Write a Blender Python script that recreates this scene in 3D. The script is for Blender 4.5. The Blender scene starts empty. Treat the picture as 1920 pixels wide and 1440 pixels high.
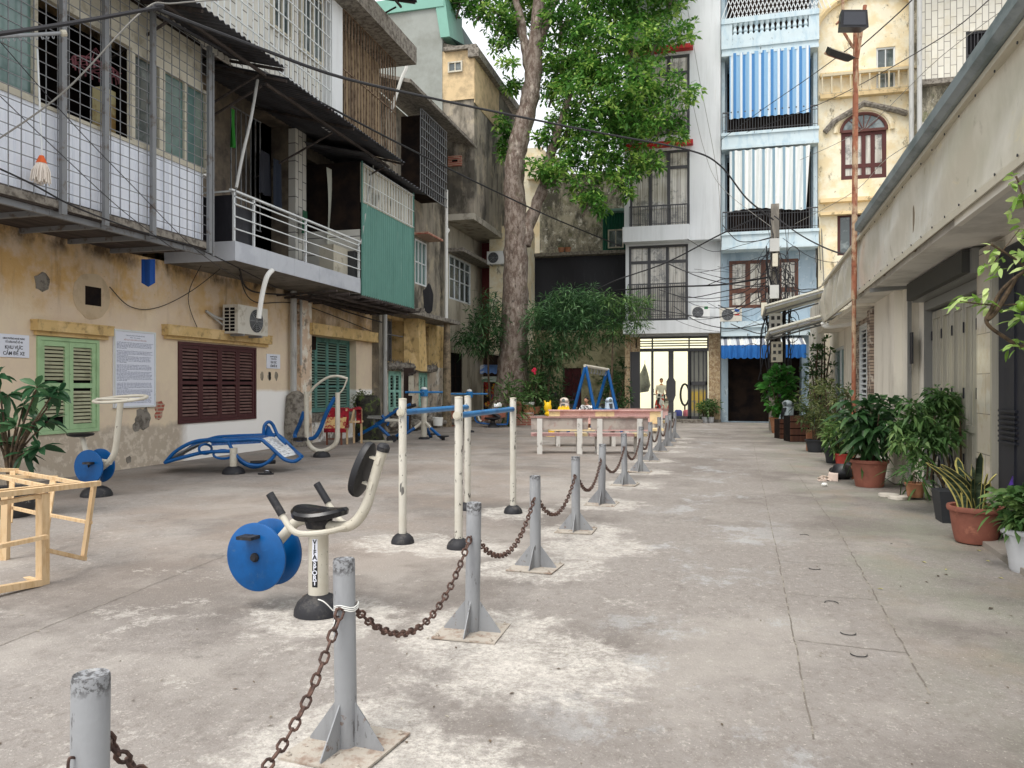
import bpy, math, random
import numpy as np
from mathutils import Vector, Matrix
R = math.radians
sc = bpy.context.scene
col = sc.collection
# ---------------------------------------------------------------- camera
YAW = R(14.7); FPX = 1450.0; CAMH = 1.55; CY = 724.0
cam_d = bpy.data.cameras.new("camera"); cam = bpy.data.objects.new("camera", cam_d); col.objects.link(cam)
cam.location = (0, 0, CAMH); cam.rotation_euler = (R(90), 0, YAW)
cam_d.sensor_width = 36; cam_d.lens = FPX / 1920 * 36
cam_d.shift_y = (CY - 720) / 1920
cam_d.clip_start = .05; cam_d.clip_end = 2000
sc.camera = cam
# ---------------------------------------------------------------- light
SUN_EL, SUN_AZ = R(62), R(200)
w = bpy.data.worlds.new("World"); sc.world = w; w.use_nodes = True
nt = w.node_tree; nt.nodes.clear()
sky = nt.nodes.new('ShaderNodeTexSky'); sky.sky_type = 'NISHITA'; sky.sun_disc = False
sky.sun_elevation = SUN_EL; sky.sun_rotation = SUN_AZ
sky.air_density = 1.0; sky.dust_density = 6.0; sky.ozone_density = 1.0; sky.altitude = 10
hs = nt.nodes.new('ShaderNodeHueSaturation'); hs.inputs['Saturation'].default_value = .30
bg = nt.nodes.new('ShaderNodeBackground'); bg.inputs[1].default_value = .15
wo = nt.nodes.new('ShaderNodeOutputWorld')
ov = nt.nodes.new('ShaderNodeMix'); ov.data_type = 'RGBA'; ov.inputs[0].default_value = .6; ov.inputs[7].default_value = (6.6, 6.7, 6.9, 1)   # thin white overcast over the sky
nt.links.new(sky.outputs[0], hs.inputs['Color']); nt.links.new(hs.outputs[0], ov.inputs[6]); nt.links.new(ov.outputs[2], bg.inputs[0]); nt.links.new(bg.outputs[0], wo.inputs[0])
sd = bpy.data.lights.new("sun", 'SUN'); sd.energy = 1.0; sd.angle = R(22); sd.color = (1, .96, .90)
so = bpy.data.objects.new("sun", sd); col.objects.link(so)
az = SUN_AZ
sv = Vector((math.sin(az) * math.cos(SUN_EL), math.cos(az) * math.cos(SUN_EL), math.sin(SUN_EL)))
so.rotation_euler = sv.to_track_quat('Z', 'Y').to_euler(); so.location = (0, 0, 30)
vs = sc.view_settings; vs.view_transform = 'Standard'; vs.look = 'None'; vs.gamma = 1; vs.use_curve_mapping = False
vs.exposure = 0.76
sc.cycles.max_bounces = 6; sc.cycles.diffuse_bounces = 4; sc.cycles.transparent_max_bounces = 12
rnd = random.Random(7)
# ---------------------------------------------------------------- geometry of the place
ca, sa = math.cos(YAW), math.sin(YAW)
def ray(px, py):
    k = (px - 960) / FPX
    return Vector((k * ca - sa, k * sa + ca, (CY - py) / FPX))
CAM = Vector((0, 0, CAMH))
def at(px, py, d): return CAM + ray(px, py) * d
def gnd(px, py, z=0): return at(px, py, (CAMH - z) * FPX / (py - CY))
def foot(px, d, z=0):
    p = at(px, CY, d); p.z = z; return p
class Fr:
    def __init__(s, O, a, n): s.O = Vector(O); s.a = Vector(a); s.n = Vector(n)
    def pt(f, s, z, o=0): return f.O + f.a * s + f.n * o + Vector((0, 0, z))
    def hit(f, px, py=CY, o=0):
        r = ray(px, py); P = f.O + f.n * o
        t = (P - CAM).dot(f.n) / r.dot(f.n); q = CAM + r * t
        return (q - P).dot(f.a), q.z
    def rc(f, x0, x1, yt, yb, o=0, m=None):
        if m is None: m = (x0 + x1) / 2
        s0 = f.hit(x0, o=o)[0]; s1 = f.hit(x1, o=o)[0]
        return min(s0, s1), max(s0, s1), f.hit(m, yb, o)[1], f.hit(m, yt, o)[1]
    def box(f, mb, s0, s1, z0, z1, o0, o1):
        P = [f.pt(s, z, o) for z in (z0, z1) for s, o in ((s0, o0), (s1, o0), (s1, o1), (s0, o1))]
        mb.hexa(P)
    def quad(f, mb, s0, s1, z0, z1, o):
        mb.poly([f.pt(s0, z0, o), f.pt(s1, z0, o), f.pt(s1, z1, o), f.pt(s0, z1, o)])
    def wall(f, mb, s0, s1, z0, z1, holes=(), o=0, dep=.25, back=None):
        S = sorted({s0, s1} | {h[0] for h in holes} | {h[1] for h in holes})
        Z = sorted({z0, z1} | {h[2] for h in holes} | {h[3] for h in holes})
        S = [v for v in S if s0 <= v <= s1]; Z = [v for v in Z if z0 <= v <= z1]
        for i in range(len(S) - 1):
            for j in range(len(Z) - 1):
                ms, mz = (S[i] + S[i + 1]) / 2, (Z[j] + Z[j + 1]) / 2
                if any(h[0] < ms < h[1] and h[2] < mz < h[3] for h in holes): continue
                f.quad(mb, S[i], S[i + 1], Z[j], Z[j + 1], o)
        for h in holes:
            d = h[4] if len(h) > 4 else dep
            a, b, c, e = h[:4]
            for q in (((a, c), (b, c)), ((b, c), (b, e)), ((b, e), (a, e)), ((a, e), (a, c))):
                (u, v), (x, y) = q
                mb.poly([f.pt(u, v, o), f.pt(x, y, o), f.pt(x, y, o - d), f.pt(u, v, o - d)])
            if len(h) > 5 and h[5]: f.quad(mb, a, b, c, e, o - d)
FL = Fr((-10.65, 0, 0), (0, 1, 0), (1, 0, 0))           # houses on the left, facing +x
b2 = R(2.0)
FR = Fr((2.5, 0, 0), (math.sin(b2), math.cos(b2), 0), (-math.cos(b2), math.sin(b2), 0))   # houses on the right
FB = Fr((0, 34.5, 0), (1, 0, 0), (0, -1, 0))            # houses across the end
# ---------------------------------------------------------------- mesh builder
class MB:
    def __init__(s): s.v = []; s.f = []; s.m = []; s.cur = 0
    def poly(s, P):
        n = len(s.v); s.v += [tuple(p) for p in P]; s.f.append(tuple(range(n, n + len(P)))); s.m.append(s.cur)
    def hexa(s, P):
        n = len(s.v); s.v += [tuple(p) for p in P]
        for q in ((0, 3, 2, 1), (4, 5, 6, 7), (0, 1, 5, 4), (1, 2, 6, 5), (2, 3, 7, 6), (3, 0, 4, 7)):
            s.f.append(tuple(n + i for i in q)); s.m.append(s.cur)
    def box(s, x0, x1, y0, y1, z0, z1):
        s.hexa([(x, y, z) for z in (z0, z1) for x, y in ((x0, y0), (x1, y0), (x1, y1), (x0, y1))])
    def beam(s, A, B, w, h, up=(0, 0, 1)):
        A = Vector(A); B = Vector(B); d = (B - A).normalized(); U = Vector(up)
        x = d.cross(U)
        if x.length < 1e-3: x = d.cross(Vector((1, 0, 0)))
        x.normalize(); y = x.cross(d)
        s.hexa([C + x * a * w / 2 + y * b * h / 2 for C in (A, B) for a, b in ((-1, -1), (1, -1), (1, 1), (-1, 1))])
    def tube(s, P, r, n=8, cap=True, closed=False):
        P = [Vector(p) for p in P]; N = len(P)
        rr = r if isinstance(r, (list, tuple)) else [r] * N
        T = []
        for i in range(N):
            if closed: t = P[(i + 1) % N] - P[i - 1]
            else: t = P[min(i + 1, N - 1)] - P[max(i - 1, 0)]
            T.append(t.normalized() if t.length > 1e-9 else Vector((0, 0, 1)))
        u = T[0].cross(Vector((0, 0, 1)))
        if u.length < .05: u = T[0].cross(Vector((1, 0, 0)))
        u.normalize(); base = len(s.v)
        for i in range(N):
            u = (u - T[i] * u.dot(T[i])).normalized(); w_ = T[i].cross(u)
            for k in range(n):
                a = 2 * math.pi * k / n
                s.v.append(tuple(P[i] + (u * math.cos(a) + w_ * math.sin(a)) * rr[i]))
        for i in range(N if closed else N - 1):
            j = (i + 1) % N
            for k in range(n):
                k2 = (k + 1) % n
                s.f.append((base + i * n + k, base + i * n + k2, base + j * n + k2, base + j * n + k)); s.m.append(s.cur)
        if cap and not closed:
            s.f.append(tuple(base + k for k in range(n))[::-1]); s.m.append(s.cur)
            s.f.append(tuple(base + (N - 1) * n + k for k in range(n))); s.m.append(s.cur)
    def cyl(s, A, B, r, n=12, r2=None): s.tube([A, B], [r, r if r2 is None else r2], n)
    def lathe(s, c, prof, n=24, ax=None):
        c = Vector(c)
        if ax is None: X, Y, Z = Vector((1, 0, 0)), Vector((0, 1, 0)), Vector((0, 0, 1))
        else:
            Z = Vector(ax).normalized(); X = Z.orthogonal().normalized(); Y = Z.cross(X)
        base = len(s.v); m = len(prof)
        for r, z in prof:
            for k in range(n):
                a = 2 * math.pi * k / n
                s.v.append(tuple(c + X * r * math.cos(a) + Y * r * math.sin(a) + Z * z))
        for i in range(m - 1):
            for k in range(n):
                k2 = (k + 1) % n
                s.f.append((base + i * n + k, base + i * n + k2, base + (i + 1) * n + k2, base + (i + 1) * n + k)); s.m.append(s.cur)
        if prof[0][0] > 1e-4: s.f.append(tuple(base + k for k in range(n))[::-1]); s.m.append(s.cur)
        if prof[-1][0] > 1e-4: s.f.append(tuple(base + (m - 1) * n + k for k in range(n))); s.m.append(s.cur)
    def prism(s, P, ex):
        P = [Vector(p) for p in P]; ex = Vector(ex); n = len(P); b = len(s.v)
        s.v += [tuple(p) for p in P] + [tuple(p + ex) for p in P]
        s.f.append(tuple(range(b, b + n))[::-1]); s.m.append(s.cur)
        s.f.append(tuple(range(b + n, b + 2 * n))); s.m.append(s.cur)
        for i in range(n):
            j = (i + 1) % n; s.f.append((b + i, b + j, b + n + j, b + n + i)); s.m.append(s.cur)
    def grid(s, fn, nu, nv):
        b = len(s.v)
        for j in range(nv + 1):
            for i in range(nu + 1): s.v.append(tuple(fn(i / nu, j / nv)))
        for j in range(nv):
            for i in range(nu):
                a = b + j * (nu + 1) + i
                s.f.append((a, a + 1, a + nu + 2, a + nu + 1)); s.m.append(s.cur)
    def build(s, name, mats, parent=None, local=False, smooth=False, **kw):
        if not isinstance(mats, (list, tuple)): mats = [mats]
        off = Vector((0, 0, 0))
        if not local:
            p = parent
            while p is not None: off += p.location; p = p.parent
        me = bpy.data.meshes.new(name)
        V = [(x - off.x, y - off.y, z - off.z) for x, y, z in s.v] if off.length else s.v
        me.from_pydata(V, [], s.f)
        for m in mats: me.materials.append(m)
        me.polygons.foreach_set('material_index', s.m)
        if smooth is not False:
            me.polygons.foreach_set('use_smooth', [True] * len(s.f))
            if smooth is True: smooth = 35
            try: me.set_sharp_from_angle(angle=R(smooth))
            except Exception: pass
        me.update()
        o = bpy.data.objects.new(name, me); col.objects.link(o)
        if parent: o.parent = parent
        for k, v in kw.items(): o[k] = v
        return o
def cm(P, n=6, closed=False):
    P = [Vector(p) for p in P]; out = []; N = len(P)
    for i in range(N if closed else N - 1):
        if closed: p0, p1, p2, p3 = P[i - 1], P[i], P[(i + 1) % N], P[(i + 2) % N]
        else: p0, p1, p2, p3 = P[max(i - 1, 0)], P[i], P[i + 1], P[min(i + 2, N - 1)]
        for k in range(n):
            t = k / n
            out.append(.5 * ((2 * p1) + (p2 - p0) * t + (2 * p0 - 5 * p1 + 4 * p2 - p3) * t * t + (3 * p1 - p0 - 3 * p2 + p3) * t ** 3))
    if not closed: out.append(P[-1])
    return out
def thing(name, label, cat, loc=(0, 0, 0), rz=0, group=None):
    o = bpy.data.objects.new(name, None); col.objects.link(o)
    o.location = loc; o.rotation_euler = (0, 0, rz); o.empty_display_size = .1
    o['label'] = label; o['category'] = cat
    if group: o['group'] = group
    return o
def solo(o, label, cat, group=None, kind=None):
    if kind: o['kind'] = kind
    if label: o['label'] = label
    if cat: o['category'] = cat
    if group: o['group'] = group
    return o
def dup(o, loc=None, rz=None, label=None, parent=None):
    c = o.copy(); col.objects.link(c)
    if parent: c.parent = parent
    if loc is not None: c.location = loc
    if rz is not None: c.rotation_euler = (0, 0, rz)
    if label: c['label'] = label
    for ch in [x for x in list(bpy.data.objects) if x.parent == o]: dup(ch, parent=c)
    return c
# ---------------------------------------------------------------- materials
def lin(c):
    return tuple(((x / 255) / 12.92 if x / 255 <= .04045 else ((x / 255 + .055) / 1.055) ** 2.4) for x in c)
class NT:
    def __init__(s, name):
        s.mat = bpy.data.materials.new(name); s.mat.use_nodes = True
        s.t = s.mat.node_tree; s.b = s.t.nodes['Principled BSDF']; s.out = s.t.nodes['Material Output']
        g = s.n('ShaderNodeNewGeometry'); s.geo = g; s.pos = g.outputs['Position']
    def n(s, typ, **kw):
        x = s.t.nodes.new(typ)
        for k, v in kw.items(): setattr(x, k, v)
        return x
    def l(s, a, b): s.t.links.new(a, b)
    def sep(s):
        if not hasattr(s, 'sx'):
            n = s.n('ShaderNodeSeparateXYZ'); s.l(s.pos, n.inputs[0]); s.sx = n
        return s.sx
    def scaled(s, sc_):
        if not isinstance(sc_, (tuple, list)): return s.pos, sc_
        n = s.n('ShaderNodeVectorMath', operation='MULTIPLY'); s.l(s.pos, n.inputs[0]); n.inputs[1].default_value = sc_
        return n.outputs[0], 1.0
    def noise(s, sc_, detail=5, rough=.6, dist=0, seed=0):
        v, k = s.scaled(sc_)
        if seed:
            a = s.n('ShaderNodeVectorMath', operation='ADD'); s.l(v, a.inputs[0]); a.inputs[1].default_value = (seed * 7.3, seed * 3.1, seed * 5.7); v = a.outputs[0]
        n = s.n('ShaderNodeTexNoise'); s.l(v, n.inputs['Vector']); n.inputs['Scale'].default_value = k
        n.inputs['Detail'].default_value = detail; n.inputs['Roughness'].default_value = rough; n.inputs['Distortion'].default_value = dist
        return n.outputs['Fac']
    def rng(s, src, lo, hi, a=0, b=1):
        n = s.n('ShaderNodeMapRange'); n.clamp = True
        s.l(src, n.inputs['Value']); n.inputs['From Min'].default_value = lo; n.inputs['From Max'].default_value = hi
        n.inputs['To Min'].default_value = a; n.inputs['To Max'].default_value = b
        return n.outputs[0]
    def math(s, op, a, b):
        n = s.n('ShaderNodeMath', operation=op)
        for i, x in enumerate((a, b)):
            if isinstance(x, (int, float)): n.inputs[i].default_value = x
            else: s.l(x, n.inputs[i])
        return n.outputs[0]
    def mix(s, a, b, f):
        n = s.n('ShaderNodeMix', data_type='RGBA')
        if isinstance(f, (int, float)): n.inputs[0].default_value = f
        else: s.l(f, n.inputs[0])
        for i, x in ((6, a), (7, b)):
            if isinstance(x, tuple): n.inputs[i].default_value = (*x[:3], 1)
            else: s.l(x, n.inputs[i])
        return n.outputs[2]
MATS = {}
def M(name, c, layers=(), rough=.75, metal=0, bump=0, bs=40, bdet=4, spec=.4, var=.12, vs_=3, em=None, alpha=None, brick=None, hook=None):
    """c: measured-ish albedo as sRGB 0-255.  layers: dict(c, s, lo, hi, f, m=[(axis,a,b)], d, seed)"""
    t = NT(name); base = lin(c)
    dk = tuple(x * (1 - var) for x in base); lt = tuple(min(1, x * (1 + var)) for x in base)
    cur = t.mix(dk, lt, t.noise(vs_, 6, .65))
    if brick:
        # brick=(axis_u, axis_v, mortar colour, w, h, mortar, second colour, offset)
        sp = t.sep(); cb = t.n('ShaderNodeCombineXYZ')
        t.l(sp.outputs[brick[0]], cb.inputs[0]); t.l(sp.outputs[brick[1]], cb.inputs[1])
        bt = t.n('ShaderNodeTexBrick'); t.l(cb.outputs[0], bt.inputs['Vector']); bt.inputs['Scale'].default_value = 1
        bt.inputs['Brick Width'].default_value = brick[3]; bt.inputs['Row Height'].default_value = brick[4]; bt.inputs['Mortar Size'].default_value = brick[5]
        t.l(cur, bt.inputs['Color1']); c2 = lin(brick[6]); bt.inputs['Color2'].default_value = (*c2, 1)
        bt.inputs['Mortar'].default_value = (*lin(brick[2]), 1); bt.inputs['Mortar Smooth'].default_value = .1
        cur = bt.outputs['Color']
    for i, L in enumerate(layers):
        f = t.rng(t.noise(L.get('s', 3), L.get('d', 6), L.get('r', .65), L.get('dist', .0), L.get('seed', i + 1)), L.get('lo', .45), L.get('hi', .6), 0, L.get('f', 1))
        for ax, a, b in L.get('m', ()):
            wv = t.math('MULTIPLY', t.math('SUBTRACT', t.noise(L.get('ws', 1.5), 5, .7, 0, 9 + i), .5), L.get('w', .8))
            v = t.math('ADD', t.sep().outputs[ax], wv)
            lo, hi, p, q = (a, b, 0, 1) if a < b else (b, a, 1, 0)
            f = t.math('MULTIPLY', f, t.rng(v, lo, hi, p, q))
        cur = t.mix(cur, lin(L['c']), f)
    if hook: cur = hook(t, cur)
    t.l(cur, t.b.inputs['Base Color'])
    t.b.inputs['Roughness'].default_value = rough; t.b.inputs['Metallic'].default_value = metal
    t.b.inputs['Specular IOR Level'].default_value = spec
    if bump:
        bn = t.n('ShaderNodeBump'); bn.inputs['Strength'].default_value = bump; bn.inputs['Distance'].default_value = .02
        t.l(t.noise(bs, bdet, .65), bn.inputs['Height']); t.l(bn.outputs[0], t.b.inputs['Normal'])
    if em: t.b.inputs['Emission Color'].default_value = (*lin(em[0]), 1); t.b.inputs['Emission Strength'].default_value = em[1]
    if alpha is not None: t.b.inputs['Alpha'].default_value = alpha
    MATS[name] = t.mat
    return t.mat
def leafmat(name, dark, mid, light, rough=.5):
    t = NT(name)
    rp = t.n('ShaderNodeValToRGB'); e = rp.color_ramp.elements
    e[0].position = 0; e[0].color = (*lin(dark), 1); e[1].position = 1; e[1].color = (*lin(light), 1)
    x = e.new(.55); x.color = (*lin(mid), 1)
    v = t.math('ADD', t.math('MULTIPLY', t.geo.outputs['Random Per Island'], .55), t.math('MULTIPLY', t.rng(t.noise(.9, 3), .34, .66), .5))
    t.l(v, rp.inputs[0]); t.l(rp.outputs[0], t.b.inputs['Base Color'])
    t.b.inputs['Roughness'].default_value = rough; t.b.inputs['Specular IOR Level'].default_value = .35
    tr = t.n('ShaderNodeBsdfTranslucent'); t.l(rp.outputs[0], tr.inputs[0])
    mx = t.n('ShaderNodeMixShader'); mx.inputs[0].default_value = .38
    t.l(t.b.outputs[0], mx.inputs[1]); t.l(tr.outputs[0], mx.inputs[2]); t.l(mx.outputs[0], t.out.inputs[0])
    return t.mat
W = dict
# ---------------------------------------------------------------- material library
def leafmesh(name, P, D, L, Wd, mat, parent=None, hi=False, fold=.25, droop=.25, up=None, local=False, **kw):
    P = np.asarray(P, float); D = np.asarray(D, float); N = len(P)
    L = np.broadcast_to(np.asarray(L, float), (N,)); Wd = np.broadcast_to(np.asarray(Wd, float), (N,))
    D = D / np.maximum(np.linalg.norm(D, axis=1, keepdims=True), 1e-6)
    rs = np.random.RandomState(N % 997 + 3)
    U = np.tile(np.array([0, 0, 1.0]), (N, 1)) + rs.normal(0, .45, (N, 3)) if up is None else np.asarray(up, float)
    S = np.cross(D, U); S /= np.maximum(np.linalg.norm(S, axis=1, keepdims=True), 1e-6)
    Nn = np.cross(S, D)
    if hi: T = [0, .22, .5, .78, 1]; WW = [.10, .82, 1, .66, .03]
    else: T = [0, .5, 1]; WW = [.06, 1, .05]
    rows = []
    for t, w_ in zip(T, WW):
        c = P + D * (L * t)[:, None] + np.array([0, 0, -1.0]) * (L * droop * t * t)[:, None]
        hw = (Wd * w_ / 2)[:, None]
        rows += [c - S * hw + Nn * hw * fold, c, c + S * hw + Nn * hw * fold]
    k = len(rows); V = np.stack(rows, 1).reshape(-1, 3)
    F = []
    for j in range(len(T) - 1):
        a = 3 * j; F += [(a, a + 1, a + 4, a + 3), (a + 1, a + 2, a + 5, a + 4)]
    F = np.array(F); A = (np.arange(N) * k)[:, None, None] + F[None]
    A = A.reshape(-1)
    off = Vector((0, 0, 0)); p = parent
    if not local:
        while p is not None: off += p.location; p = p.parent
    V = V - np.array(off)
    me = bpy.data.meshes.new(name); nf = len(A) // 4
    me.vertices.add(len(V)); me.vertices.foreach_set('co', V.ravel())
    me.loops.add(len(A)); me.loops.foreach_set('vertex_index', A.astype(np.int32))
    me.polygons.add(nf); me.polygons.foreach_set('loop_start', np.arange(0, nf * 4, 4, dtype=np.int32)); me.polygons.foreach_set('loop_total', np.full(nf, 4, np.int32))
    me.polygons.foreach_set('use_smooth', np.ones(nf, bool))
    me.materials.append(mat); me.update(); me.validate()
    o = bpy.data.objects.new(name, me); col.objects.link(o)
    if parent: o.parent = parent
    for q, v in kw.items(): o[q] = v
    return o
def whorls(centers, n, spread, rs, upb=.3):
    """n leaves round each twig end: positions and outward directions"""
    C = np.repeat(np.asarray(centers, float), n, axis=0); N = len(C)
    d = rs.normal(0, 1, (N, 3)); d[:, 2] = d[:, 2] * .7 + upb
    d /= np.linalg.norm(d, axis=1, keepdims=True)
    return C + d * (rs.rand(N, 1) * spread), d
def blobpts(c, r, n, rs, shell=.55):
    d = rs.normal(0, 1, (n, 3)); d /= np.linalg.norm(d, axis=1, keepdims=True)
    k = shell + (1 - shell) * rs.rand(n, 1) ** .6
    return np.asarray(c) + d * k * np.asarray(r)
def cement_patches(t, cur):
    # lighter cement skirts trowelled round each bollard foot and the bar posts
    pts = [(b[0] + .05, b[1], .42) for b in BOLL] + [(g.x, g.y, .40) for g in (gnd(755, 1018), gnd(860, 1028), gnd(962, 962), gnd(597, 1152))] + [(-1.15, 2.6, .55), (-1.0, 4.2, .5), (-1.1, 7.4, .4)]
    tot = None
    nz = t.math('MULTIPLY', t.math('SUBTRACT', t.noise(3.2, 8, .75, .4, 5), .5), 1.25)
    for x, y, r in pts:
        d = t.n('ShaderNodeVectorMath', operation='DISTANCE'); t.l(t.pos, d.inputs[0]); d.inputs[1].default_value = (x, y, 0)
        f = t.rng(t.math('ADD', d.outputs['Value'], nz), r, r + .16, 1, 0)
        tot = f if tot is None else t.math('MAXIMUM', tot, f)
    tex = t.math('MULTIPLY', t.rng(t.noise(26, 8, .85), .42, .56, .25, 1), t.rng(t.noise(4.5, 9, .8, .3, 3), .36, .56, .1, 1))
    return t.mix(cur, lin((206, 201, 192)), t.math('MULTIPLY', t.math('MULTIPLY', tot, tex), .9))
BOLL = [(-1.6, 1.69), (-1.53, 3.03), (-1.48, 4.65), (-1.48, 6.43), (-1.44, 8.19), (-1.44, 10.13), (-1.37, 12.2), (-1.31, 14.1), (-1.3, 16.25), (-1.27, 18.7), (-1.2, 20.2), (-1.2, 21.8), (-1.16, 23.4)]
m_ground = M('worn_concrete', (143, 137, 131), [
    W(c=(120, 112, 105), s=(20, 15, 1), lo=.5, hi=.62, f=.55, d=6, r=.8, seed=51),
    W(c=(188, 182, 173), s=(26, 19, 1), lo=.56, hi=.63, f=.5, d=6, r=.8, seed=52),
    W(c=(106, 99, 93), s=.42, lo=.47, hi=.58, f=.6, d=9, r=.62, seed=8),
    W(c=(172, 166, 158), s=.7, lo=.52, hi=.64, f=.5, d=9, seed=61),
    W(c=(142, 128, 116), s=.8, lo=.42, hi=.6, f=.45, seed=11, m=[(0, -1.5, -3), (1, 4, 7)]),
    W(c=(208, 203, 194), s=1.5, lo=.57, hi=.60, f=.38, d=13, r=.84, seed=63, m=[(0, .2, -.2), (1, 8, 6)]),
    W(c=(100, 95, 90), s=1.25, lo=.57, hi=.64, f=.55, d=12, r=.78, seed=64, m=[(0, .2, -.3)]),
    W(c=(184, 187, 188), s=(1.1, .8, 1), lo=.54, hi=.60, f=.4, d=12, r=.8, seed=6, m=[(0, -1.0, -.4), (0, 1.0, .3)]),
    W(c=(136, 140, 122), s=(1.2, .8, 1), lo=.44, hi=.62, f=.5, seed=13, m=[(0, .9, 1.5)]),
    W(c=(150, 134, 118), s=1.1, lo=.52, hi=.64, f=.4, seed=15, m=[(0, .9, 1.5)]),
    W(c=(212, 206, 196), s=(4.5, 3, 1), lo=.66, hi=.69, f=.75, d=10, r=.8, seed=17),
    W(c=(84, 78, 73), s=44, lo=.67, hi=.72, f=.6, d=3, seed=19),
    W(c=(206, 200, 190), s=60, lo=.62, hi=.7, f=.55, d=3, seed=21),
    W(c=(92, 87, 82), s=2.4, lo=.655, hi=.70, f=.7, d=10, r=.75, seed=23)],
    rough=.85, bump=.55, bs=60, bdet=8, var=.12, vs_=16, spec=.25, hook=cement_patches)
m_step = M('step_concrete', (150, 142, 132), [W(c=(108, 104, 92), s=3, lo=.5, hi=.65, f=.8), W(c=(190, 184, 172), s=9, lo=.62, hi=.7, f=.7)], bump=.4, bs=40)
m_joint = M('joint_dirt', (112, 105, 97), [W(c=(150, 144, 132), s=9, lo=.5, hi=.56, f=.9)], rough=.95)
m_yellow = M('ochre_plaster', (226, 208, 180), [
    W(c=(208, 170, 112), s=(.5, .5, .5), lo=.25, hi=.6, f=1, m=[(2, 2.75, 3.25)], w=1.0),
    W(c=(178, 142, 96), s=1.2, lo=.5, hi=.66, f=.65, seed=22, m=[(2, 2.6, 3.2)], w=1.0),
    W(c=(220, 200, 176), s=2, lo=.45, hi=.6, f=.8, seed=3),
    W(c=(150, 122, 90), s=(6, 6, .8), lo=.56, hi=.72, f=.6, seed=5, m=[(2, 2.4, 3.6)]),
    W(c=(250, 248, 243), s=.4, lo=.0, hi=.1, f=1, m=[(2, 1.48, 1.40), (1, 13.6, 13.75)], w=.14),
    W(c=(226, 218, 204), s=3, lo=.42, hi=.5, f=.8, seed=31, m=[(2, 1.5, 1.2), (1, 17.5, 18)], w=.6),
    W(c=(176, 164, 148), s=.4, lo=0, hi=.1, f=.8, m=[(2, .85, .75), (1, 13.9, 13.6)], w=.5),
    W(c=(214, 202, 184), s=7, lo=.5, hi=.58, f=.9, seed=33, m=[(2, .8, .7), (1, 13.9, 13.6)], w=.4),
    W(c=(132, 122, 112), s=2.2, lo=.5, hi=.56, f=.85, seed=35, m=[(2, 1.0, .6), (1, 18.6, 19.2)], w=.6),
    W(c=(120, 96, 72), s=14, lo=.68, hi=.73, f=.8, seed=37, m=[(2, 1.9, 2.4)]),
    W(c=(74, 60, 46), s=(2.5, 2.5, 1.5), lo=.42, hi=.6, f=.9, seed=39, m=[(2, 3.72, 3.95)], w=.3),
    W(c=(128, 98, 60), s=1.8, lo=.4, hi=.6, f=.6, seed=41, m=[(1, 18, 19.5), (2, 2.7, 3.2)])],
    rough=.9, bump=.25, bs=25, var=.05)
m_trimY = M('ochre_trim', (208, 178, 122), [W(c=(120, 98, 66), s=5, lo=.52, hi=.66, f=.7), W(c=(228, 200, 150), s=2, lo=.5, hi=.6, f=.6)], rough=.85)
m_greyplaster = M('stained_plaster', (150, 142, 128), [
    W(c=(104, 98, 86), s=(2, 2, .35), lo=.46, hi=.62, f=.8),
    W(c=(66, 62, 54), s=(1.6, 1.6, .5), lo=.54, hi=.66, f=.9, seed=4),
    W(c=(178, 166, 142), s=1.2, lo=.52, hi=.64, f=.7, seed=6),
    W(c=(50, 48, 43), s=(.8, .8, .4), lo=.5, hi=.6, f=.75, seed=8)], rough=.95, bump=.4, bs=16)
m_mould = M('moss_black_wall', (188, 180, 158), [
    W(c=(70, 68, 58), s=(1.2, 1.2, .6), lo=.40, hi=.56, f=.9, d=10, r=.78),
    W(c=(232, 228, 214), s=3.4, lo=.56, hi=.62, f=.8, d=9, r=.8, seed=3),
    W(c=(104, 112, 66), s=2.2, lo=.56, hi=.66, f=.5, seed=5)], rough=.95, bump=.5, bs=14)
m_beige = M('flaking_beige', (208, 184, 144), [W(c=(170, 150, 118), s=2, lo=.45, hi=.6, f=.8), W(c=(150, 78, 56), s=3, lo=.66, hi=.70, f=.9, seed=3), W(c=(110, 102, 90), s=(1, 1, .5), lo=.58, hi=.7, f=.7, seed=5)], rough=.95, bump=.4, bs=20)
m_cement = M('grey_cement', (150, 154, 148), [W(c=(128, 130, 122), s=.8, lo=.45, hi=.65, f=.8)], rough=.9, bump=.15)
m_white = M('white_wall', (220, 223, 224), [W(c=(200, 203, 203), s=(3, 3, .22), lo=.48, hi=.66, f=.65, d=8, r=.7), W(c=(196, 192, 184), s=(6, 6, .6), lo=.62, hi=.74, f=.5, seed=4)], var=.03, rough=.85)
m_whiteY = M('warm_white_wall', (228, 222, 200), [W(c=(205, 198, 176), s=2, lo=.5, hi=.66, f=.5)], var=.03)
m_blue = M('pale_blue_wall', (156, 174, 186), [W(c=(128, 150, 166), s=(3, 3, .5), lo=.5, hi=.64, f=.7), W(c=(196, 208, 212), s=4, lo=.58, hi=.66, f=.7, seed=3), W(c=(92, 96, 96), s=(7, 7, 2.2), lo=.62, hi=.68, f=.8, seed=5)], rough=.85)
m_bluepale = M('pale_blue_trim', (194, 209, 214), [W(c=(160, 186, 200), s=(3, 3, 1), lo=.5, hi=.64, f=.7), W(c=(90, 92, 88), s=(7, 7, 3), lo=.64, hi=.69, f=.9, seed=5)], rough=.85)
m_cream = M('cream_mould_wall', (236, 227, 202), [W(c=(226, 206, 162), s=1.6, lo=.45, hi=.6, f=.8), W(c=(120, 110, 88), s=(2.4, 2.4, 1.2), lo=.57, hi=.65, f=.85, d=10, r=.8, seed=4), W(c=(80, 76, 64), s=5, lo=.66, hi=.7, f=.8, seed=6)], rough=.9, bump=.2)
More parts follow.
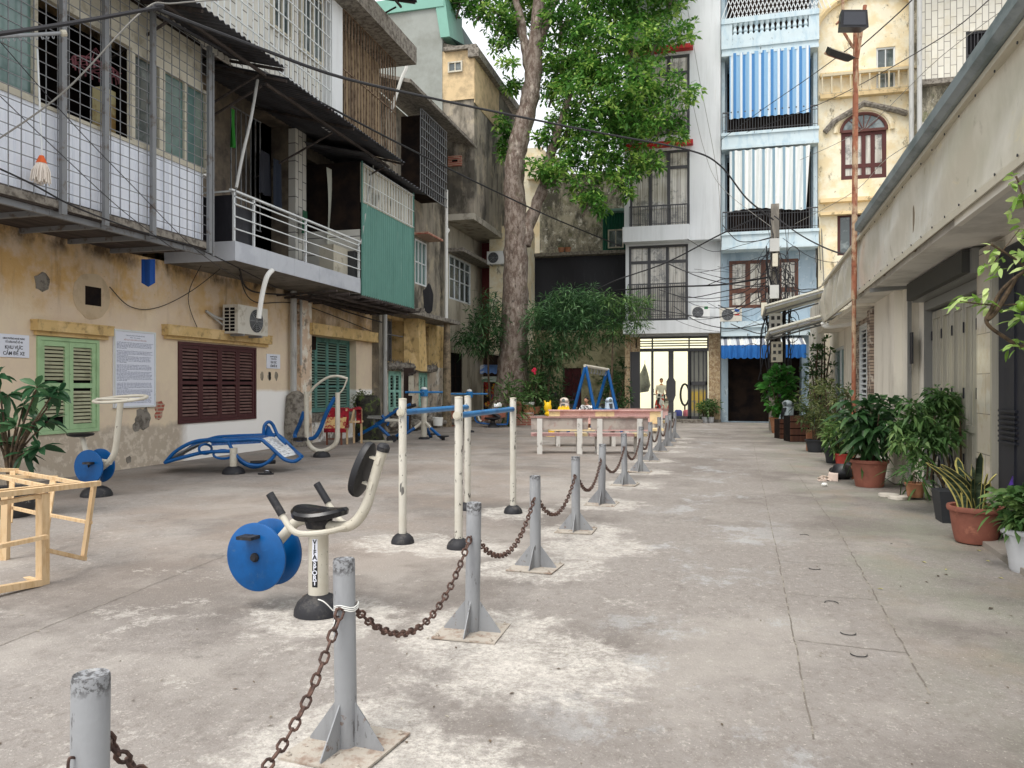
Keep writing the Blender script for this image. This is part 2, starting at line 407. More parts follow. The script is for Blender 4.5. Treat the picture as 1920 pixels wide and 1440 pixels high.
m_creamtrim = M('cream_trim', (222, 198, 152), [W(c=(110, 98, 74), s=4, lo=.56, hi=.66, f=.7)])
m_pale = M('pale_shop_wall', (232, 226, 212), [W(c=(186, 178, 162), s=(2, 2, .6), lo=.48, hi=.64, f=.6), W(c=(150, 142, 128), s=(3, 3, 1), lo=.56, hi=.7, f=.7, seed=4, m=[(2, .9, .3)])], rough=.8, var=.04)
m_soffit = M('soffit_paint', (216, 213, 205), [W(c=(160, 156, 146), s=1.5, lo=.45, hi=.65, f=.6)], rough=.85)
m_stone = M('stacked_stone', (176, 158, 140), [W(c=(206, 196, 182), s=6, lo=.5, hi=.58, f=.8)], brick=(1, 2, (60, 54, 50), .34, .055, .006, (104, 84, 74)), rough=.85, bump=.6, bs=12)
m_rubble = M('stone_cladding', (186, 164, 130), [W(c=(150, 124, 94), s=9, lo=.48, hi=.54, f=.9), W(c=(212, 196, 168), s=13, lo=.56, hi=.62, f=.8)], bump=.8, bs=10)
m_tilewall = M('pale_brick_sheet', (216, 214, 204), [W(c=(196, 190, 176), s=2, lo=.5, hi=.7, f=.5)], brick=(2, 1, (96, 94, 92), .46, .20, .012, (206, 204, 196)))
m_tilewallX = M('pale_brick_sheet_front', (218, 214, 200), [W(c=(196, 186, 160), s=2, lo=.5, hi=.7, f=.5)], brick=(2, 0, (130, 126, 118), .62, .22, .014, (206, 202, 190)))
m_dark = M('dark_interior', (26, 25, 27), rough=.95, spec=.1)
m_darkbrown = M('dark_brown_interior', (48, 38, 32), [W(c=(30, 26, 26), s=2, lo=.4, hi=.6)], rough=.95, spec=.1)
m_tarp = M('black_tarp', (34, 34, 40), [W(c=(58, 58, 64), s=(3, 3, .8), lo=.55, hi=.75, f=.7)], rough=.6, bump=.3, bs=5)
m_steel = M('grey_steel', (150, 152, 154), [W(c=(108, 106, 102), s=9, lo=.55, hi=.68, f=.7)], rough=.5, metal=.3)
m_cage = M('cage_steel', (128, 130, 132), [W(c=(92, 78, 66), s=6, lo=.55, hi=.66, f=.8)], rough=.6, metal=.2)
m_whitesteel = M('white_steel', (214, 218, 218), [W(c=(150, 130, 110), s=8, lo=.62, hi=.7, f=.7)], rough=.55)
m_rustbar = M('rusty_bars', (132, 112, 92), [W(c=(90, 70, 54), s=6, lo=.45, hi=.6)], rough=.9)
m_rust = M('rusty_pole', (150, 96, 72), [W(c=(178, 156, 128), s=(5, 5, 1.5), lo=.5, hi=.56, f=.9), W(c=(110, 62, 44), s=8, lo=.5, hi=.62, f=.8, seed=5)], rough=.85, bump=.3)
m_canopy = M('weathered_canopy_sheet', (78, 79, 84), [W(c=(54, 52, 54), s=1.5, lo=.42, hi=.62, f=.9), W(c=(112, 86, 70), s=4, lo=.6, hi=.68, f=.6, seed=4)], rough=.7)
m_greencorr = M('green_corrugated', (88, 134, 122), [W(c=(72, 116, 106), s=(4, 4, .5), lo=.5, hi=.66, f=.6), W(c=(128, 160, 148), s=(8, 8, 1), lo=.62, hi=.7, f=.5, seed=3)], rough=.55)
m_greenroof = M('green_roof_sheet', (120, 168, 152), rough=.6)
m_greendark = M('dark_green_sheet', (26, 92, 70), rough=.6)
m_whitepanel = M('white_plastic_panel', (232, 236, 244), [W(c=(206, 212, 224), s=(9, 9, .5), lo=.5, hi=.62, f=.6)], rough=.5, var=.02)
m_fascia = M('grey_fascia_metal', (186, 190, 196), [W(c=(170, 174, 182), s=1.4, lo=.5, hi=.6, f=.7)], rough=.5)
m_slab = M('slab_underside', (122, 118, 110), [W(c=(84, 80, 74), s=1.5, lo=.46, hi=.64, f=.8), W(c=(58, 54, 50), s=4, lo=.56, hi=.64, f=.7, seed=3)], bump=.3, bs=12)
m_wooddark = M('old_planks', (74, 66, 62), [W(c=(50, 44, 42), s=(8, 1, 8), lo=.45, hi=.6, f=.9), W(c=(120, 110, 102), s=(8, 1, 8), lo=.62, hi=.7, f=.7, seed=3)], rough=.9)
m_mint = M('mint_paint', (164, 196, 150), [W(c=(146, 176, 132), s=3, lo=.5, hi=.62, f=.7), W(c=(120, 128, 106), s=11, lo=.66, hi=.72, f=.7, seed=3)], rough=.7)
m_slat = M('faded_slats', (176, 176, 146), [W(c=(140, 138, 112), s=4, lo=.5, hi=.64, f=.7)], rough=.75)
m_maroon = M('maroon_paint', (74, 38, 40), [W(c=(96, 60, 58), s=7, lo=.55, hi=.66, f=.5)], rough=.6)
m_marslat = M('maroon_slats', (112, 84, 78), [W(c=(88, 58, 56), s=5, lo=.5, hi=.6, f=.7)], rough=.7)
m_teal = M('teal_paint', (96, 142, 132), [W(c=(64, 104, 98), s=4, lo=.48, hi=.62, f=.8), W(c=(150, 176, 164), s=9, lo=.62, hi=.68, f=.6, seed=3)], rough=.7)
m_mint2 = M('aqua_paint', (156, 206, 190), [W(c=(110, 160, 146), s=5, lo=.52, hi=.64, f=.8)], rough=.7)
m_tealslat = M('teal_slats', (110, 136, 122), rough=.8)
m_brownwood = M('brown_wood', (98, 62, 46), [W(c=(70, 42, 34), s=(9, 9, 1), lo=.45, hi=.6, f=.8)], rough=.55)
m_greywin = M('dark_grey_frame', (70, 70, 72), rough=.5)
m_creamframe = M('cream_frame', (196, 190, 172), [W(c=(150, 142, 122), s=4, lo=.55, hi=.65, f=.7)], rough=.7)
m_glass = M('window_glass', (70, 80, 80), [W(c=(150, 160, 158), s=1.1, lo=.5, hi=.62, f=.6)], rough=.08, spec=.8)
m_glassg = M('green_glass', (104, 132, 126), [W(c=(78, 102, 100), s=.8, lo=.4, hi=.6, f=.8)], rough=.15, spec=.7)
m_curtain = M('curtained_glass', (200, 196, 184), [W(c=(140, 134, 122), s=(14, 14, .3), lo=.46, hi=.56, f=.8), W(c=(60, 66, 68), s=1.4, lo=.52, hi=.6, f=.6, d=8, r=.75, seed=5)], rough=.12, spec=.8)
m_glassclear = M('clear_glass', (200, 210, 205), rough=.05, spec=.8, alpha=.18)
m_glowroom = M('glowing_room_wall', (240, 238, 226), rough=.9, em=((246, 243, 216), .36))  # wall surface emits faintly, room light put into the material instead of a lamp
m_maroon2 = M('dark_red_door', (74, 22, 26), [W(c=(50, 14, 18), s=5, lo=.45, hi=.6)], rough=.5)
m_black = M('black_plastic', (26, 26, 29), [W(c=(52, 52, 56), s=20, lo=.6, hi=.7, f=.5)], rough=.4)
m_rubber = M('black_rubber', (34, 34, 38), [W(c=(96, 92, 86), s=7, lo=.54, hi=.68, f=.6, d=8, r=.75)], rough=.6, bump=.15)
m_eqwhite = M('ivory_gym_paint', (198, 193, 178), [W(c=(120, 104, 88), s=3.2, lo=.60, hi=.70, f=.55, d=10, r=.8, seed=12), W(c=(186, 178, 160), s=4, lo=.5, hi=.62, f=.6), W(c=(60, 54, 48), s=26, lo=.69, hi=.71, f=.9, d=2, seed=4)], rough=.4)
m_eqwhite2 = M('chipped_ivory_paint', (194, 190, 178), [W(c=(186, 180, 166), s=4, lo=.5, hi=.62, f=.6), W(c=(92, 88, 82), s=(18, 18, 9), lo=.62, hi=.64, f=.95, d=3, seed=4), W(c=(92, 90, 86), s=(5, 5, 1.6), lo=.66, hi=.67, f=.95, d=3, seed=7)], rough=.5)
m_eqblue = M('blue_gym_paint', (0, 84, 148), [W(c=(2, 62, 112), s=2, lo=.48, hi=.66, f=.7), W(c=(96, 116, 132), s=5, lo=.58, hi=.68, f=.45, d=9, r=.8, seed=9), W(c=(70, 130, 190), s=14, lo=.66, hi=.72, f=.5, seed=3)], rough=.35)
m_eqblue2 = M('worn_blue_paint', (40, 116, 172), [W(c=(22, 86, 140), s=3, lo=.5, hi=.6, f=.7), W(c=(160, 150, 140), s=6, lo=.66, hi=.69, f=.8, seed=3)], rough=.4)
m_galv = M('grey_bollard_paint', (144, 146, 148), [W(c=(176, 174, 168), s=(9, 9, 2), lo=.6, hi=.66, f=.5, d=9, r=.8, seed=31), W(c=(120, 121, 124), s=(6, 6, 1.5), lo=.45, hi=.62, f=.7), W(c=(84, 82, 82), s=(24, 24, 7), lo=.61, hi=.66, f=.9, d=6, r=.7, seed=3), W(c=(62, 60, 60), s=60, lo=.46, hi=.56, f=.85, d=5, seed=5, m=[(2, .735, .765)], w=.05, ws=9), W(c=(110, 80, 62), s=18, lo=.62, hi=.68, f=.8, seed=8, m=[(2, .2, .1)])], rough=.55, bump=.1)
m_plate = M('rusted_plate', (172, 164, 152), [W(c=(122, 92, 74), s=12, lo=.50, hi=.64, f=.65), W(c=(74, 58, 50), s=26, lo=.6, hi=.68, f=.8, seed=4)], rough=.9, bump=.4)
m_chain = M('rusty_chain_steel', (104, 80, 70), [W(c=(64, 50, 46), s=30, lo=.42, hi=.58, f=.9), W(c=(150, 138, 130), s=22, lo=.6, hi=.68, f=.7, seed=4)], rough=.75, metal=.3)
m_timber = M('raw_pine', (212, 184, 144), [W(c=(192, 158, 114), s=(22, 22, 4), lo=.46, hi=.6, f=.8), W(c=(120, 78, 48), s=14, lo=.68, hi=.72, f=.8, seed=3)], rough=.8)
m_terra = M('terracotta', (148, 92, 76), [W(c=(124, 76, 62), s=3, lo=.45, hi=.62, f=.8), W(c=(190, 130, 104), s=8, lo=.6, hi=.7, f=.5, seed=3)], rough=.7)
m_terra2 = M('orange_terracotta', (170, 122, 92), [W(c=(150, 94, 62), s=4, lo=.45, hi=.62, f=.8)], rough=.8)
m_potdark = M('dark_pot', (48, 50, 54), rough=.6)
m_potwhite = M('white_pot', (196, 198, 200), [W(c=(160, 160, 160), s=6, lo=.55, hi=.7, f=.6)], rough=.5)
m_soil = M('soil', (62, 48, 38), rough=1, bump=.8, bs=40)
m_bark = M('bark', (140, 128, 118), [W(c=(92, 76, 66), s=(7, 7, 3.2), lo=.44, hi=.56, f=.9, d=8, r=.75), W(c=(182, 172, 158), s=(5, 5, 2), lo=.60, hi=.66, f=.7, seed=3), W(c=(64, 56, 48), s=(12, 12, 4), lo=.60, hi=.66, f=.8, seed=5), W(c=(90, 92, 66), s=1.5, lo=.58, hi=.7, f=.5, seed=7)], rough=.95, bump=1.0, bs=9, bdet=8)
m_stem = M('stem', (92, 76, 58), [W(c=(60, 50, 40), s=20, lo=.45, hi=.6)], rough=.9)
m_greenstem = M('green_stem', (92, 110, 60), rough=.7)
m_stuccodark = M('debris_grey', (140, 134, 124), [W(c=(96, 90, 82), s=8, lo=.45, hi=.6)], rough=1, bump=1, bs=20)
m_cable = M('black_cable', (36, 35, 38), rough=.6)
m_cablegrey = M('grey_cable', (128, 126, 120), rough=.6)
m_pvc = M('grey_pvc', (178, 178, 174), [W(c=(130, 126, 118), s=(6, 6, 1.5), lo=.55, hi=.68, f=.8)], rough=.5)
m_pvcw = M('white_pvc', (228, 228, 222), rough=.5)
m_polec = M('pole_concrete', (134, 128, 118), [W(c=(96, 92, 86), s=(4, 4, 1), lo=.5, hi=.6, f=.8)], rough=.9, bump=.3)
m_acbody = M('ac_casing', (206, 202, 190), [W(c=(160, 150, 130), s=4, lo=.55, hi=.66, f=.8)], rough=.5)
m_acwhite = M('ac_casing_white', (228, 229, 226), rough=.45)
m_grille = M('ac_grille', (60, 62, 64), rough=.6)
m_pinkstone = M('pink_terrazzo', (206, 166, 160), [W(c=(182, 130, 126), s=3, lo=.5, hi=.62, f=.7), W(c=(236, 214, 204), s=40, lo=.56, hi=.64, f=.6, seed=3)], rough=.7)
m_yelstone = M('yellow_terrazzo', (232, 210, 164), [W(c=(206, 180, 136), s=5, lo=.5, hi=.62, f=.7)], rough=.7)
m_benchc = M('bench_concrete', (176, 166, 156), [W(c=(140, 126, 120), s=2, lo=.48, hi=.6, f=.8), W(c=(160, 116, 110), s=5, lo=.56, hi=.66, f=.6, seed=4)], rough=.85)
m_benchw = M('bench_leg_white', (206, 203, 196), [W(c=(120, 112, 104), s=(9, 9, 4), lo=.56, hi=.64, f=.8)], rough=.8)
m_awning = M('frosted_awning_sheet', (218, 213, 198), [W(c=(198, 192, 174), s=(1.2, 1.2, .8), lo=.42, hi=.6, f=.8), W(c=(222, 212, 180), s=(1.5, 1.5, 2.2), lo=.6, hi=.68, f=.7, dist=1.5, seed=4), W(c=(140, 132, 112), s=3, lo=.62, hi=.72, f=.5, seed=6)], rough=.22, spec=.6, bump=.25, bs=1.6, bdet=2)
m_gutter = M('gutter_metal', (140, 150, 154), [W(c=(96, 110, 112), s=(2, 2, 5), lo=.45, hi=.62, f=.8)], rough=.4, metal=.4)
m_alu = M('grey_aluminium', (128, 128, 124), rough=.45, metal=.2)
m_greydoor = M('grey_door_paint', (168, 164, 150), [W(c=(190, 180, 140), s=(9, 9, .6), lo=.55, hi=.66, f=.5), W(c=(140, 138, 128), s=(16, 16, .5), lo=.5, hi=.6, f=.6, seed=3)], rough=.25, spec=.6)
m_navy = M('black_blue_gate', (34, 36, 44), rough=.5)
m_tile = M('glazed_wall_tile', (196, 186, 168), [W(c=(176, 160, 134), s=2, lo=.5, hi=.6, f=.6)], brick=(1, 2, (140, 134, 124), .6, .42, .006, (188, 184, 172)), rough=.12, spec=.7)
m_red = M('red_paint', (182, 34, 36), rough=.5)
m_bluecloth = M('blue_awning_cloth', (38, 108, 182), [W(c=(26, 84, 150), s=(12, 12, 1), lo=.48, hi=.56, f=.7)], rough=.8)
m_bluecloth2 = M('dark_blue_cloth', (18, 34, 66), rough=.9)
m_yellowp = M('yellow_plastic', (240, 196, 30), rough=.4)
m_skin = M('skin', (196, 146, 120), rough=.6)
m_hair = M('hair', (30, 24, 22), rough=.7)
m_shirt = M('patterned_shirt', (222, 222, 222), [W(c=(40, 40, 44), s=14, lo=.5, hi=.53, f=1, d=2)], rough=.9)
m_paper = M('notice_paper', (226, 230, 240), rough=.5, var=.01)
m_ink = M('ink_blue_grey', (104, 112, 140), rough=.8)
m_inkblack = M('black_ink', (30, 32, 36), rough=.8)
m_inkred = M('faded_red_ink', (180, 140, 140), rough=.8)
m_cloth_red = M('red_rug', (150, 26, 40), [W(c=(96, 18, 30), s=9, lo=.5, hi=.56, f=.8), W(c=(220, 190, 140), s=22, lo=.62, hi=.66, f=.7, seed=4)], rough=.95)
m_rug2 = M('ornate_beige_rug', (206, 172, 116), [W(c=(150, 30, 44), s=12, lo=.52, hi=.56, f=.9), W(c=(100, 80, 50), s=26, lo=.58, hi=.62, f=.7, seed=4)], rough=.95)
l_tree = leafmat('tree_leaf', (36, 70, 30), (88, 140, 56), (190, 216, 112))
l_bamboo = leafmat('bamboo_leaf', (34, 62, 38), (70, 108, 66), (122, 156, 104))
l_shrub = leafmat('shrub_leaf', (44, 72, 38), (82, 118, 64), (146, 172, 104))
l_dark = leafmat('dark_glossy_leaf', (32, 58, 34), (62, 98, 56), (122, 152, 92), .35)
l_frang = leafmat('leathery_leaf', (30, 62, 40), (52, 92, 60), (104, 140, 96), .35)
l_light = leafmat('young_leaf', (82, 122, 40), (134, 172, 80), (206, 224, 150), .5)
l_olive = leafmat('olive_leaf', (44, 60, 34), (86, 100, 58), (142, 146, 92))
l_fiddle = leafmat('fiddle_leaf', (34, 78, 30), (62, 118, 48), (118, 160, 80), .35)
# ---------------------------------------------------------------- ground
g = MB()
N1 = 60
g.grid(lambda u, v: (-60 + 120 * u, -12 + 90 * v, 0), 24, 18)
solo(g.build('ground', m_ground), 'worn grey concrete paving of the yard', None, kind='structure')
k = MB()
def jl(P, w=.012):
    P = [Vector(p) for p in P]
    for a, b in zip(P, P[1:]):
        s = (b - a).normalized().cross(Vector((0, 0, 1))) * w / 2
        k.poly([a - s, b - s, b + s, a + s])
def gp(px, py): return gnd(px, py, .004)
def wob(a, b, n=14, am=.012):
    A, B = gp(*a), gp(*b)
    return [A.lerp(B, i / n) + Vector((rnd.uniform(-am, am), rnd.uniform(-am, am), 0)) for i in range(n + 1)]
jl(wob((1526, 1385), (1452, 1010), 40, .005), .009); jl(wob((1452, 1010), (1412, 830), 20, .006), .008)
jl(wob((1745, 1300), (1575, 1000), 50, .008), .010); jl(wob((1575, 1000), (1480, 868), 30, .008), .009)
for a, b in (((1462, 1052), (1592, 1060)), ((1478, 1114), (1640, 1124)), ((1497, 1200), (1702, 1224)), ((1440, 965), (1545, 975)), ((0, 1210), (420, 1042))): jl(wob(a, b, 16, .005), .006)
k.build('joint', m_joint, kind='structure')
# raised step in front of the right-hand shops
s = MB(); P = [FR.pt(a, 0, b) for a, b in ((-4, .05), (9.4, .05), (9.4, -.2), (-4, -.2))]
e = [FR.pt(y, 0, .02 + .30 * max(0, min(1, (11.2 - y) / 3))) for y in (5.0, 7.0, 8.5, 9.5, 10.2, 10.8, 11.3)]
s.prism([FR.pt(5, -.02, -.4), *[x - Vector((0, 0, .02)) for x in e], FR.pt(11.3, -.02, -.4)], (0, 0, .075))
s.build('step', m_step, kind='structure')
# gravelly dark drain-hole lips (curved lifting slots in the slabs)
for px, py, f in ((1508, 1004, 1), (1527, 1066, -1), (1559, 1131, 1), (1590, 1187, -1), (1610, 1227, -1)):
    c = gp(px, py); q = MB()
    q.tube([c + Vector((.045 * math.cos(a), f * .05 * math.sin(a), .003)) for a in [math.pi * i / 8 for i in range(9)]], .003, 5)
    solo(q.build('lifting_slot', m_black), 'small curved dark lifting slot in the alley slab, ' + {1004: 'farthest of the five', 1066: 'second from the far end', 1131: 'middle of the five', 1187: 'second nearest', 1227: 'nearest of the five'}[py], 'slot', group='lifting slots in the slab')
# ---------------------------------------------------------------- facade parts
def corr(mb, P0, A, B, amp, n, thick=0):
    P0 = Vector(P0); A = Vector(A); B = Vector(B); Nn = A.cross(B).normalized()
    mb.grid(lambda u, v: P0 + A * u + B * v + Nn * amp * math.sin(2 * math.pi * n * u), int(n * 6), 1)
def slab(f, mb, *a): f.box(mb, *a)
def shutters(f, par, s0, s1, z0, z1, n, mf, ms, o=.03, rows=2, gap=None, fr=.06, st=.055, pitch=.055, tilt=.03, label=None):
    fm = MB()
    for a in ((s0, s1, z1 - fr, z1), (s0, s1, z0, z0 + fr), (s0, s0 + fr, z0 + fr, z1 - fr), (s1 - fr, s1, z0 + fr, z1 - fr)): f.box(fm, *a, o - .08, o + .03)
    kw = {'label': label} if label else {}
    F = fm.build('shutter_window', mf, par, **kw)
    w = (s1 - s0 - 2 * fr) / n
    for i in range(n):
        a = s0 + fr + i * w + .004; b = a + w - .008; c, d = z0 + fr + .004, z1 - fr - .004
        q = MB()
        f.box(q, a, a + st, c, d, o - .03, o + .012); f.box(q, b - st, b, c, d, o - .03, o + .012)
        zz = [c + (d - c) * j / rows for j in range(rows + 1)]
        for j, z in enumerate(zz):
            h = st; lo = z if j == 0 else (z - h if j == rows else z - h / 2)
            f.box(q, a + st, b - st, lo, lo + h, o - .028, o + .010)
        q.cur = 1
        for j in range(rows):
            za, zb = zz[j] + st, zz[j + 1] - st; m = max(2, int((zb - za) / pitch))
            for t in range(m):
                z = za + (zb - za) * (t + .5) / m
                if gap and gap(i, j, t, m): continue
                q.hexa([f.pt(x, z + dz, oo) for dz, x, oo in ((-tilt * .75, a + st, o), (-tilt * .75, b - st, o), (tilt * .5, b - st, o - .03), (tilt * .5, a + st, o - .03), (-tilt * .45, a + st, o + .004), (-tilt * .45, b - st, o + .004), (tilt * .8, b - st, o - .026), (tilt * .8, a + st, o - .026))])
        q.build('shutter_leaf', [mf, ms], F)
    q = MB(); f.quad(q, s0 + .01, s1 - .01, z0 + .01, z1 - .01, o - .07); q.build('dark_backing', m_dark, F)
    return F
def window(f, par, s0, s1, z0, z1, nx, zs=(), mf=m_greywin, mg=m_glass, o=-.08, fr=.06, mu=.04, name='window', bars=None, mb_=None, label=None):
    q = MB()
    for a in ((s0, s1, z1 - fr, z1), (s0, s1, z0, z0 + fr), (s0, s0 + fr, z0 + fr, z1 - fr), (s1 - fr, s1, z0 + fr, z1 - fr)): f.box(q, *a, o - .05, o + .05)
    for i in range(1, nx):
        x = s0 + fr + (s1 - s0 - 2 * fr) * i / nx; f.box(q, x - mu / 2, x + mu / 2, z0 + fr, z1 - fr, o - .04, o + .04)
    for z in zs: f.box(q, s0 + fr, s1 - fr, z - mu / 2, z + mu / 2, o - .035, o + .035)
    kw = {'label': label} if label else {}
    F = q.build(name, mf, par, **kw)
    q = MB(); f.box(q, s0 + .02, s1 - .02, z0 + .02, z1 - .02, o - .012, o - .004); q.build('pane', mg, F)
    if bars:
        q = MB(); n = bars
        for i in range(n):
            x = s0 + (s1 - s0) * (i + .5) / n; f.box(q, x - .008, x + .008, z0, z1, o + .06, o + .076)
        for z in (z0 + .03, (z0 + z1) / 2, z1 - .03): f.box(q, s0, s1, z - .008, z + .008, o + .076, o + .09)
        q.build('grille', mb_ or mf, F)
    return F
def railing(f, par, s0, s1, z0, z1, o, n, mat, top=.03, name='railing', r=.008, mids=()):
    q = MB(); f.box(q, s0, s1, z1 - top, z1, o - top / 2, o + top / 2); f.box(q, s0, s1, z0, z0 + .02, o - .01, o + .01)
    for z in mids: f.box(q, s0, s1, z - .01, z + .01, o - .008, o + .008)
    for i in range(n + 1):
        x = s0 + (s1 - s0) * i / n; f.box(q, x - r, x + r, z0 + .02, z1 - top, o - r, o + r)
    return q.build(name, mat, par)
def gridbars(f, mb, s0, s1, z0, z1, o, ds, dz, r=.006):
    n = max(1, round((s1 - s0) / ds)); m = max(1, round((z1 - z0) / dz))
    for i in range(n + 1):
        x = s0 + (s1 - s0) * i / n; f.box(mb, x - r, x + r, z0, z1, o - r, o + r)
    for j in range(m + 1):
        z = z0 + (z1 - z0) * j / m; f.box(mb, s0, s1, z - r, z + r, o + r, o + 3 * r)
def drape(mb, P0, A, H, nfold, amp, N, hem=0):
    """cloth hanging in folds: P0 + A*u down H"""
    P0 = Vector(P0); A = Vector(A); N = Vector(N)
    def fn(u, v):
        k_ = amp * (.5 + .5 * v); z = -H * v + hem * math.sin(2 * math.pi * nfold * u) * (v > .9)
        return P0 + A * u + N * k_ * math.sin(2 * math.pi * nfold * u + .6 * math.sin(9 * u)) + Vector((0, 0, z))
    mb.grid(fn, nfold * 8, 6)
def text(name, s, size, O, A, Up, mat, par, align='CENTER', bold=0, sx=1):
    cu = bpy.data.curves.new(name, 'FONT'); cu.body = s; cu.size = size; cu.align_x = align; cu.extrude = .0006; cu.offset = bold
    ob = bpy.data.objects.new(name + '_tmp', cu); col.objects.link(ob)
    dg = bpy.context.evaluated_depsgraph_get(); me = bpy.data.meshes.new_from_object(ob.evaluated_get(dg)); bpy.data.objects.remove(ob)
    A = Vector(A).normalized(); Up = Vector(Up).normalized(); Nn = A.cross(Up)
    off = Vector((0, 0, 0)); p = par
    while p is not None: off += p.location; p = p.parent
    Mx = Matrix(((A.x * sx, Up.x, Nn.x, O[0] - off.x), (A.y * sx, Up.y, Nn.y, O[1] - off.y), (A.z * sx, Up.z, Nn.z, O[2] - off.z), (0, 0, 0, 1)))
    me.transform(Mx); me.name = name
    me.materials.clear(); me.materials.append(mat)
    o = bpy.data.objects.new(name, me); col.objects.link(o); o.parent = par
    return o

# loose grit, leaf scraps and small litter over the yard
rs = np.random.RandomState(41); n = 1500
x = np.where(rs.rand(n) < .6, rs.uniform(-9.5, 2.3, n), rs.choice([-10.2, 2.2, -1.5], n) + rs.normal(0, .35, n)); y = 1.2 + 26 * rs.rand(n) ** 1.5
P_ = np.stack([x, y, np.full(n, .004)], 1); a_ = rs.uniform(0, 6.28, n); D_ = np.stack([np.cos(a_), np.sin(a_), rs.uniform(-.02, .12, n)], 1)
solo(leafmesh('grit', P_, D_, rs.uniform(.008, .035, n), rs.uniform(.005, .016, n), leafmat('grit_scraps', (60, 50, 42), (120, 104, 86), (206, 200, 180)), None, droop=0, up=np.tile([0, 0, 1.0], (n, 1))), 'scattered grit, leaf scraps and tiny litter over the paving', None, kind='stuff')
# ================================================================ LEFT ROW
XL = -10.65
def H(px, py=CY, o=0): return FL.hit(px, py, o)
sA, sB, sC, sD = H(545)[0], H(700)[0], H(833)[0], H(906)[0]
OV = 1.62
# ---- house A : ochre wall, caged upper floor
hA = thing('ochre_house', 'old ochre and cream plastered house with a steel-caged white upper floor, nearest on the left', 'house', (XL, 12, 0))
q = MB()
gs = FL.rc(68, 184, 634, 812); ms = FL.rc(333, 479, 646, 790); vt = FL.rc(159, 189, 538, 573)
FL.wall(q, 7.5, sA, 0, 4.05, [(*gs, .12), (*ms, .12), (*vt, .35, True)], 0)
FL.box(q, 7.5, sA, 0, 10.9, -7, -.5)
q.build('wall', m_yellow, hA)
shutters(FL, hA, *gs, 2, m_mint, m_slat, -.0, rows=2, pitch=.058, st=.085, gap=lambda i, j, t, m: i == 0 and j == 0 and t < 2)
shutters(FL, hA, *ms, 4, m_maroon, m_marslat, .0, rows=2, pitch=.07, st=.07)
for (x0, x1, yt, yb) in ((57, 200, 608, 625), (303, 500, 621, 637)):
    a = FL.rc(x0, x1, yt, yb); q = MB(); FL.box(q, a[0], a[1], a[2], a[3], -.01, .16); FL.box(q, a[0] + .06, a[1] - .03, a[2] - .07, a[2], -.01, .07)
    FL.box(q, a[0] - .01, a[1] + .01, a[3], a[3] + .025, -.01, .17); q.build('lintel', m_trimY, hA)
# plaster scars
def scar(f, par, px, py, r, mat, o=.006, n=16, seed=1, sq=1.0, name='plaster_patch'):
    rr = random.Random(seed); s, z = f.hit(px, py); d = (f.pt(s, z) - CAM).length; R_ = r * d / FPX; q = MB()
    q.prism([f.pt(s + R_ * sq * math.cos(a) * k_, z + R_ * math.sin(a) * k_, 0) for a, k_ in [(2 * math.pi * i / n, rr.uniform(.82, 1.15)) for i in range(n)]], f.n * o)
    return q.build(name, mat, par)
scar(FL, hA, 79, 528, 15, m_stuccodark, .012, seed=3)
s_, z_ = H(172, 555); q = MB()
q.prism([FL.pt(s_ + .42 * math.cos(a), z_ + .42 * math.sin(a) * rnd.uniform(.93, 1.04), 0) for a in [2 * math.pi * i / 26 for i in range(26)]], (.008, 0, 0))
q.build('plaster_patch', M('grey_plaster_patch', (202, 182, 152), [W(c=(184, 162, 132), s=3, lo=.5, hi=.6, f=.7)], rough=.95, bump=.3), hA)
q = MB(); FL.box(q, vt[0], vt[1], vt[2], vt[3], .0, .010); q.build('vent_opening', m_darkbrown, hA)
m_brickx = M('exposed_brick', (170, 92, 74), [W(c=(190, 160, 140), s=5, lo=.54, hi=.62, f=.8)], brick=(1, 2, (176, 160, 140), .22, .07, .012, (150, 76, 62)), bump=.5)
scar(FL, hA, 299, 764, 12, m_brickx, .007, seed=8); scar(FL, hA, 297, 778, 9, m_brickx, .0075, seed=5)
scar(FL, hA, 268, 785, 19, m_stuccodark, .006, seed=9); scar(FL, hA, 256, 800, 9, m_stuccodark, .0065, seed=12)
scar(FL, hA, 241, 862, 6, m_stuccodark, .006, seed=14)
# two chiselled boxes in the wall below the small sign
for px in (491, 505, 518): scar(FL, hA, px, 705, 8, m_stuccodark if px == 505 else m_greyplaster, .007, sq=.6, seed=px)
q = MB(); FL.box(q, *H(504)[:1], H(507)[0], H(506, 712)[1], H(506, 698)[1], .008, .012); q.build('slot', m_dark, hA)
# overhanging floor
zF = 4.05; sE = H(390, CY, OV)[0]
q = MB(); FL.box(q, 6, sE, zF, zF + .16, -.5, OV); q.cur = 1
FL.box(q, 6, sE + .01, zF + .02, zF + .13, OV, OV + .03); q.build('overhang_floor', [m_wooddark, m_stuccodark], hA)
q = MB()
for s in [7 + .95 * i for i in range(9)]:
    if s < sE: FL.box(q, s, s + .06, zF - .08, zF - .002, 0, OV - .05)
FL.box(q, 6, sE, zF - .09, zF - .003, OV - .12, OV - .06); q.build('floor_beam', m_cage, hA)
zW = 5.46
q = MB(); n = 40
FL.box(q, 6, sE - .02, zF + .18, zW, OV - .12, OV - .09)
for i in range(n):
    s = 6 + (sE - 6) * i / n; FL.box(q, s, s + .012, zF + .18, zW, OV - .09, OV - .082)
q.build('white_panel', m_whitepanel, hA)
q = MB(); FL.box(q, 6, sE - .02, zW, zW + .05, OV - .16, OV - .06); q.build('panel_cap', m_creamframe, hA)
oW = OV - .14
def hw(px): return FL.hit(px, CY, oW)[0]
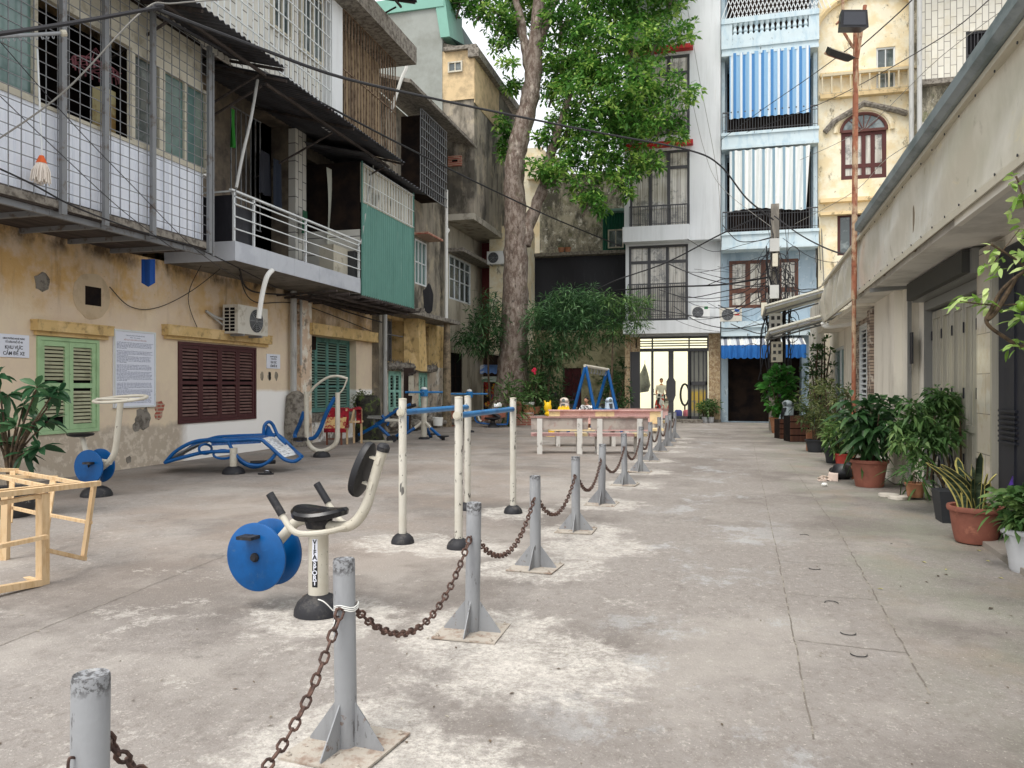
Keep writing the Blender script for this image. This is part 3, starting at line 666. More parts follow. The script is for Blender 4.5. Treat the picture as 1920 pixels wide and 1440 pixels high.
for a, b, gl, nm in ((6, hw(66), m_glassg, 1), (hw(243), hw(300), m_glass, 1), (hw(300), hw(386), m_glassg, 2)):
    window(FL, hA, a, b, zW + .05, 7.02, nm, (), m_creamframe, gl, oW, .07, .06, 'upper_window')
q = MB(); FL.box(q, 6, sE - .02, 7.02, 7.12, oW - .05, oW + .05); FL.box(q, 6, sE - .02, 7.12, 7.8, oW - .03, oW); q.build('window_header', m_creamframe, hA)
q = MB(); FL.quad(q, 6, sE, zF + .17, 7.9, -.3); FL.quad(q, 6, sE, 7.79, 7.9, oW - .02)
q.poly([FL.pt(sE - .03, z, o) for z, o in ((zF + .16, -.3), (7.8, -.3), (7.8, OV - .15), (zF + .16, OV - .15))]); q.build('room_backing', m_darkbrown, hA)
# things seen in the open bay
q = MB(); FL.box(q, hw(222), hw(246), zW + .02, 6.35, oW - .5, oW - .3); q.build('yellowed_board', M('yellowed_board', (188, 178, 134), [W(c=(150, 120, 70), s=2, lo=.5, hi=.6)]), hA)
q = MB(); gridbars(FL, q, 6, sE, zF + .1, 7.75, OV + .01, .20, .17, .0055); q.build('cage_grille', m_cage, hA)
q = MB()
for px in (115, 195, 284, 390):
    s = H(px, CY, OV + .03)[0]; FL.box(q, s - .045, s + .045, zF - .06, 7.78, OV + .03, OV + .09)
s = H(395, CY, OV + .05)[0]; FL.box(q, s + .03, s + .07, zF - .1, 7.7, OV + .04, OV + .08)
q.build('cage_post', m_cage, hA)
# corrugated canopy over the cage
def canopy(par, s0, s1, zo, zi, oo, oi=-.2, name='canopy', nper=6.5, mat=None):
    q = MB(); corr(q, FL.pt(s0, zo, oo), Vector((0, s1 - s0, 0)), FL.pt(s0, zi, oi) - FL.pt(s0, zo, oo), .022, (s1 - s0) * nper); c = q.build(name, mat or m_canopy, par, smooth=60)
    q = MB()
    FL.box(q, s0, s1, zo - .10, zo - .05, oo - .5, oo - .45)
    m = max(2, int((s1 - s0) / 2.2))
    for i in range(m + 1):
        s = s0 + .05 + (s1 - s0 - .1) * i / m
        q.beam(FL.pt(s, zo - .04, oo - .05), FL.pt(s, zi - .06, oi), .05, .05)
        q.beam(FL.pt(s, zo - .08, oo - .6), FL.pt(s, zo - 1.0, min(1.0, oi + .1)), .035, .035)
    q.build('canopy_frame', m_wooddark, c)
    return c
sK = H(538, CY, 2.6)[0]
canopy(hA, 6, sK, 7.72, 8.45, 2.6)
# ---- house B
hB = thing('balcony_house', 'ochre house with a grey metal-fronted balcony under a dark corrugated canopy', 'house', (XL, 20, 0))
q = MB()
rd = FL.rc(583, 668, 634, 772, m=625)
FL.wall(q, sA, sB, 0, 4.0, [(rd[0], rd[1], rd[2], rd[3], .35)], 0)
q.cur = 1; FL.wall(q, sE + .15, sB - .3, 4.2, 8.3, [(H(470)[0], H(541)[0], 4.22, H(505, 215)[1], 1.2, True), (H(563)[0], H(597)[0], 4.22, H(580, 300)[1], 1.2, True)], 0)
FL.box(q, sA, sB, 0, 10.9, -7, -1.3)
q.build('wall', [m_yellow, M('dark_balcony_wall', (128, 116, 100), [W(c=(84, 76, 68), s=1.5, lo=.4, hi=.6)])], hB)  # balcony back wall has its own darker, mottled colour
q = MB(); FL.quad(q, H(470)[0], H(541)[0], 4.22, H(505, 215)[1], -.5); FL.quad(q, H(563)[0], H(597)[0], 4.22, H(580, 300)[1], -.5); q.build('dark_room', m_dark, hB)
shutters(FL, hB, rd[0], rd[1], rd[2], rd[3], 4, m_teal, m_tealslat, -.25, rows=3, pitch=.075, st=.06)
q = MB(); FL.box(q, H(583)[0], H(600)[0], H(590, 655)[1], rd[3], -.24, -.12); q.build('wall_box', m_darkbrown, hB)
a = FL.rc(573, 700, 614, 634, m=630); q = MB(); FL.box(q, a[0], a[1], a[2], a[3], -.01, .22); q.build('lintel', m_trimY, hB)
q = MB(); a = FL.rc(578, 672, 772, 786, m=625); FL.box(q, a[0], a[1], a[2], a[3], -.3, .07); q.build('sill', m_stuccodark, hB)
q = MB(); FL.box(q, H(557)[0], H(577)[0], 0, 4.0, 0, .12); q.build('pilaster', M('peeling_pilaster', (214, 190, 164), [W(c=(236, 230, 216), s=3, lo=.5, hi=.58, f=.9), W(c=(130, 120, 108), s=4, lo=.56, hi=.62, f=.8, seed=4)], bump=.3), hB)
sb0, sb1 = H(441, CY, OV)[0], H(676, CY, OV)[0]
q = MB(); FL.box(q, sb0, sb1, 4.0, 4.38, OV - .02, OV); FL.box(q, sb0, sb0 + .02, 4.0, 4.38, 0, OV - .02)
for i in range(1, 5):
    s = sb0 + (sb1 - sb0) * i / 5; FL.box(q, s, s + .012, 4.0, 4.385, OV, OV + .004)
q.build('balcony_fascia', m_fascia, hB)
q = MB(); FL.box(q, sb0 + .02, sb1, 4.0 + .01, 4.14, 0, OV - .03); q.build('balcony_floor', m_slab, hB)
zT = 5.34; q = MB()
def hb(px): return H(px, CY, OV)[0]
for px in (442, 479, 576, 675): s = hb(px); FL.box(q, s - .02, s + .02, 4.38, zT, OV - .06, OV - .02)
for z in (4.62, 4.86, 5.10): FL.box(q, sb0, sb1, z - .011, z + .011, OV - .02, OV - .0)
FL.box(q, sb0 - .1, sb1, zT, zT + .035, OV - .07, OV); FL.box(q, sb0, sb1, zT - .10, zT - .075, OV - .05, OV - .02)
FL.box(q, sb0, sb0 + .03, zT, zT + .03, 0, OV)
q.build('balcony_railing', m_whitesteel, hB)
q = MB(); FL.box(q, sb0 + .03, sb0 + .05, 4.4, zT - .05, .3, OV - .1); FL.box(q, sb0 + .05, sb0 + .8, 4.4, 5.1, OV - .5, OV - .1); q.build('black_sheet', m_tarp, hB)
q = MB(); gridbars(FL, q, H(404)[0] + .2, H(470)[0], 5.2, H(440, 215)[1], .25, .2, 2.0, .012); q.build('bar_grille', m_cage, hB)
def hz(px, py, o=0): return H(px, py, o)[1]
q = MB(); FL.box(q, H(541)[0], H(562)[0], 4.2, 8.2, .0, .2); q.build('column', m_tilewall, hB)
q = MB(); FL.box(q, H(612)[0], H(662)[0], 4.2, 7.6, .05, .3); q.build('tiled_wall', m_tilewall, hB)
q = MB(); s0 = H(590)[0]; drape(q, FL.pt(s0, 6.9, .28), (0, H(614)[0] - s0, 0), 2.5, 3, .08, (1, 0, 0)); q.build('curtain', M('tan_cloth', (170, 132, 104), [W(c=(130, 98, 76), s=(8, 8, .6), lo=.45, hi=.6)], rough=.95), hB, smooth=True)
q = MB(); s0 = H(612, CY, .7)[0]; q.grid(lambda u, v: FL.pt(s0 + u * 1.3, 7.35 - 2.0 * v - .12 * u, .7 + .06 * math.sin(7 * u + 3 * v)), 12, 8); q.build('plastic_sheet', M('pale_plastic_sheet', (206, 208, 194), rough=.4), hB, smooth=True)
q = MB(); s0 = H(655, CY, 1.3)[0]; FL.box(q, s0 - .1, s0 + .5, 4.4, 5.1, 1.25, 1.5); q.build('patterned_panel', m_grille, hB)
q = MB(); s0 = H(612, CY, 1.1)[0]; FL.box(q, s0, s0 + 1.3, 4.2, 5.15, .9, 1.3); q.build('storage_box', m_creamframe, hB)
sK2 = H(760, CY, 2.6)[0]
canopy(hB, sK + .02, sK2, 7.55, 8.35, 2.6, name='canopy')
q = MB(); q.tube(cm([at(443, 352, 14.6), at(455, 290, 14.8), at(470, 225, 15.0), at(483, 150, 15.3)], 5), .03, 8); q.build('canopy_strut', m_pvc, hB, smooth=True)
q = MB(); q.tube([FL.pt(hb(676), 5.3, OV), at(702, 298, 21.3)], .022, 8); q.build('canopy_strut', m_pvc, hB, smooth=True)
# ---- upper storey of A/B : white grille cage, tiles, old bars, slab and top canopy
q = MB(); s0, s1 = 9.5, H(612, CY, OV)[0]; sT = H(641, CY, OV)[0]; sU = H(741, CY, OV)[0]
FL.box(q, s0, sT, 8.42, 12.4, -.5, OV - .25); FL.box(q, s0, sT, 7.93, 8.42, OV - .32, OV - .25); q.build('upper_wall', m_tilewall, hB)
for a, b in ((395, 440), (505, 540), (560, 600)):
    sa_, sb_ = H(a, CY, OV - .25)[0], H(b, CY, OV - .25)[0]; window(FL, hB, sa_, sb_, 9.3, 11.3, 2, (10.8,), m_creamframe, m_glass, OV - .19, .05)
q = MB(); gridbars(FL, q, s0, s1, 8.2, 12.4, OV + .1, .19, .42, .010); q.build('white_grille', m_whitesteel, hB)
q = MB(); FL.box(q, sT - .55, sT, 7.9, 11.0, OV - .3, OV + .02); q.build('white_wall_strip', m_white, hB)
q = MB(); FL.box(q, sT + .002, sU, 8.42, 11.0, -.5, OV - .5); FL.box(q, sT + .002, sU, 8.02, 8.42, OV - .57, OV - .5); q.build('upper_wall', M('tan_stained_sheet', (158, 138, 108), [W(c=(92, 78, 64), s=(5, 5, .5), lo=.46, hi=.6, f=.9)]), hB)
q = MB(); gridbars(FL, q, sT + .03, sU, 8.0, 11.0, OV, .17, 1.4, .014); q.build('rusty_grille', m_rustbar, hB)
q = MB(); FL.box(q, sT + .05, sT + .9, 8.3, 9.5, OV - .48, OV - .4); q.build('dark_window', m_dark, hB)
q = MB(); FL.box(q, 14, sU + .3, 11.0, 11.12, -.5, OV + .55); FL.box(q, 14, sU + .3, 11.12, 11.5, OV + .4, OV + .55); q.build('eave_slab', m_stuccodark, hB)
canopy(hB, 14, H(783, CY, 2.9)[0], 11.9, 12.7, 2.9)
q = MB(); q.box(-16, XL + .8, 13, sU + .3, 11.5, 12.6); q.build('attic_wall', m_greyplaster, hB)
q = MB(); q.tube(cm([at(757, 100, 23.5), at(762, 125, 23.5), at(752, 150, 23.5), at(733, 210, 23.4)], 5), .05, 8); q.build('drainpipe', m_pvcw, hB, smooth=True)
# ---- house C
hC = thing('green_box_house', 'narrow mouldy grey house with a green corrugated box room and mint shutters below', 'house', (XL, 27, 0))
q = MB()
w1 = FL.rc(728, 751, 696, 771); w2 = FL.rc(785, 800, 699, 762)
FL.wall(q, sB, sC, 0, H(770, 686)[1], [(*w1, .12), (*w2, .12)], .0)
q.build('lower_wall', M('whitewashed_wall', (206, 192, 172), [W(c=(226, 222, 212), s=2, lo=.5, hi=.58, f=.8), W(c=(120, 112, 102), s=3, lo=.54, hi=.64, f=.8, seed=4), W(c=(70, 64, 58), s=2, lo=.46, hi=.58, f=.8, m=[(2, 1.1, .5)], seed=7)], bump=.3), hC)
for w_ in (w1, w2): shutters(FL, hC, *w_, 2, m_mint2, m_tealslat, .0, rows=2, pitch=.09, st=.09)
zM = H(770, 686)[1]; zR = H(770, 600)[1]
v1 = (H(714)[0], H(758)[0], zM + .1, zR - .1, .5); v2 = (H(785)[0], H(804)[0], zM + .1, zR - .1, .3)
q = MB(); FL.wall(q, sB, sC, zM, zR, [v1, v2], 0); q.build('mezzanine_wall', m_trimY, hC)
q = MB(); FL.quad(q, v1[0], v1[1], v1[2], v1[3], -.48); q.build('dark_room', m_darkbrown, hC)
window(FL, hC, *v2[:4], 2, ((zM + zR) / 2,), m_stuccodark, m_darkbrown, -.2)
q = MB()
for i in range(9): s = v1[0] + .1 + i * .12; FL.box(q, s, s + .02, v1[2], v1[3], -.1, -.08)
FL.box(q, v1[0], v1[1], v1[2] + .9, v1[2] + .94, -.08, -.04); q.build('bar_grille', m_cage, hC)
q = MB()
s0 = H(757)[0]; q.prism([FL.pt(s0, zM, 0), FL.pt(s0, zR, 0), FL.pt(s0 + .1, zR, .5), FL.pt(s0 + .3, zM - .2, .5)], (0, .7, 0)); q.build('leaning_panel', m_trimY, hC)
q = MB()
P = [FL.pt(H(712)[0] + (H(806)[0] - H(712)[0]) * i / 24, zM - .08 + rnd.uniform(-.03, .05), .22) for i in range(25)]; q.tube(P, [rnd.uniform(.09, .17) for _ in P], 7)
for i in range(90):
    c = P[rnd.randrange(25)] + Vector((rnd.uniform(-.12, .12), rnd.uniform(-.1, .1), .08)); q.tube([c, c + Vector((rnd.uniform(-.1, .14), rnd.uniform(-.1, .1), rnd.uniform(.04, .2)))], [.02, .004], 4)
q.build('planter_ledge', m_stuccodark, hC)
q = MB(); a = H(712)[0]; b = H(845, CY, .6)[0]; FL.box(q, a, b, zR, zR + .14, -.3, 1.0)
for i in range(14): c = FL.pt(rnd.uniform(a, b - 1), zR + .16, rnd.uniform(.3, 1)); q.tube([c, c + Vector((rnd.uniform(-.3, .3), rnd.uniform(-.3, .3), rnd.uniform(0, .15)))], [.06, .02], 5)
q.build('ledge_slab', m_stuccodark, hC)
q = MB(); FL.box(q, sB - .1, sB + .25, 0, 4.0, 0, .25); q.build('corner_pier', m_greyplaster, hC)
# upper wall C
u1 = FL.rc(778, 800, 452, 535)
q = MB(); FL.wall(q, sB - .4, sC, zR, 11.2, [(*u1, .2), (H(752)[0], H(790)[0], 8.6, 11.0, .6, True)], .0); FL.box(q, sB, sC, 0, 11.2, -7, -.9); q.build('upper_wall', m_greyplaster, hC)
window(FL, hC, *u1, 3, (u1[2] + (u1[3] - u1[2]) * .5,), m_whitesteel, m_glassg, -.05, .06)
q = MB(); FL.box(q, u1[0] - .2, u1[1] + .2, u1[3] + .1, u1[3] + .18, 0, .6); q.build('window_hood', m_brickx, hC)
q = MB(); FL.box(q, H(752)[0], H(790)[0], 8.4, 11.0, 0, .9); q.build('dark_bay', m_darkbrown, hC)
q = MB(); gridbars(FL, q, H(740)[0], H(792)[0], 8.2, 11.0, .95, .22, .3, .014); q.build('bar_grille', m_cage, hC)
q = MB(); q.hexa([FL.pt(s, z, o) for z in (0, .1) for s, o in (()) ] or [FL.pt(s, 11.2 + dz + (.0 if o > 0 else .5), o) for dz in (0, .12) for s, o in ((sB, -.5), (sC + .3, -.5), (sC + .3, 1.3), (sB, 1.3))]); q.build('roof_slab', m_stuccodark, hC)
scar(FL, hC, 803, 560, 28, m_tarp, .01, seed=3, name='soot_stain')
# green corrugated box
g0, g1 = hb(677), hb(775); zg = 6.42
q = MB(); corr(q, FL.pt(g0, 3.95, OV), Vector((0, g1 - g0, 0)), Vector((0, 0, zg - 3.95)), .02, 26); q.cur = 0
corr(q, FL.pt(g1, 3.95, 0), Vector((OV, 0, 0)), Vector((0, 0, zg + 1.1 - 3.95)), .02, 9)
q.build('green_box_wall', m_greencorr, hC, smooth=60)
q = MB(); FL.box(q, g0 + .03, g0 + .10, 3.98, 5.7, 0, OV - .05); q.cur = 1; FL.box(q, g0 + .03, g0 + .10, 5.7, 7.5, 0, OV - .05); q.build('side_wall', [m_tilewall, m_darkbrown], hC)
q = MB(); FL.box(q, g0, g1, 3.9, 3.98, 0, OV); q.build('box_floor', m_wooddark, hC)
window(FL, hC, g0 + .05, g1 - .05, zg, zg + 1.05, 2, (), m_creamframe, m_curtain, OV - .04, .07, .06, bars=18, mb_=m_whitesteel)
q = MB(); FL.box(q, g1 - .07, g1, 3.95, zg + 1.1, OV, OV + .03); FL.box(q, g0, g0 + .05, 3.95, 7.5, OV, OV + .03); q.build('box_edge', m_greencorr, hC)
q = MB(); corr(q, FL.pt(g0 - .5, zg + 1.12, OV + .35), Vector((0, g1 - g0 + .9, 0)), Vector((-1.9, 0, .45)), .03, 20); q.build('small_canopy', m_canopy, hC, smooth=60)
q = MB()
for i in range(16):
    s = g0 - 1.5 + i * .36; q.beam(FL.pt(s, 3.86 + rnd.uniform(-.06, .04), .05), FL.pt(s + rnd.uniform(-.2, .2), 3.86, OV + rnd.uniform(-.1, .25)), .05, .05)
for o in (.3, .8, 1.3): q.beam(FL.pt(g0 - 1.2, 3.82, o), FL.pt(g1 + .3, 3.8, o), .06, .05)
q.build('broken_rafters', m_wooddark, hC)
# ---- house D : grey tall block with overhang
hD = thing('overhang_block', 'tall stained grey block with an overhanging upper box and sloping green sheet roof', 'house', (XL, 32, 0))
yF = sC - .0
dw = FL.rc(845, 868, 662, 736); uw = FL.rc(842, 882, 486, 566)
q = MB(); FL.wall(q, sC, sD, 0, 8.45, [(*dw, .3), (*uw, .25)], 0); q.poly([(XL, sD, 0), (XL - 4, sD, 0), (XL - 4, sD, 9), (XL, sD, 9)])
q.poly([(XL, sC, 4), (XL - 4, sC, 4), (XL - 4, sC, 12), (XL, sC, 12)])
q.build('wall', M('pale_stained_wall', (186, 178, 160), [W(c=(140, 132, 116), s=(1.5, 1.5, .5), lo=.48, hi=.62, f=.8), W(c=(80, 76, 68), s=(3, 3, .8), lo=.6, hi=.68, f=.8, seed=4)], bump=.2), hD)
window(FL, hD, *uw, 4, (uw[2] + (uw[3] - uw[2]) * .46, uw[2] + (uw[3] - uw[2]) * .78), m_whitesteel, m_glass, -.04, .07)
window(FL, hD, *dw, 2, (dw[2] + .7,), m_darkbrown, m_dark, -.1, .06)
q = MB(); a = FL.rc(838, 915, 466, 473, m=840); FL.box(q, a[0], a[1], a[2], a[2] + .15, 0, .7); q.build('window_hood', m_stuccodark, hD)
xo = XL + 1.27; yD2 = sD + 1.6; zt = 14.2
q = MB()
x0 = xo
q.poly([(XL - .3, sC + .02, 8.45), (x0, sC + .02, 8.45), (x0, sC + .02, 15.1), (XL - .3, sC + .02, 15.6)])
q.poly([(x0, sC + .02, 8.45), (x0, yD2, 8.45), (x0, yD2, 14.5), (x0, sC + .02, 15.1)])
q.poly([(XL - .3, sC + .02, 8.45), (x0, sC + .02, 8.45), (x0, yD2, 8.45), (XL - .3, yD2, 8.45)]); q.build('overhang_box', m_greyplaster, hD)
FD = Fr((0, sC, 0), (1, 0, 0), (0, -1, 0))
FD2 = Fr((x0, 0, 0), (0, 1, 0), (1, 0, 0))
q = MB(); s0 = FD.hit(828)[0]; FD.box(q, s0, x0 + .015, FD.hit(860, 188)[1], 15.15, 0, .03); FD2.box(q, sC - .0, sC + 3.6, FD2.hit(900, 205)[1], 14.9, .0, .03); q.build('beige_render', m_beige, hD)
q = MB(); s0 = FD.hit(700)[0]; s1 = FD.hit(830)[0]; FD.box(q, s0, s1, 11.3, 17.0, -2, .05); q.build('cement_gable', m_cement, hD)
q = MB(); FD.box(q, s0, s1 + .1, 16.95, 17.5, -2.2, .15)
q.hexa([FD.pt(s, z, o) for o in (.12, -2) for s, z in ((s1 - .35, 17.5), (s1 - .05, 15.7), (s1 + .35, 15.7), (s1 + .1, 17.5))]); q.build('green_roof_edge', m_greenroof, hD)
q = MB(); q.poly([FD.pt(s1, 17.4, 0), FD.pt(s1 + .35, 15.7, .05), FD.pt(x0 + .1, 15.0, .05), FD.pt(x0 + .1, 14.8, -5), FD.pt(s1, 17.2, -5)]); q.build('roof_sheet', M('dark_teal_roof', (70, 100, 96), rough=.6), hD)
q = MB(); FD.box(q, s1 + .1, x0 + .15, 15.1, 15.25, -.1, .2); FD2.box(q, sC - .2, yD2, 14.75, 15.1, -.2, .25); q.build('roof_edge', m_stuccodark, hD)
a = (FD.hit(841)[0], FD.hit(868)[0], FD.hit(850, 137)[1], FD.hit(850, 117)[1]); window(FD, hD, *a, 2, (), m_creamframe, m_glass, .05)
a = (FD.hit(841)[0], FD.hit(866)[0], FD.hit(850, 312)[1], FD.hit(850, 293)[1]); window(FD, hD, *a, 1, (), m_brickx, m_dark, .03, .16)
q = MB(); FD.box(q, XL + .02, x0 + .03, 8.25, 8.5, -6, .12); q.build('box_floor_slab', M('pale_slab', (170, 164, 150), [W(c=(110, 104, 94), s=2, lo=.48, hi=.6, f=.8)], bump=.2), hD)
# ---- things on / in front of the left row
def ac(name_label, f, s0, s1, z0, z1, o0, o1, body, side=True):
    t = thing('air_conditioner', name_label, 'air conditioner', f.pt((s0 + s1) / 2, z0, o0), group='outdoor air conditioner units')
    q = MB(); f.box(q, s0, s1, z0, z1, o0, o1); q.build('casing', body, t)
    w_ = s1 - s0; h_ = z1 - z0; c = f.pt(s0 + w_ * .38 if f is not FL else s0 + w_ * .60, (z0 + z1) / 2, o1)
    if f is not FL: c = f.pt(s0 + w_ * .36, (z0 + z1) / 2, o1)
    q = MB(); r_ = h_ * .41
    for k in range(1, 7): rr_ = r_ * k / 6; q.tube([c + f.n * .012 + f.a * rr_ * math.cos(a) + Vector((0, 0, rr_ * math.sin(a))) for a in [2 * math.pi * i / 20 for i in range(20)]], .005, 4, closed=True)
    for k in range(8): a = math.pi * k / 4; q.beam(c + f.n * .012, c + f.n * .012 + f.a * r_ * math.cos(a) + Vector((0, 0, r_ * math.sin(a))), .008, .008)
    q.build('fan_grille', m_steel, t)
    q = MB(); q.lathe(c + f.n * .001, [(0, 0), (r_, 0), (r_, .006), (0, .006)], 24, ax=f.n); q.build('fan_recess', m_grille, t)
    if side:
        q = MB(); 
        for i in range(2):
            for j in range(7):
                oa = o0 + .05 + (o1 - o0 - .1) * i / 2; za = z0 + .05 + (h_ - .1) * j / 7
                f.box(q, s0 - .006, s0, za, za + (h_ - .1) / 7 - .02, oa, oa + (o1 - o0) / 2 - .08)
        q.build('side_vents', m_dark, t)
    q = MB()
    for s in (s0 + w_ * .2, s0 + w_ * .8): f.box(q, s - .02, s + .02, z0 - .05, z0, 0, o1); 
    q.build('bracket', m_steel, t)
    return t
za, zb = H(468, 627, .5)[1], H(468, 574, .5)[1]
ac('dusty beige air conditioner unit hung on the ochre wall above the maroon shutters', FL, H(446, CY, .5)[0], H(502, CY, .5)[0], za, zb, .12, .5, m_acbody)
q = MB(); q.tube(cm([FL.pt(H(384)[0], H(384, 583)[1], .03), FL.pt(H(398)[0], H(398, 595)[1], .1), FL.pt(H(420)[0], H(420, 600)[1], .15), FL.pt(H(438, CY, .2)[0], H(438, 590, .2)[1], .2)], 5), .03, 7)
q.tube(cm([FL.pt(H(384)[0], H(384, 583)[1], .03), FL.pt(H(405)[0], H(405, 605)[1], .1), FL.pt(H(432, CY, .2)[0], H(432, 618, .2)[1], .2)], 5), .02, 7)
solo(q.build('refrigerant_pipe', m_pvc, smooth=True), 'insulated pipes running from a wall hole to the beige air conditioner', 'pipe')
def sign(label, s0, s1, z0, z1, lines, fr=None):
    t = thing('sign', label, 'sign', FL.pt((s0 + s1) / 2, z0, 0)); q = MB(); FL.box(q, s0, s1, z0, z1, .005, .02); q.build('panel', m_paper if not fr else m_whitepanel, t)
    for (tx, cy_, sz, m_, sx) in lines: text('lettering', tx, sz, FL.pt((s0 + s1) / 2, z0 + (z1 - z0) * cy_, .0215), (0, 1, 0), (0, 0, 1), m_, t, sx=sx, bold=sz * .018)
    return t
sg = FL.rc(-6, 53, 627, 670, m=25); hh = sg[3] - sg[2]
LN = [('UBND PHƯỜNG HAI BÀ TRƯNG', .78, hh * .105, m_inkblack, .72), ('TỔ DÂN PHỐ SỐ 4B', .62, hh * .115, m_inkblack, .85), ('KHU VỰC', .36, hh * .215, m_inkblack, .95), ('CẤM ĐỂ XE', .10, hh * .215, m_inkblack, .95)]
sign('white no-parking sign with black lettering left of the pale green shutters', *sg, LN)
sg = FL.rc(499, 524, 664, 691, m=511); hh = sg[3] - sg[2]
sign('small white no-parking sign right of the maroon shutters', *sg, [(a, b, c / 2.2 * 2.2 * (hh / hh), d, e * .8) for a, b, c, d, e in [(x[0], x[1], x[2] * hh / (FL.rc(-6, 53, 627, 670, m=25)[3] - FL.rc(-6, 53, 627, 670, m=25)[2]), x[3], x[4]) for x in LN]])
nb = FL.rc(211, 289, 620, 764, m=250); t = thing('notice_board', 'tall white framed notice board covered in lines of print between the two shutters', 'notice board', FL.pt((nb[0] + nb[1]) / 2, nb[2], 0))
q = MB(); FL.box(q, *nb, .004, .03); q.build('panel', m_paper, t)
q = MB(); a, b, c, d = nb; e_ = .035
for x in ((a, b, d - e_, d), (a, b, c, c + e_), (a, a + e_, c + e_, d - e_), (b - e_, b, c + e_, d - e_)): FL.box(q, *x, .03, .045)
q.build('board_frame', m_whitesteel, t)
hn = d - c; sm = (a + b) / 2
text('heading', 'CỘNG HÒA XÃ HỘI CHỦ NGHĨA VIỆT NAM', hn * .017, FL.pt(sm, c + hn * .925, .031), (0, 1, 0), (0, 0, 1), m_ink, t)
text('heading', 'Độc lập - Tự do - Hạnh phúc', hn * .015, FL.pt(sm, c + hn * .90, .031), (0, 1, 0), (0, 0, 1), m_ink, t)
text('heading', 'NỘI QUY KHU DÂN CƯ VĂN HÓA', hn * .026, FL.pt(sm, c + hn * .865, .031), (0, 1, 0), (0, 0, 1), m_inkred, t)
words = 'các hộ gia đình trong khu dân cư thực hiện tốt nội quy giữ gìn vệ sinh chung không để xe lấn chiếm sân chơi bảo vệ cây xanh đoàn kết giúp đỡ nhau'.split()
rw = random.Random(4); L_ = []
for i in range(44):
    if i in (4, 9, 14, 20, 27, 33, 39): L_.append(' '.join(rw.choice(words) for _ in range(4)))
    elif i in (5, 15, 28): L_.append('')
    else:
        l = ''
        while len(l) < 52: l += rw.choice(words) + ' '
        L_.append(l[:54])
cu = text('printed_text', '\n'.join(L_), hn * .0178, FL.pt(a + .07, c + hn * .83, .031), (0, 1, 0), (0, 0, 1), m_ink, t, align='LEFT', sx=1)
bx = [v.co.y for v in cu.data.vertices]; w_ = max(bx) - min(bx); k_ = (b - a - .14) / w_; zs_ = [v.co.z for v in cu.data.vertices]; kz = (hn * .79) / (max(zs_) - min(zs_)); y0_, z1_ = min(bx), max(zs_)
for v in cu.data.vertices: v.co.y = y0_ + (v.co.y - y0_) * k_; v.co.z = z1_ + (v.co.z - z1_) * kz
# pipes at the corners
def pipe(label, P, r, mat, name='drainpipe', cat='pipe', **k):
    q = MB(); q.tube(P, r, 10); return solo(q.build(name, mat, smooth=True), label, cat, **k)
s = H(545)[0]; pipe('thick grey drainpipe down the corner beside the small no-parking sign', [FL.pt(s - .1, .9, .14), FL.pt(s - .1, 4.0, .14)], .085, m_pvc)
pipe('thin grey pipe beside the thick drainpipe at the peeling pilaster', [FL.pt(s + .22, 2.1, .17), FL.pt(s + .22, 4.0, .17)], .035, m_pvc)
pipe('grey drainpipe down the pier left of the mint shutters', [FL.pt(sB + .2, .4, .32), FL.pt(sB + .2, 3.9, .32)], .07, m_pvc)
s = H(829)[0]; pipe('long white drainpipe down the edge of the green box house', cm([FL.pt(s - .2, 9.4, .25), FL.pt(s - .2, 6, .25), FL.pt(s - .25, 3, .25), FL.pt(s - .4, 1.0, .2)], 4), .07, m_pvcw)
q = MB(); q.tube(cm([at(835, 402, 31), at(838, 425, 31), at(842, 432, 31), at(836, 440, 31)], 4), .035, 6); solo(q.build('elbow_pipe', m_pvcw, smooth=True), 'short white elbow pipe under the overhang of the grey block', 'pipe')
# grey cement plinth with drain debris at the corner
q = MB(); s = H(540)[0]; P = []
q.lathe(FL.pt(s + .05, 0, .2), [(.28, 0), (.32, .5), (.28, 1.0), (.24, 1.3), (.1, 1.42), (0, 1.44)], 14); solo(q.build('cement_plinth', m_stuccodark), 'rough grey cement plinth round the drainpipe foot', 'plinth')
# white bent pipe hanging below the balcony
q = MB(); q.tube(cm([at(511, 506, 15.6), at(500, 520, 15.5), at(491, 555, 15.5), at(485, 597, 15.5)], 6), .05, 9)
solo(q.build('bent_pipe', m_pvcw, smooth=True), 'white curved pipe hanging from the balcony edge above the air conditioner', 'pipe')
# blue cloth under the cage
q = MB(); q.grid(lambda u, v: at(265 + 26 * u, 486 + 52 * v * (1 - .3 * abs(u - .5)), 13.4 + .04 * math.sin(8 * u)), 8, 8); solo(q.build('blue_cloth', M('royal_blue_rag', (24, 70, 140), rough=.9), smooth=True), 'blue rag hanging under the caged upper floor', 'cloth')
# mop
o_ = OV + .12; t = thing('mop', 'white string mop with an orange collar hanging head-down on the cage', 'mop', FL.pt(H(77, CY, o_)[0], 4.3, o_))
def P2(px, py): s, z = H(px, py, o_); return FL.pt(s, z, o_)
q = MB(); q.tube([P2(70, 92), P2(79, 296)], .013, 6); q.build('handle', m_whitesteel, t)
q = MB(); q.tube([P2(78, 292), P2(78, 306)], [.03, .07], 10); q.build('collar', M('orange_plastic', (214, 96, 44)), t)
q = MB()
for i in range(90):
    a = rnd.uniform(0, 6.28); b = rnd.uniform(.2, 1); c0 = P2(78, 305); c1 = P2(77, 338 + rnd.uniform(-3, 8)) + Vector((math.cos(a) * .12 * b, math.sin(a) * .14 * b, 0))
    q.tube([c0 + Vector((math.cos(a) * .05, math.sin(a) * .05, 0)), c0.lerp(c1, .5) + Vector((math.cos(a) * .05 * b, math.sin(a) * .05 * b, 0)), c1], .008, 4)
q.build('strings', M('mop_strings', (226, 216, 204)), t)
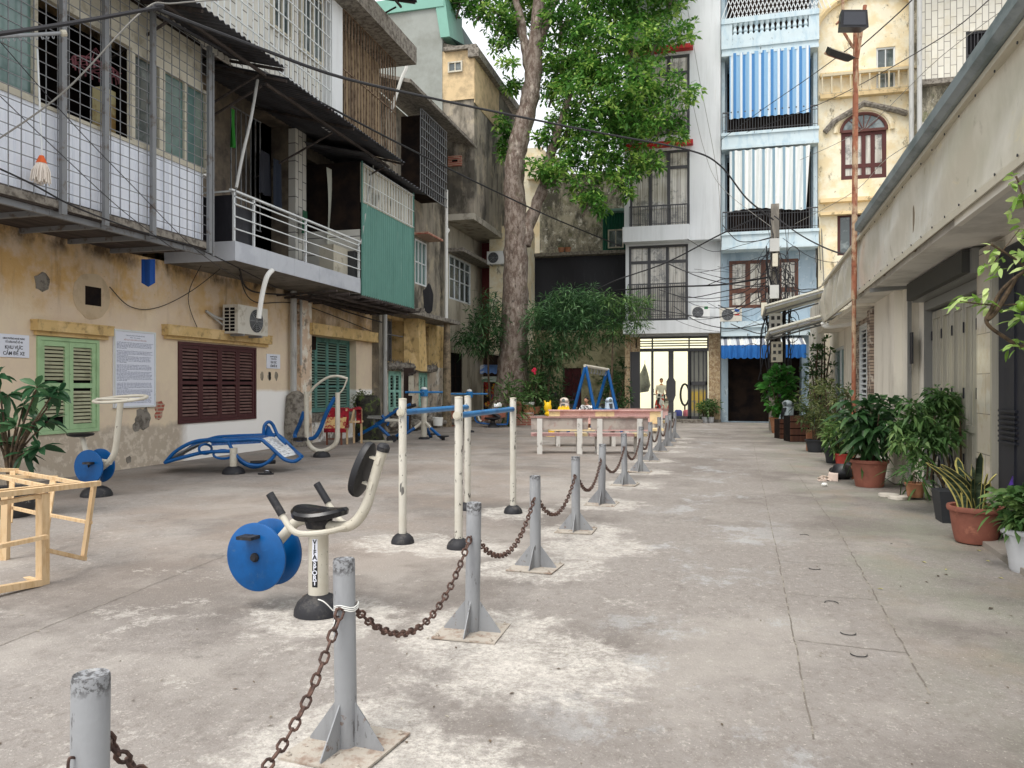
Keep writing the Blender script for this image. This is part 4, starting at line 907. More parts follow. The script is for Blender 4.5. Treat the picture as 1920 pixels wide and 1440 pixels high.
# pink peg hanger in the cage
o_ = OV - .6; t = thing('peg_hanger', 'pink plastic clothes-peg hanger hanging inside the steel cage', 'hanger', FL.pt(H(178, CY, o_)[0], 6.5, o_))
s, z = H(180, 125, o_); q = MB(); m_pinkp = M('faded_pink_plastic', (150, 96, 104))
q.tube([FL.pt(s + .42 * math.cos(a), z, o_ + .22 * math.sin(a)) for a in [2 * math.pi * i / 24 for i in range(24)]], .014, 6, closed=True)
for i in range(-3, 4): q.beam(FL.pt(s + i * .11, z, o_ - .2), FL.pt(s + i * .11, z, o_ + .2), .014, .014)
for i in range(4): a = math.pi / 4 + math.pi / 2 * i; q.tube([FL.pt(s + .3 * math.cos(a), z, o_ + .16 * math.sin(a)), FL.pt(s, z + .3, o_)], .006, 5)
q.build('hoop', m_pinkp, t)
for i in range(20): a = 2 * math.pi * i / 20; q = MB(); q.beam(FL.pt(s + .42 * math.cos(a), z, o_ + .22 * math.sin(a)), FL.pt(s + .42 * math.cos(a) + .02, z - .13, o_ + .22 * math.sin(a)), .022, .012); q.build('peg', m_pinkp, t)
# drying rail with hooks poking from the left
o_ = OV + .6; t = thing('drying_rail', 'steel drying rail with small hooks sticking out over the caged floor', 'drying rail', FL.pt(H(0, CY, o_)[0], 6.5, o_))
a_, b_ = at(-60, 72, 9.6), at(119, 62, 10.4); q = MB(); q.tube([a_, b_], .025, 9); q.build('rail', m_steel, t, smooth=True)
q = MB(); q.lathe(b_, [(0, -.05), (.045, -.03), (.045, .03), (0, .05)], 10, ax=b_ - a_); q.build('end_cap', m_creamframe, t)
for i in range(10): c = a_.lerp(b_, .33 + .06 * i); q = MB(); q.tube(cm([c, c + Vector((.01, 0, -.05)), c + Vector((.03, 0, -.07)), c + Vector((.04, 0, -.04))], 3), .006, 5); q.build('hook', m_steel, t)
q = MB(); q.tube([b_, P2(120, 0)], .02, 7); q.build('stay', m_cage, t)

# laundry on the balcony and odds and ends behind the cage
rr = random.Random(21)
for i, (px, py, w_, h_, o_, mm, nm) in enumerate(((497, 285, .5, 1.0, .5, M('dark_shirt', (34, 36, 44), rough=.9), 'dark shirt hanging at the back of the grey balcony'), (520, 300, .45, 1.2, .6, M('navy_trousers', (24, 32, 46), rough=.9), 'navy trousers hanging at the back of the grey balcony'), (437, 205, .16, .8, .9, M('bright_green_strip', (50, 130, 50), rough=.9), 'bright green cloth strip hanging under the dark canopy'), (572, 395, .3, .6, .4, M('dull_green_cloth', (40, 84, 60), rough=.9), 'dull green cloth hanging in the balcony doorway'))):
    s_, z_ = H(px, py, o_); q = MB(); q.grid(lambda u, v: FL.pt(s_ + w_ * (u - .5) * (1 - .25 * (1 - v) ** 2), z_ - h_ * v, o_ + .05 * math.sin(9 * u + i) * v), 12, 8); solo(q.build('hanging_cloth', mm, smooth=True), nm, 'cloth')
for px, py, w_, h_, o_, mm, nm in ((310, 250, .3, .5, 1.0, MATS['yellowed_board'], 'pale board leaning behind the caged window'), (352, 262, .5, .35, 1.1, m_acwhite, 'white carton behind the caged window at its right end')):
    s_, z_ = H(px, py, o_); q = MB(); q.hexa([FL.pt(s_ + a * w_, 5.52 + b, o_ + c_) for b in (0, h_) for a, c_ in ((-.5, 0), (.5, -.05), (.5, .25), (-.5, .3))]); solo(q.build('stored_box', mm), nm, 'box')
# ================================================================ END OF THE YARD
YB = 34.5
def B(px, py=CY, o=0): return FB.hit(px, py, o)
def brc(*a, **k): return FB.rc(*a, **k)
# ---- white house
x0, x1 = B(1173)[0], B(1351)[0]
hW = thing('white_house', 'narrow tall white house with dark window frames and a lit glass-fronted ground floor', 'house', ((x0 + x1) / 2, YB, 0))
zg = B(1260, 626)[1]; zb1 = B(1260, 603)[1]; z1t = B(1240, 457)[1]; zb2 = B(1240, 430)[1]
door = (B(1182)[0], B(1328)[0], .12, zg - .12)
q = MB(); FB.wall(q, x0, x1, 0, zg, [(door[0], door[1], .12, door[3], .3)], 0)
f1 = (B(1179)[0], B(1290)[0], zb1 + .05, z1t - .05)
FB.wall(q, x0, x1, zg, z1t, [(*f1, .25)], .0)
OU = .55
u = []
for yt, yb in ((283, 428), (106, 255)): u.append((B(1181, CY, OU)[0], B(1293, CY, OU)[0], B(1237, yb, OU)[1], B(1237, yt, OU)[1]))
FB.wall(q, x0, x1, z1t, 19.6, [(*a, .25) for a in u], OU)
q.poly([FB.pt(x0, z1t, OU), FB.pt(x1, z1t, OU), FB.pt(x1, z1t, 0), FB.pt(x0, z1t, 0)])
for x in (x0, x1): q.poly([FB.pt(x, z1t, 0), FB.pt(x, z1t, OU), FB.pt(x, 19.6, OU), FB.pt(x, 19.6, 0)]); q.poly([FB.pt(x, 0, 0), FB.pt(x, 21, 0), FB.pt(x, 21, -9), FB.pt(x, 0, -9)])
q.build('wall', m_white, hW)
q = MB(); FB.box(q, x0 - .03, x1 - .02, zg - .02, zb1, 0, .75); q.build('ledge', m_white, hW)
q = MB(); FB.box(q, x0 - .03, B(1293, CY, OU)[0], z1t - .02, zb2, OU, OU + .35); q.build('ledge', m_white, hW)
for a in u + [f1]:
    o = -.1 if a is f1 else OU - .1
    h = a[3] - a[2]
    window(FB, hW, *a, 3, (a[3] - h * .22,), m_greywin, m_curtain if a is not f1 else m_curtain, o, .10, .13)
def bal(a, o, hh=.95, n=26): return railing(FB, hW, a[0], a[1], a[2] + .05, a[2] + hh, o, n, m_greywin, .05, 'balcony_railing', .012, (a[2] + .16,))
bal(u[0], OU + .25); bal(u[1], OU + .2); bal(f1, .35, 1.6, 28)
for a in u: q = MB(); FB.box(q, a[0] - .2, a[1] + .15, a[3] + .12, a[3] + .3, OU, OU + .35); q.build('red_hood', m_red, hW)
q = MB(); FB.box(q, x0 - .2, x1 + .1, 19.55, 20.1, -1, 1.3); q.build('roof_slab', m_greywin, hW)
railing(FB, hW, x0, x1, 20.1, 21.1, 1.1, 22, m_whitesteel, .05, 'roof_railing', .02)
q = MB(); FB.box(q, x0, x1, 0, 21, -9, -4.2); q.build('rear_volume', m_white, hW)
# ground-floor front
q = MB()
xa, xb = door[0] + .42, door[1]; zt = B(1250, 659)[1]
FB.box(q, door[0], door[0] + .42, .12, zt, -.12, .02); FB.box(q, door[0] + .05, door[0] + .37, .3, 1.5, .02, .035); FB.box(q, door[0] + .05, door[0] + .37, 1.7, zt - .15, .02, .035)
q.build('side_panel', m_greywin, hW)
q = MB(); FB.box(q, door[0] + .0, door[0] + .42, zt + .003, door[3], -.2, .02); q.build('stone_pier', m_rubble, hW)
q = MB(); FB.box(q, xa, xb, zt, zt + .14, -.15, .03)
FB.box(q, xa, xb, door[3] - .08, door[3], -.15, .03)
for px in (1193, 1223, 1292, 1327): s = B(px)[0]; FB.box(q, s - .03, s + .03, zt + .14, door[3] - .08, -.1, .02)
for k in range(1, 4): z = zt + .14 + (door[3] - .22 - zt) * k / 4; FB.box(q, xa, xb, z - .025, z + .025, -.05, .0)
q.build('transom', m_greywin, hW)
q = MB()
for px, w_ in ((1192, .08), (1223, .10), (1258, .22), (1292, .12)): s = B(px)[0]; FB.box(q, s - w_ / 2, s + w_ / 2, .12, zt, -.12, .0)
s = B(1258)[0]; q.prism([FB.pt(s + dx, z, -.12) for dx, z in ((-.11, .9), (-.2, 1.15), (-.2, 1.75), (0, 2.1), (.2, 1.75), (.2, 1.15), (.11, .9))], (0, -.14, 0))
FB.box(q, xa, B(1292)[0], .12, .24, -.12, .0); q.build('door_frame', m_greywin, hW)
q = MB(); s, e2 = B(1293)[0], B(1327)[0]
FB.box(q, s, e2, .12, .24, -.1, 0); FB.box(q, s, e2, 1.6, 1.75, -.06, 0); FB.box(q, s, s + .07, .12, zt, -.1, 0); FB.box(q, e2 - .09, e2, .12, zt, -.1, 0)
for i in range(1, 4): x = s + (e2 - s) * i / 4; FB.box(q, x - .02, x + .02, .24, zt, -.05, -.01)
q.build('gate_leaf', m_greywin, hW)
q = MB(); FB.quad(q, s, e2, .12, zt, -.08); q.build('frosted_pane', M('frosted_glass', (132, 132, 122), [W(c=(210, 176, 60), s=4, lo=.35, hi=.5, f=.9, m=[(2, 1.45, 1.25), (2, .35, .6)], w=.3)], rough=.3), hW)
# room behind the doors; its walls and ceiling glow in place of indoor lamps
q = MB(); FB.quad(q, door[0], door[1], 0, zg, -4.0); FB.quad(q, door[0], door[1], 0, zg, -3.99)
q.poly([FB.pt(door[0], 0, -.3), FB.pt(door[0], zg, -.3), FB.pt(door[0], zg, -4), FB.pt(door[0], 0, -4)]); q.poly([FB.pt(door[1], 0, -.3), FB.pt(door[1], zg, -.3), FB.pt(door[1], zg, -4), FB.pt(door[1], 0, -4)])
q.poly([FB.pt(door[0], zg - .05, -.3), FB.pt(door[1], zg - .05, -.3), FB.pt(door[1], zg - .05, -4), FB.pt(door[0], zg - .05, -4)])
q.build('glowing_room', m_glowroom, hW)
q = MB(); FB.box(q, x0, x1, 0.02, .12, -4, .25); q.build('threshold', m_stuccodark, hW)
for a, b in ((x0 - .02, x0 + .20), (B(1329)[0], x1 - .02)): q = MB(); FB.box(q, a, b, .0, zg - .02, .0, .12); q.build('stone_pier', m_rubble, hW)
# ---- blue house
y0b, y1b = B(1352)[0], B(1531)[0]
hU = thing('blue_house', 'narrow pale blue house with striped balcony curtains and a blue awning', 'house', ((y0b + y1b) / 2, YB, 0))
OB = .9
def bz(py, px=1440, o=OB): return FB.hit(px, py, o)[1]
levels = [(bz(465), bz(432)), (bz(274), bz(243)), (bz(97), bz(78))]
q = MB()
gz = bz(640, o=0)
FB.wall(q, y0b, y1b, 0, gz, [(B(1365)[0], B(1503)[0], .02, gz - .02, 2.5, True)], 0)
wn = brc(1367, 1497, 487, 577, m=1432)
FB.wall(q, y0b, y1b, gz, levels[0][0], [(*wn, .15)], 0)
for i in range(3):
    za = levels[i][1]; zb = levels[i + 1][0] if i < 2 else 24
    FB.wall(q, y0b, y1b, levels[i][0], zb, [(y0b + .25, y1b - .2, za + .01, zb - .1, .8, True)], 0)
for x in (y0b, y1b): q.poly([FB.pt(x, 0, 0), FB.pt(x, 24, 0), FB.pt(x, 24, -9), FB.pt(x, 0, -9)])
q.build('wall', m_blue, hU)
q = MB(); FB.quad(q, y0b + .1, y1b - .1, 0, 24, -.79); q.build('dark_room', m_darkbrown, hU)
window(FB, hU, *wn, 4, (wn[2] + .75,), m_brownwood, m_curtain, -.05, .14, .2)
for za, zb in levels:
    q = MB(); FB.box(q, y0b + .02, y1b - .02, za, zb - .12, 0, OB - .06); FB.box(q, y0b, y1b, zb - .12, zb, 0, OB); FB.box(q, y0b + .01, y1b - .01, za, za + .12, OB - .06, OB - .02); q.build('balcony_slab', m_bluepale, hU)
for x in (y0b + .0, y1b - .16):
    q = MB(); FB.box(q, x, x + .16, levels[0][1], 24, OB - .75, OB - .6); q.build('side_column', m_bluepale, hU)
q = MB(); FB.box(q, y0b, y1b, bz(628), bz(600), 0, .5); FB.box(q, y0b, y1b, bz(612), bz(600), .5, .6); q.build('lintel_ledge', m_bluepale, hU)
for za, top in ((levels[0][1], bz(392)), (levels[1][1], bz(203))): railing(FB, hU, y0b + .05, y1b - .05, za, top, OB - .08, 34, m_greywin, .05, 'balcony_railing', .011, (za + .12, top - .18))
# balustrade
za, zb = levels[2][1], bz(26); q = MB()
FB.box(q, y0b, y1b, za, za + .42, OB - .25, OB - .02); FB.box(q, y0b, y1b, zb - .22, zb, OB - .28, OB); FB.box(q, y0b, y0b + .45, za + .42, zb - .22, OB - .22, OB - .04); FB.box(q, y1b - .4, y1b, za + .42, zb - .22, OB - .22, OB - .04)
n = 14; xs = [y0b + .45 + (y1b - y0b - .85) * (i + .5) / n for i in range(n)]
hb_ = zb - .22 - za - .42
for x in xs: q.lathe(FB.pt(x, za + .42, OB - .13), [(.10, 0), (.10, .05), (.055, .1), (.09, hb_ * .35), (.05, hb_ * .7), (.10, hb_ - .06), (.12, hb_)], 10)
q.build('balustrade', m_bluepale, hU, smooth=True)
q = MB()
for i in range(24):
    x = y0b + (y1b - y0b) * i / 24
    q.beam(FB.pt(x, zb, OB - .1), FB.pt(x + .6, zb + 1.6, OB - .1), .03, .03); q.beam(FB.pt(x + .6, zb, OB - .1), FB.pt(x, zb + 1.6, OB - .1), .03, .03)
q.build('lattice', m_whitesteel, hU)
# curtains
def stripe(name, ca_, cb_, cc, per):
    def hk(t, cur):
        sx = t.math('FRACT', t.math('MULTIPLY', t.sep().outputs[0], per), 0)
        c1 = t.mix(lin(ca_), lin(cb_), t.rng(sx, .30, .34)); c2 = t.mix(c1, lin(cc), t.rng(sx, .72, .76))
        return c2
    return M(name, ca_, hook=hk, rough=.9)
m_st1 = stripe('blue_striped_curtain', (74, 128, 180), (136, 174, 204), (208, 216, 220), 2.7)
m_st2 = stripe('pale_striped_curtain', (226, 228, 224), (214, 218, 216), (132, 158, 172), 2.5)
xa, xb = B(1368, CY, OB)[0], B(1519, CY, OB)[0]
q = MB(); drape(q, FB.pt(xa, bz(93), OB - .02), (xb - xa, 0, 0), bz(93) - bz(217), 11, .05, (0, 1, 0)); solo(q.build('striped_curtain', m_st1, smooth=True), 'bright blue and white striped curtain drawn over the upper balcony', 'curtain')
q = MB(); P0 = FB.pt(xa, bz(278), OB - .02); W_ = xb - xa; Hh = bz(278) - bz(393)
q.grid(lambda u, v: P0 + Vector((W_ * u * (1 - .05 * v), .06 * math.sin(62 * u) - .1 * math.sin(math.pi * u) * v, -Hh * v * (1 - .03 * math.sin(5 * u)))), 120, 8); solo(q.build('striped_curtain', m_st2, smooth=True), 'torn white curtain with thin grey-blue stripes over the lower balcony', 'curtain')
# awning
t = thing('awning', 'blue scalloped fabric awning with striped sloping top over the blue house doorway', 'awning', FB.pt(B(1430)[0], bz(665), 1))
xa, xb = B(1352, CY, 1.5)[0], B(1512, CY, 1.5)[0]; za, zb = FB.hit(1400, 647, 1.5)[1], bz(631, o=.1)
q = MB(); corr(q, FB.pt(xa, za, 1.5), Vector((xb - xa, 0, 0)), Vector((0, 1.45, zb - za)), .015, 20); q.build('sloping_top', stripe('awning_stripe', (214, 214, 208), (200, 204, 206), (120, 124, 134), 2.0), t)
q = MB(); Hh = za - FB.hit(1400, 670, 1.5)[1]
q.grid(lambda u, v: FB.pt(xa + (xb - xa) * u, za - Hh * v * (1 + .12 * abs(math.sin(u * 40))), 1.5 + .05 * math.sin(u * 80) * v), 160, 4); q.build('valance', m_bluecloth, t, smooth=True)
# inner glazed doors in the dark doorway
d_ = brc(1398, 1440, 676, 770, o=-1.2, m=1418); window(FB, hU, d_[0], d_[1], .05, d_[3], 2, (.9, 2.2), M('dim_door_frame', (40, 48, 62)), M('dim_glass', (60, 66, 74), rough=.2), -1.2, .1, .08, name='inner_door')
# AC units
s0, s1 = B(1296, CY, .6)[0], B(1331, CY, .6)[0]; ac('white air conditioner unit with a green label on the white house ledge', FB, s0, s1, FB.hit(1313, 598, .6)[1], FB.hit(1313, 573, .6)[1], .25, .6, m_acwhite, False)
s0, s1 = B(1349, CY, .6)[0], B(1391, CY, .6)[0]; ac('cream air conditioner unit with a blue and red label beside the blue house window', FB, s0, s1, FB.hit(1370, 603, .6)[1], FB.hit(1370, 577, .6)[1], .25, .6, m_acbody, False)
for px, py, w_, h_, mm in ((1324, 577, 7, 5, M('green_label', (30, 120, 70))), (1382, 582, 9, 5, M('blue_label', (30, 90, 170))), (1382, 590, 9, 3, M('red_label', (190, 60, 50)))):
    a = FB.rc(px - w_ / 2, px + w_ / 2, py - h_ / 2, py + h_ / 2, .6); q = MB(); FB.box(q, *a, .602, .606)
    par = [o for o in bpy.data.objects if o.name.startswith('air_conditioner') and o.type == 'EMPTY'][1 if px < 1350 else 2]; q.build('label_sticker', mm, par)
# ---- yellow house
c0, c1 = B(1534)[0], B(1721)[0]
hY = thing('cream_house', 'mould-streaked cream yellow house with an arched brown window under a gabled moulding', 'house', ((c0 + c1) / 2, YB, 0))
aw = brc(1577, 1662, 246, 335, m=1620)
q = MB(); sb_ = brc(1643, 1679, 88, 168, m=1660)
FB.wall(q, c0, c1, 0, 23, [(*aw, .25), (*sb_, .25), (B(1570)[0], B(1640)[0], B(1600, 478)[1], B(1600, 400)[1], .2)], 0); q.poly([FB.pt(c0, 0, 0), FB.pt(c0, 23, 0), FB.pt(c0, 23, -8), FB.pt(c0, 0, -8)]); q.poly([FB.pt(c1, 0, 0), FB.pt(c1, 23, 0), FB.pt(c1, 23, -8), FB.pt(c1, 0, -8)])
q.build('wall', m_cream, hY)
window(FB, hY, *aw, 4, (aw[2] + (aw[3] - aw[2]) * .28,), M('dark_maroon_wood', (84, 46, 44)), m_curtain, -.05, .16, .16)
window(FB, hY, *sb_, 2, ((sb_[2] + sb_[3]) / 2,), m_whitesteel, m_glass, -.1, .07)
window(FB, hY, B(1570)[0], B(1640)[0], B(1600, 478)[1], B(1600, 400)[1], 3, (), M('dark_maroon_wood2', (78, 44, 42)), m_glass, -.1, .12)
# fan light
cx = (aw[0] + aw[1]) / 2; hw_ = (aw[1] - aw[0]) / 2; rise = B(1620, 213)[1] - aw[3]
arc = [(cx + hw_ * math.cos(a), aw[3] + rise * math.sin(a)) for a in [math.pi * i / 16 for i in range(17)]]
q = MB(); q.prism([FB.pt(x, z, .0) for x, z in arc], (0, -.02, 0)); q.build('fanlight_glass', m_glass, hY)
q = MB(); q.tube([FB.pt(x, z, .03) for x, z in arc], .07, 6); FB.box(q, aw[0], aw[1], aw[3] - .03, aw[3] + .08, .0, .08)
for a in (45, 70, 90, 110, 135): q.beam(FB.pt(cx, aw[3], .03), FB.pt(cx + hw_ * math.cos(R(a)), aw[3] + rise * math.sin(R(a)), .03), .035, .035)
q.build('fanlight_frame', M('fanlight_wood', (92, 56, 50)), hY)
q = MB(); q.tube([FB.pt(cx + (hw_ + .22) * math.cos(a), aw[3] + (rise + .22) * math.sin(a), .02) for a in [math.pi * i / 16 for i in range(17)]], .10, 6); q.build('arch_moulding', m_cream, hY)
zc = B(1620, 196)[1]; ze = B(1548, 236)[1]
q = MB(); q.tube([FB.pt(B(1546)[0], ze - .3, .1), FB.pt(B(1562)[0], ze + .1, .12), FB.pt(cx, zc, .14), FB.pt(B(1682)[0], ze + .35, .12), FB.pt(B(1700)[0], ze + .2, .1)], .12, 6); q.build('gable_moulding', m_stuccodark, hY)
for py, hh_ in ((182, .22), (378, .16), (402, .12), (141, .15)): z = B(1620, py)[1]; q = MB(); FB.box(q, c0 + .05, c1, z, z + hh_, 0, .28); q.build('string_course', m_creamtrim, hY)
railing(FB, hY, c0 + .1, c1 - .1, B(1620, 178)[1], B(1620, 141)[1], .5, 10, M('worn_cream_steel', (190, 178, 150)), .1, 'balcony_railing', .03)
xa = cx + .2; q = MB(); q.tube([FB.pt(xa + 2.1 * math.cos(a), B(1620, 60)[1] + 1.6 * math.sin(a), .1) for a in [math.pi * i / 14 for i in range(15)]], .13, 6); q.build('arch_moulding', m_creamtrim, hY)
q = MB(); FB.box(q, B(1704)[0], B(1718)[0], 9, 23, .0, .45); q.build('mould_pier', m_mould, hY)
# plants on that balcony
# ---- pale brick sheet house behind
FK = Fr((0, 33.2, 0), (1, 0, 0), (0, -1, 0))
k0, k1 = FK.hit(1722)[0], FK.hit(1990)[0]
hK = thing('tiled_house', 'pale brick-patterned upper wall with a barred dark window above the awning', 'house', ((k0 + k1) / 2, 33.2, 0))
kw_ = FK.rc(1811, 1858, 57, 145, m=1835)
zk = FK.hit(1760, 160)[1]
q = MB(); FK.wall(q, k0, k1, zk, 18.5, [(*kw_, .3)], 0); q.build('tiled_wall', m_tilewallX, hK)
q = MB(); FK.box(q, k0, k1, 0, zk, -3, 0); q.build('lower_wall', m_mould, hK)
q = MB(); FK.box(q, k0, k1, zk - .02, zk + .18, 0, .3); q.build('string_course', m_stuccodark, hK)
window(FK, hK, *kw_, 2, ((kw_[2] + kw_[3]) / 2,), m_greywin, m_dark, -.1, .08, bars=7)
q = MB(); FK.box(q, k0, k1 + 1, 18.4, 18.7, -2, 1.4); q.build('roof_slab', m_darkbrown, hK)
q = MB(); gridbars(FK, q, k0, k1, 17.6, 18.4, .6, .35, .4, .02); q.build('roof_grille', m_whitesteel, hK)
for px, o, top in ((1709, .5, 20.5), (1724, .7, 19.5)): s, z = FK.hit(px, CY, o); pipe('tall grey-white drainpipe between the cream house and the tiled wall, ' + ('left' if px < 1715 else 'right') + ' one', [FK.pt(s, 6, o), FK.pt(s, top, o)], .09, m_pvc)
pipe('white elbowed pipe running across above the tiled wall', cm([at(1720, 22, 32), at(1760, 14, 32), at(1765, 26, 32), at(1735, 28, 32)], 3) , .07, m_pvcw)
pipe('long white pipe along the top of the tiled wall', [at(1755, 15, 31.8), at(1845, 6, 31.8)], .07, m_pvcw)
# ---- behind the tree : mossy concrete block, dark tarp shed, garden wall
FG = Fr((0, 38.0, 0), (1, 0, 0), (0, -1, 0))
def G_(px, py=CY, o=0): return FG.hit(px, py, o)
hG = thing('mossy_block', 'mould-blackened concrete block behind the big tree', 'house', (G_(1090)[0], 38, 0))
q = MB(); FG.box(q, G_(1012)[0], G_(1178)[0], 0, G_(1090, 325)[1], -6, 0); q.build('wall', m_mould, hG)
q = MB(); FG.box(q, G_(930)[0], G_(1012)[0], 0, G_(1000, 270)[1], -8, -.6); FG.box(q, G_(985)[0], G_(1040)[0], G_(1090, 325)[1], G_(1000, 290)[1], -6, -.3); q.build('cream_wall', m_cream, hG)
q = MB(); a = FG.rc(1130, 1176, 400, 474, .5, m=1150); corr(q, FG.pt(a[0], a[2], .5), Vector((a[1] - a[0], 0, 0)), Vector((0, 0, a[3] - a[2])), .03, 9); FG.box(q, a[0], a[1], a[2], a[3], 0, .45); q.build('green_sheet_box', m_greendark, hG)
window(FG, hG, G_(1147)[0] - .1, G_(1172)[0], a[2] + .2, a[2] + 1.1, 2, (), m_creamframe, m_glass, .62, .06)
q = MB(); FG.box(q, a[0] - .2, a[1] + .1, a[3], a[3] + .12, 0, 1.0); q.build('sheet_canopy', M('green_canopy', (118, 150, 138)), hG)
FS = Fr((0, 36.4, 0), (1, 0, 0), (0, -1, 0))
def S_(px, py=CY, o=0): return FS.hit(px, py, o)
hS = thing('tarp_shed', 'low shed with a black tarpaulin upper wall behind the bamboo', 'shed', (S_(1080)[0], 36.4, 0))
ztp = S_(1080, 481)[1]; zsh = S_(1080, 618)[1]
q = MB(); FS.grid_ = None; q.grid(lambda u, v: FS.pt(S_(985)[0] + (S_(1178)[0] - S_(985)[0]) * u, zsh + (ztp - zsh) * v, .06 * math.sin(11 * u + 2 * v)), 40, 6); q.build('tarpaulin', m_tarp, hS, smooth=True)
q = MB(); FS.box(q, S_(980)[0], S_(1180)[0], ztp, ztp + .15, -2, .5); q.build('roof_slab', m_stuccodark, hS)
md = FS.rc(1055, 1090, 690, 790, m=1072)
q = MB(); FS.wall(q, S_(970)[0], S_(1178)[0], 0, zsh, [(md[0], md[1], 0.0, md[3], .2)], 0); q.build('garden_wall', M('mossy_cream_wall', (176, 170, 134), [W(c=(120, 118, 84), s=2, lo=.45, hi=.6, f=.9), W(c=(72, 78, 50), s=4, lo=.56, hi=.64, f=.8, seed=4)], bump=.4), hS)
q = MB(); FS.box(q, md[0], (md[0] + md[1]) / 2 - .01, .02, md[3], -.12, -.06); q.build('door_leaf', m_maroon2, hS); q = MB(); FS.box(q, (md[0] + md[1]) / 2 + .01, md[1], .02, md[3], -.12, -.06); q.build('door_leaf', m_maroon2, hS)
for px, py in ((1054, 476), (1066, 474)):
    c = S_(px, py); q = MB(); q.lathe(FS.pt(c[0], ztp + .15, .2), [(.10, 0), (.16, .22), (.17, .26)], 12); solo(q.build('clay_pot', m_terra2, smooth=True), ('left' if px < 1060 else 'right') + ' small clay pot on the shed roof edge', 'pot', group='clay pots on the shed roof')
# ---- side alley gap with a stall
t = thing('market_stall', 'covered stall with a blue and white awning in the gap left of the big tree', 'stall', foot(918, 35.5))
A = foot(900, 35); q = MB()
a0, a1 = foot(900, 35), foot(940, 35)
q.hexa([at(898, 652, 36.5), at(945, 652, 36.5), at(945, 652, 38.5), at(898, 652, 38.5), at(898, 640, 36.5), at(945, 640, 36.5), at(945, 632, 38.5), at(898, 632, 38.5)]); q.build('roof_sheet', m_greenroof, t)
q = MB(); q.grid(lambda u, v: at(900 + 40 * u, 684 + 16 * v + 1.5 * math.sin(u * 20) * v, 36.4 - .8 * v), 16, 4); q.build('awning', M('blue_white_awning', (110, 150, 214), [W(c=(220, 226, 236), s=1.2, lo=.5, hi=.54)]), t)
q = MB(); q.grid(lambda u, v: at(903 + 34 * u, 706 + 10 * v, 35.2 - .5 * v), 6, 3); q.build('counter_roof', M('tin_counter_roof', (170, 178, 168), [W(c=(90, 120, 96), s=2, lo=.5, hi=.56)]), t)
for px in (905, 932): q = MB(); q.cyl(foot(px, 35), at(px, 708, 35), .04, 8); q.build('post', m_creamframe, t)
q = MB(); 
for i in range(26): c = at(rnd.uniform(908, 930), rnd.uniform(722, 764), 35.4); q.lathe(c, [(.02, -.1), (.09, -.02), (.07, .1), (.02, .14)], 7)
q.build('goods', M('mixed_goods', (190, 60, 50), [W(c=(230, 180, 60), s=4, lo=.5, hi=.52, seed=2), W(c=(60, 80, 150), s=3, lo=.54, hi=.56, seed=5)]), t)
q = MB(); a0 = at(900, 700, 40); q.hexa([foot(895, 39.5), foot(950, 39.5), foot(950, 40.5), foot(895, 40.5), at(895, 600, 39.5), at(950, 600, 39.5), at(950, 600, 40.5), at(895, 600, 40.5)]); solo(q.build('dark_wall', m_darkbrown), 'dark wall closing the narrow gap behind the stall', 'wall')
# white AC by the trunk, on a cream wall panel
za, zb = at(930, 496, 35)[2], at(930, 472, 35)[2]; fx = Fr((0, at(930, 480, 35.2).y, 0), (1, 0, 0), (0, -1, 0)); s0 = fx.hit(917)[0]; s1 = fx.hit(950)[0]
ac('small white air conditioner unit high up left of the big trunk', fx, s0, s1, za, zb, .0, .35, m_acwhite, False)
q = MB(); fx.box(q, s0, s1 + .8, 3.0, zb + 1.2, -2.2, -.05); solo(q.build('cream_wall_block', m_cream), 'plain cream wall block behind the small white air conditioner', 'wall')
q = MB(); fx.box(q, fx.hit(893)[0], s0 + .3, 3.2, 9.2, -2.4, -.9); solo(q.build('red_wall_strip', M('dull_red_wall', (96, 34, 34))), 'dull red wall strip under the overhang of the grey block', 'wall')
# ================================================================ RIGHT ROW
def Rh(px, py=CY, o=0): return FR.hit(px, py, o)
sh1 = Rh(1722)[0]
zS = 3.07
# shop 1 (near): grey folding doors, glazed tile pier, dark gate
h1 = thing('folding_door_shop', 'pale shopfront with grey folding doors, a glazed tile pier and a black gate', 'shop', FR.pt(8, 0, 0))
d0, d1 = Rh(1850)[0], Rh(1735)[0]
t0, t1 = Rh(1884)[0], Rh(1851)[0]
q = MB(); FR.wall(q, 2, sh1, 0.02, 4.3, [(d0, d1, .14, 2.75, .35)], 0); FR.box(q, 2, sh1, 0, 4.3, -5, -.45); q.build('wall', m_pale, h1)
q = MB(); FR.box(q, t0 + .03, t1, .1, 3.0, .0, .10); q.build('tile_pier', m_tile, h1)
q = MB(); FR.box(q, 2.5, t0, .1, 2.9, .0, .06)
for i in range(14): s = 2.6 + (t0 - 2.7) * i / 14; FR.box(q, s, s + .02, .3, 2.8, .06, .075)
for i in range(7): z = 1.0 + .05 * i; FR.box(q, t0 - .6, t0 - .1, z, z + .02, .06, .09)
q.build('black_gate', m_navy, h1)
q = MB(); FR.box(q, t0 - .02, t0 + .04, .1, 3.0, .0, .12); q.build('gate_post', m_greydoor, h1)
q = MB()
for a in ((d0, d1, 2.63, 2.75), (d0, d0 + .08, .14, 2.63), (d1 - .08, d1, .14, 2.63)): FR.box(q, *a, -.2, .02)
FR.box(q, d0 - .1, d1 + .05, 2.76, 3.03, .0, .16); q.build('door_frame', m_alu, h1)
q = MB(); FR.box(q, d0, d1 + .02, 2.78, 3.02, .16, .24); q.build('shutter_box', M('dark_shutter_box', (58, 58, 54), rough=.6), h1)
nd = 5; wd = (d1 - d0 - .16) / nd
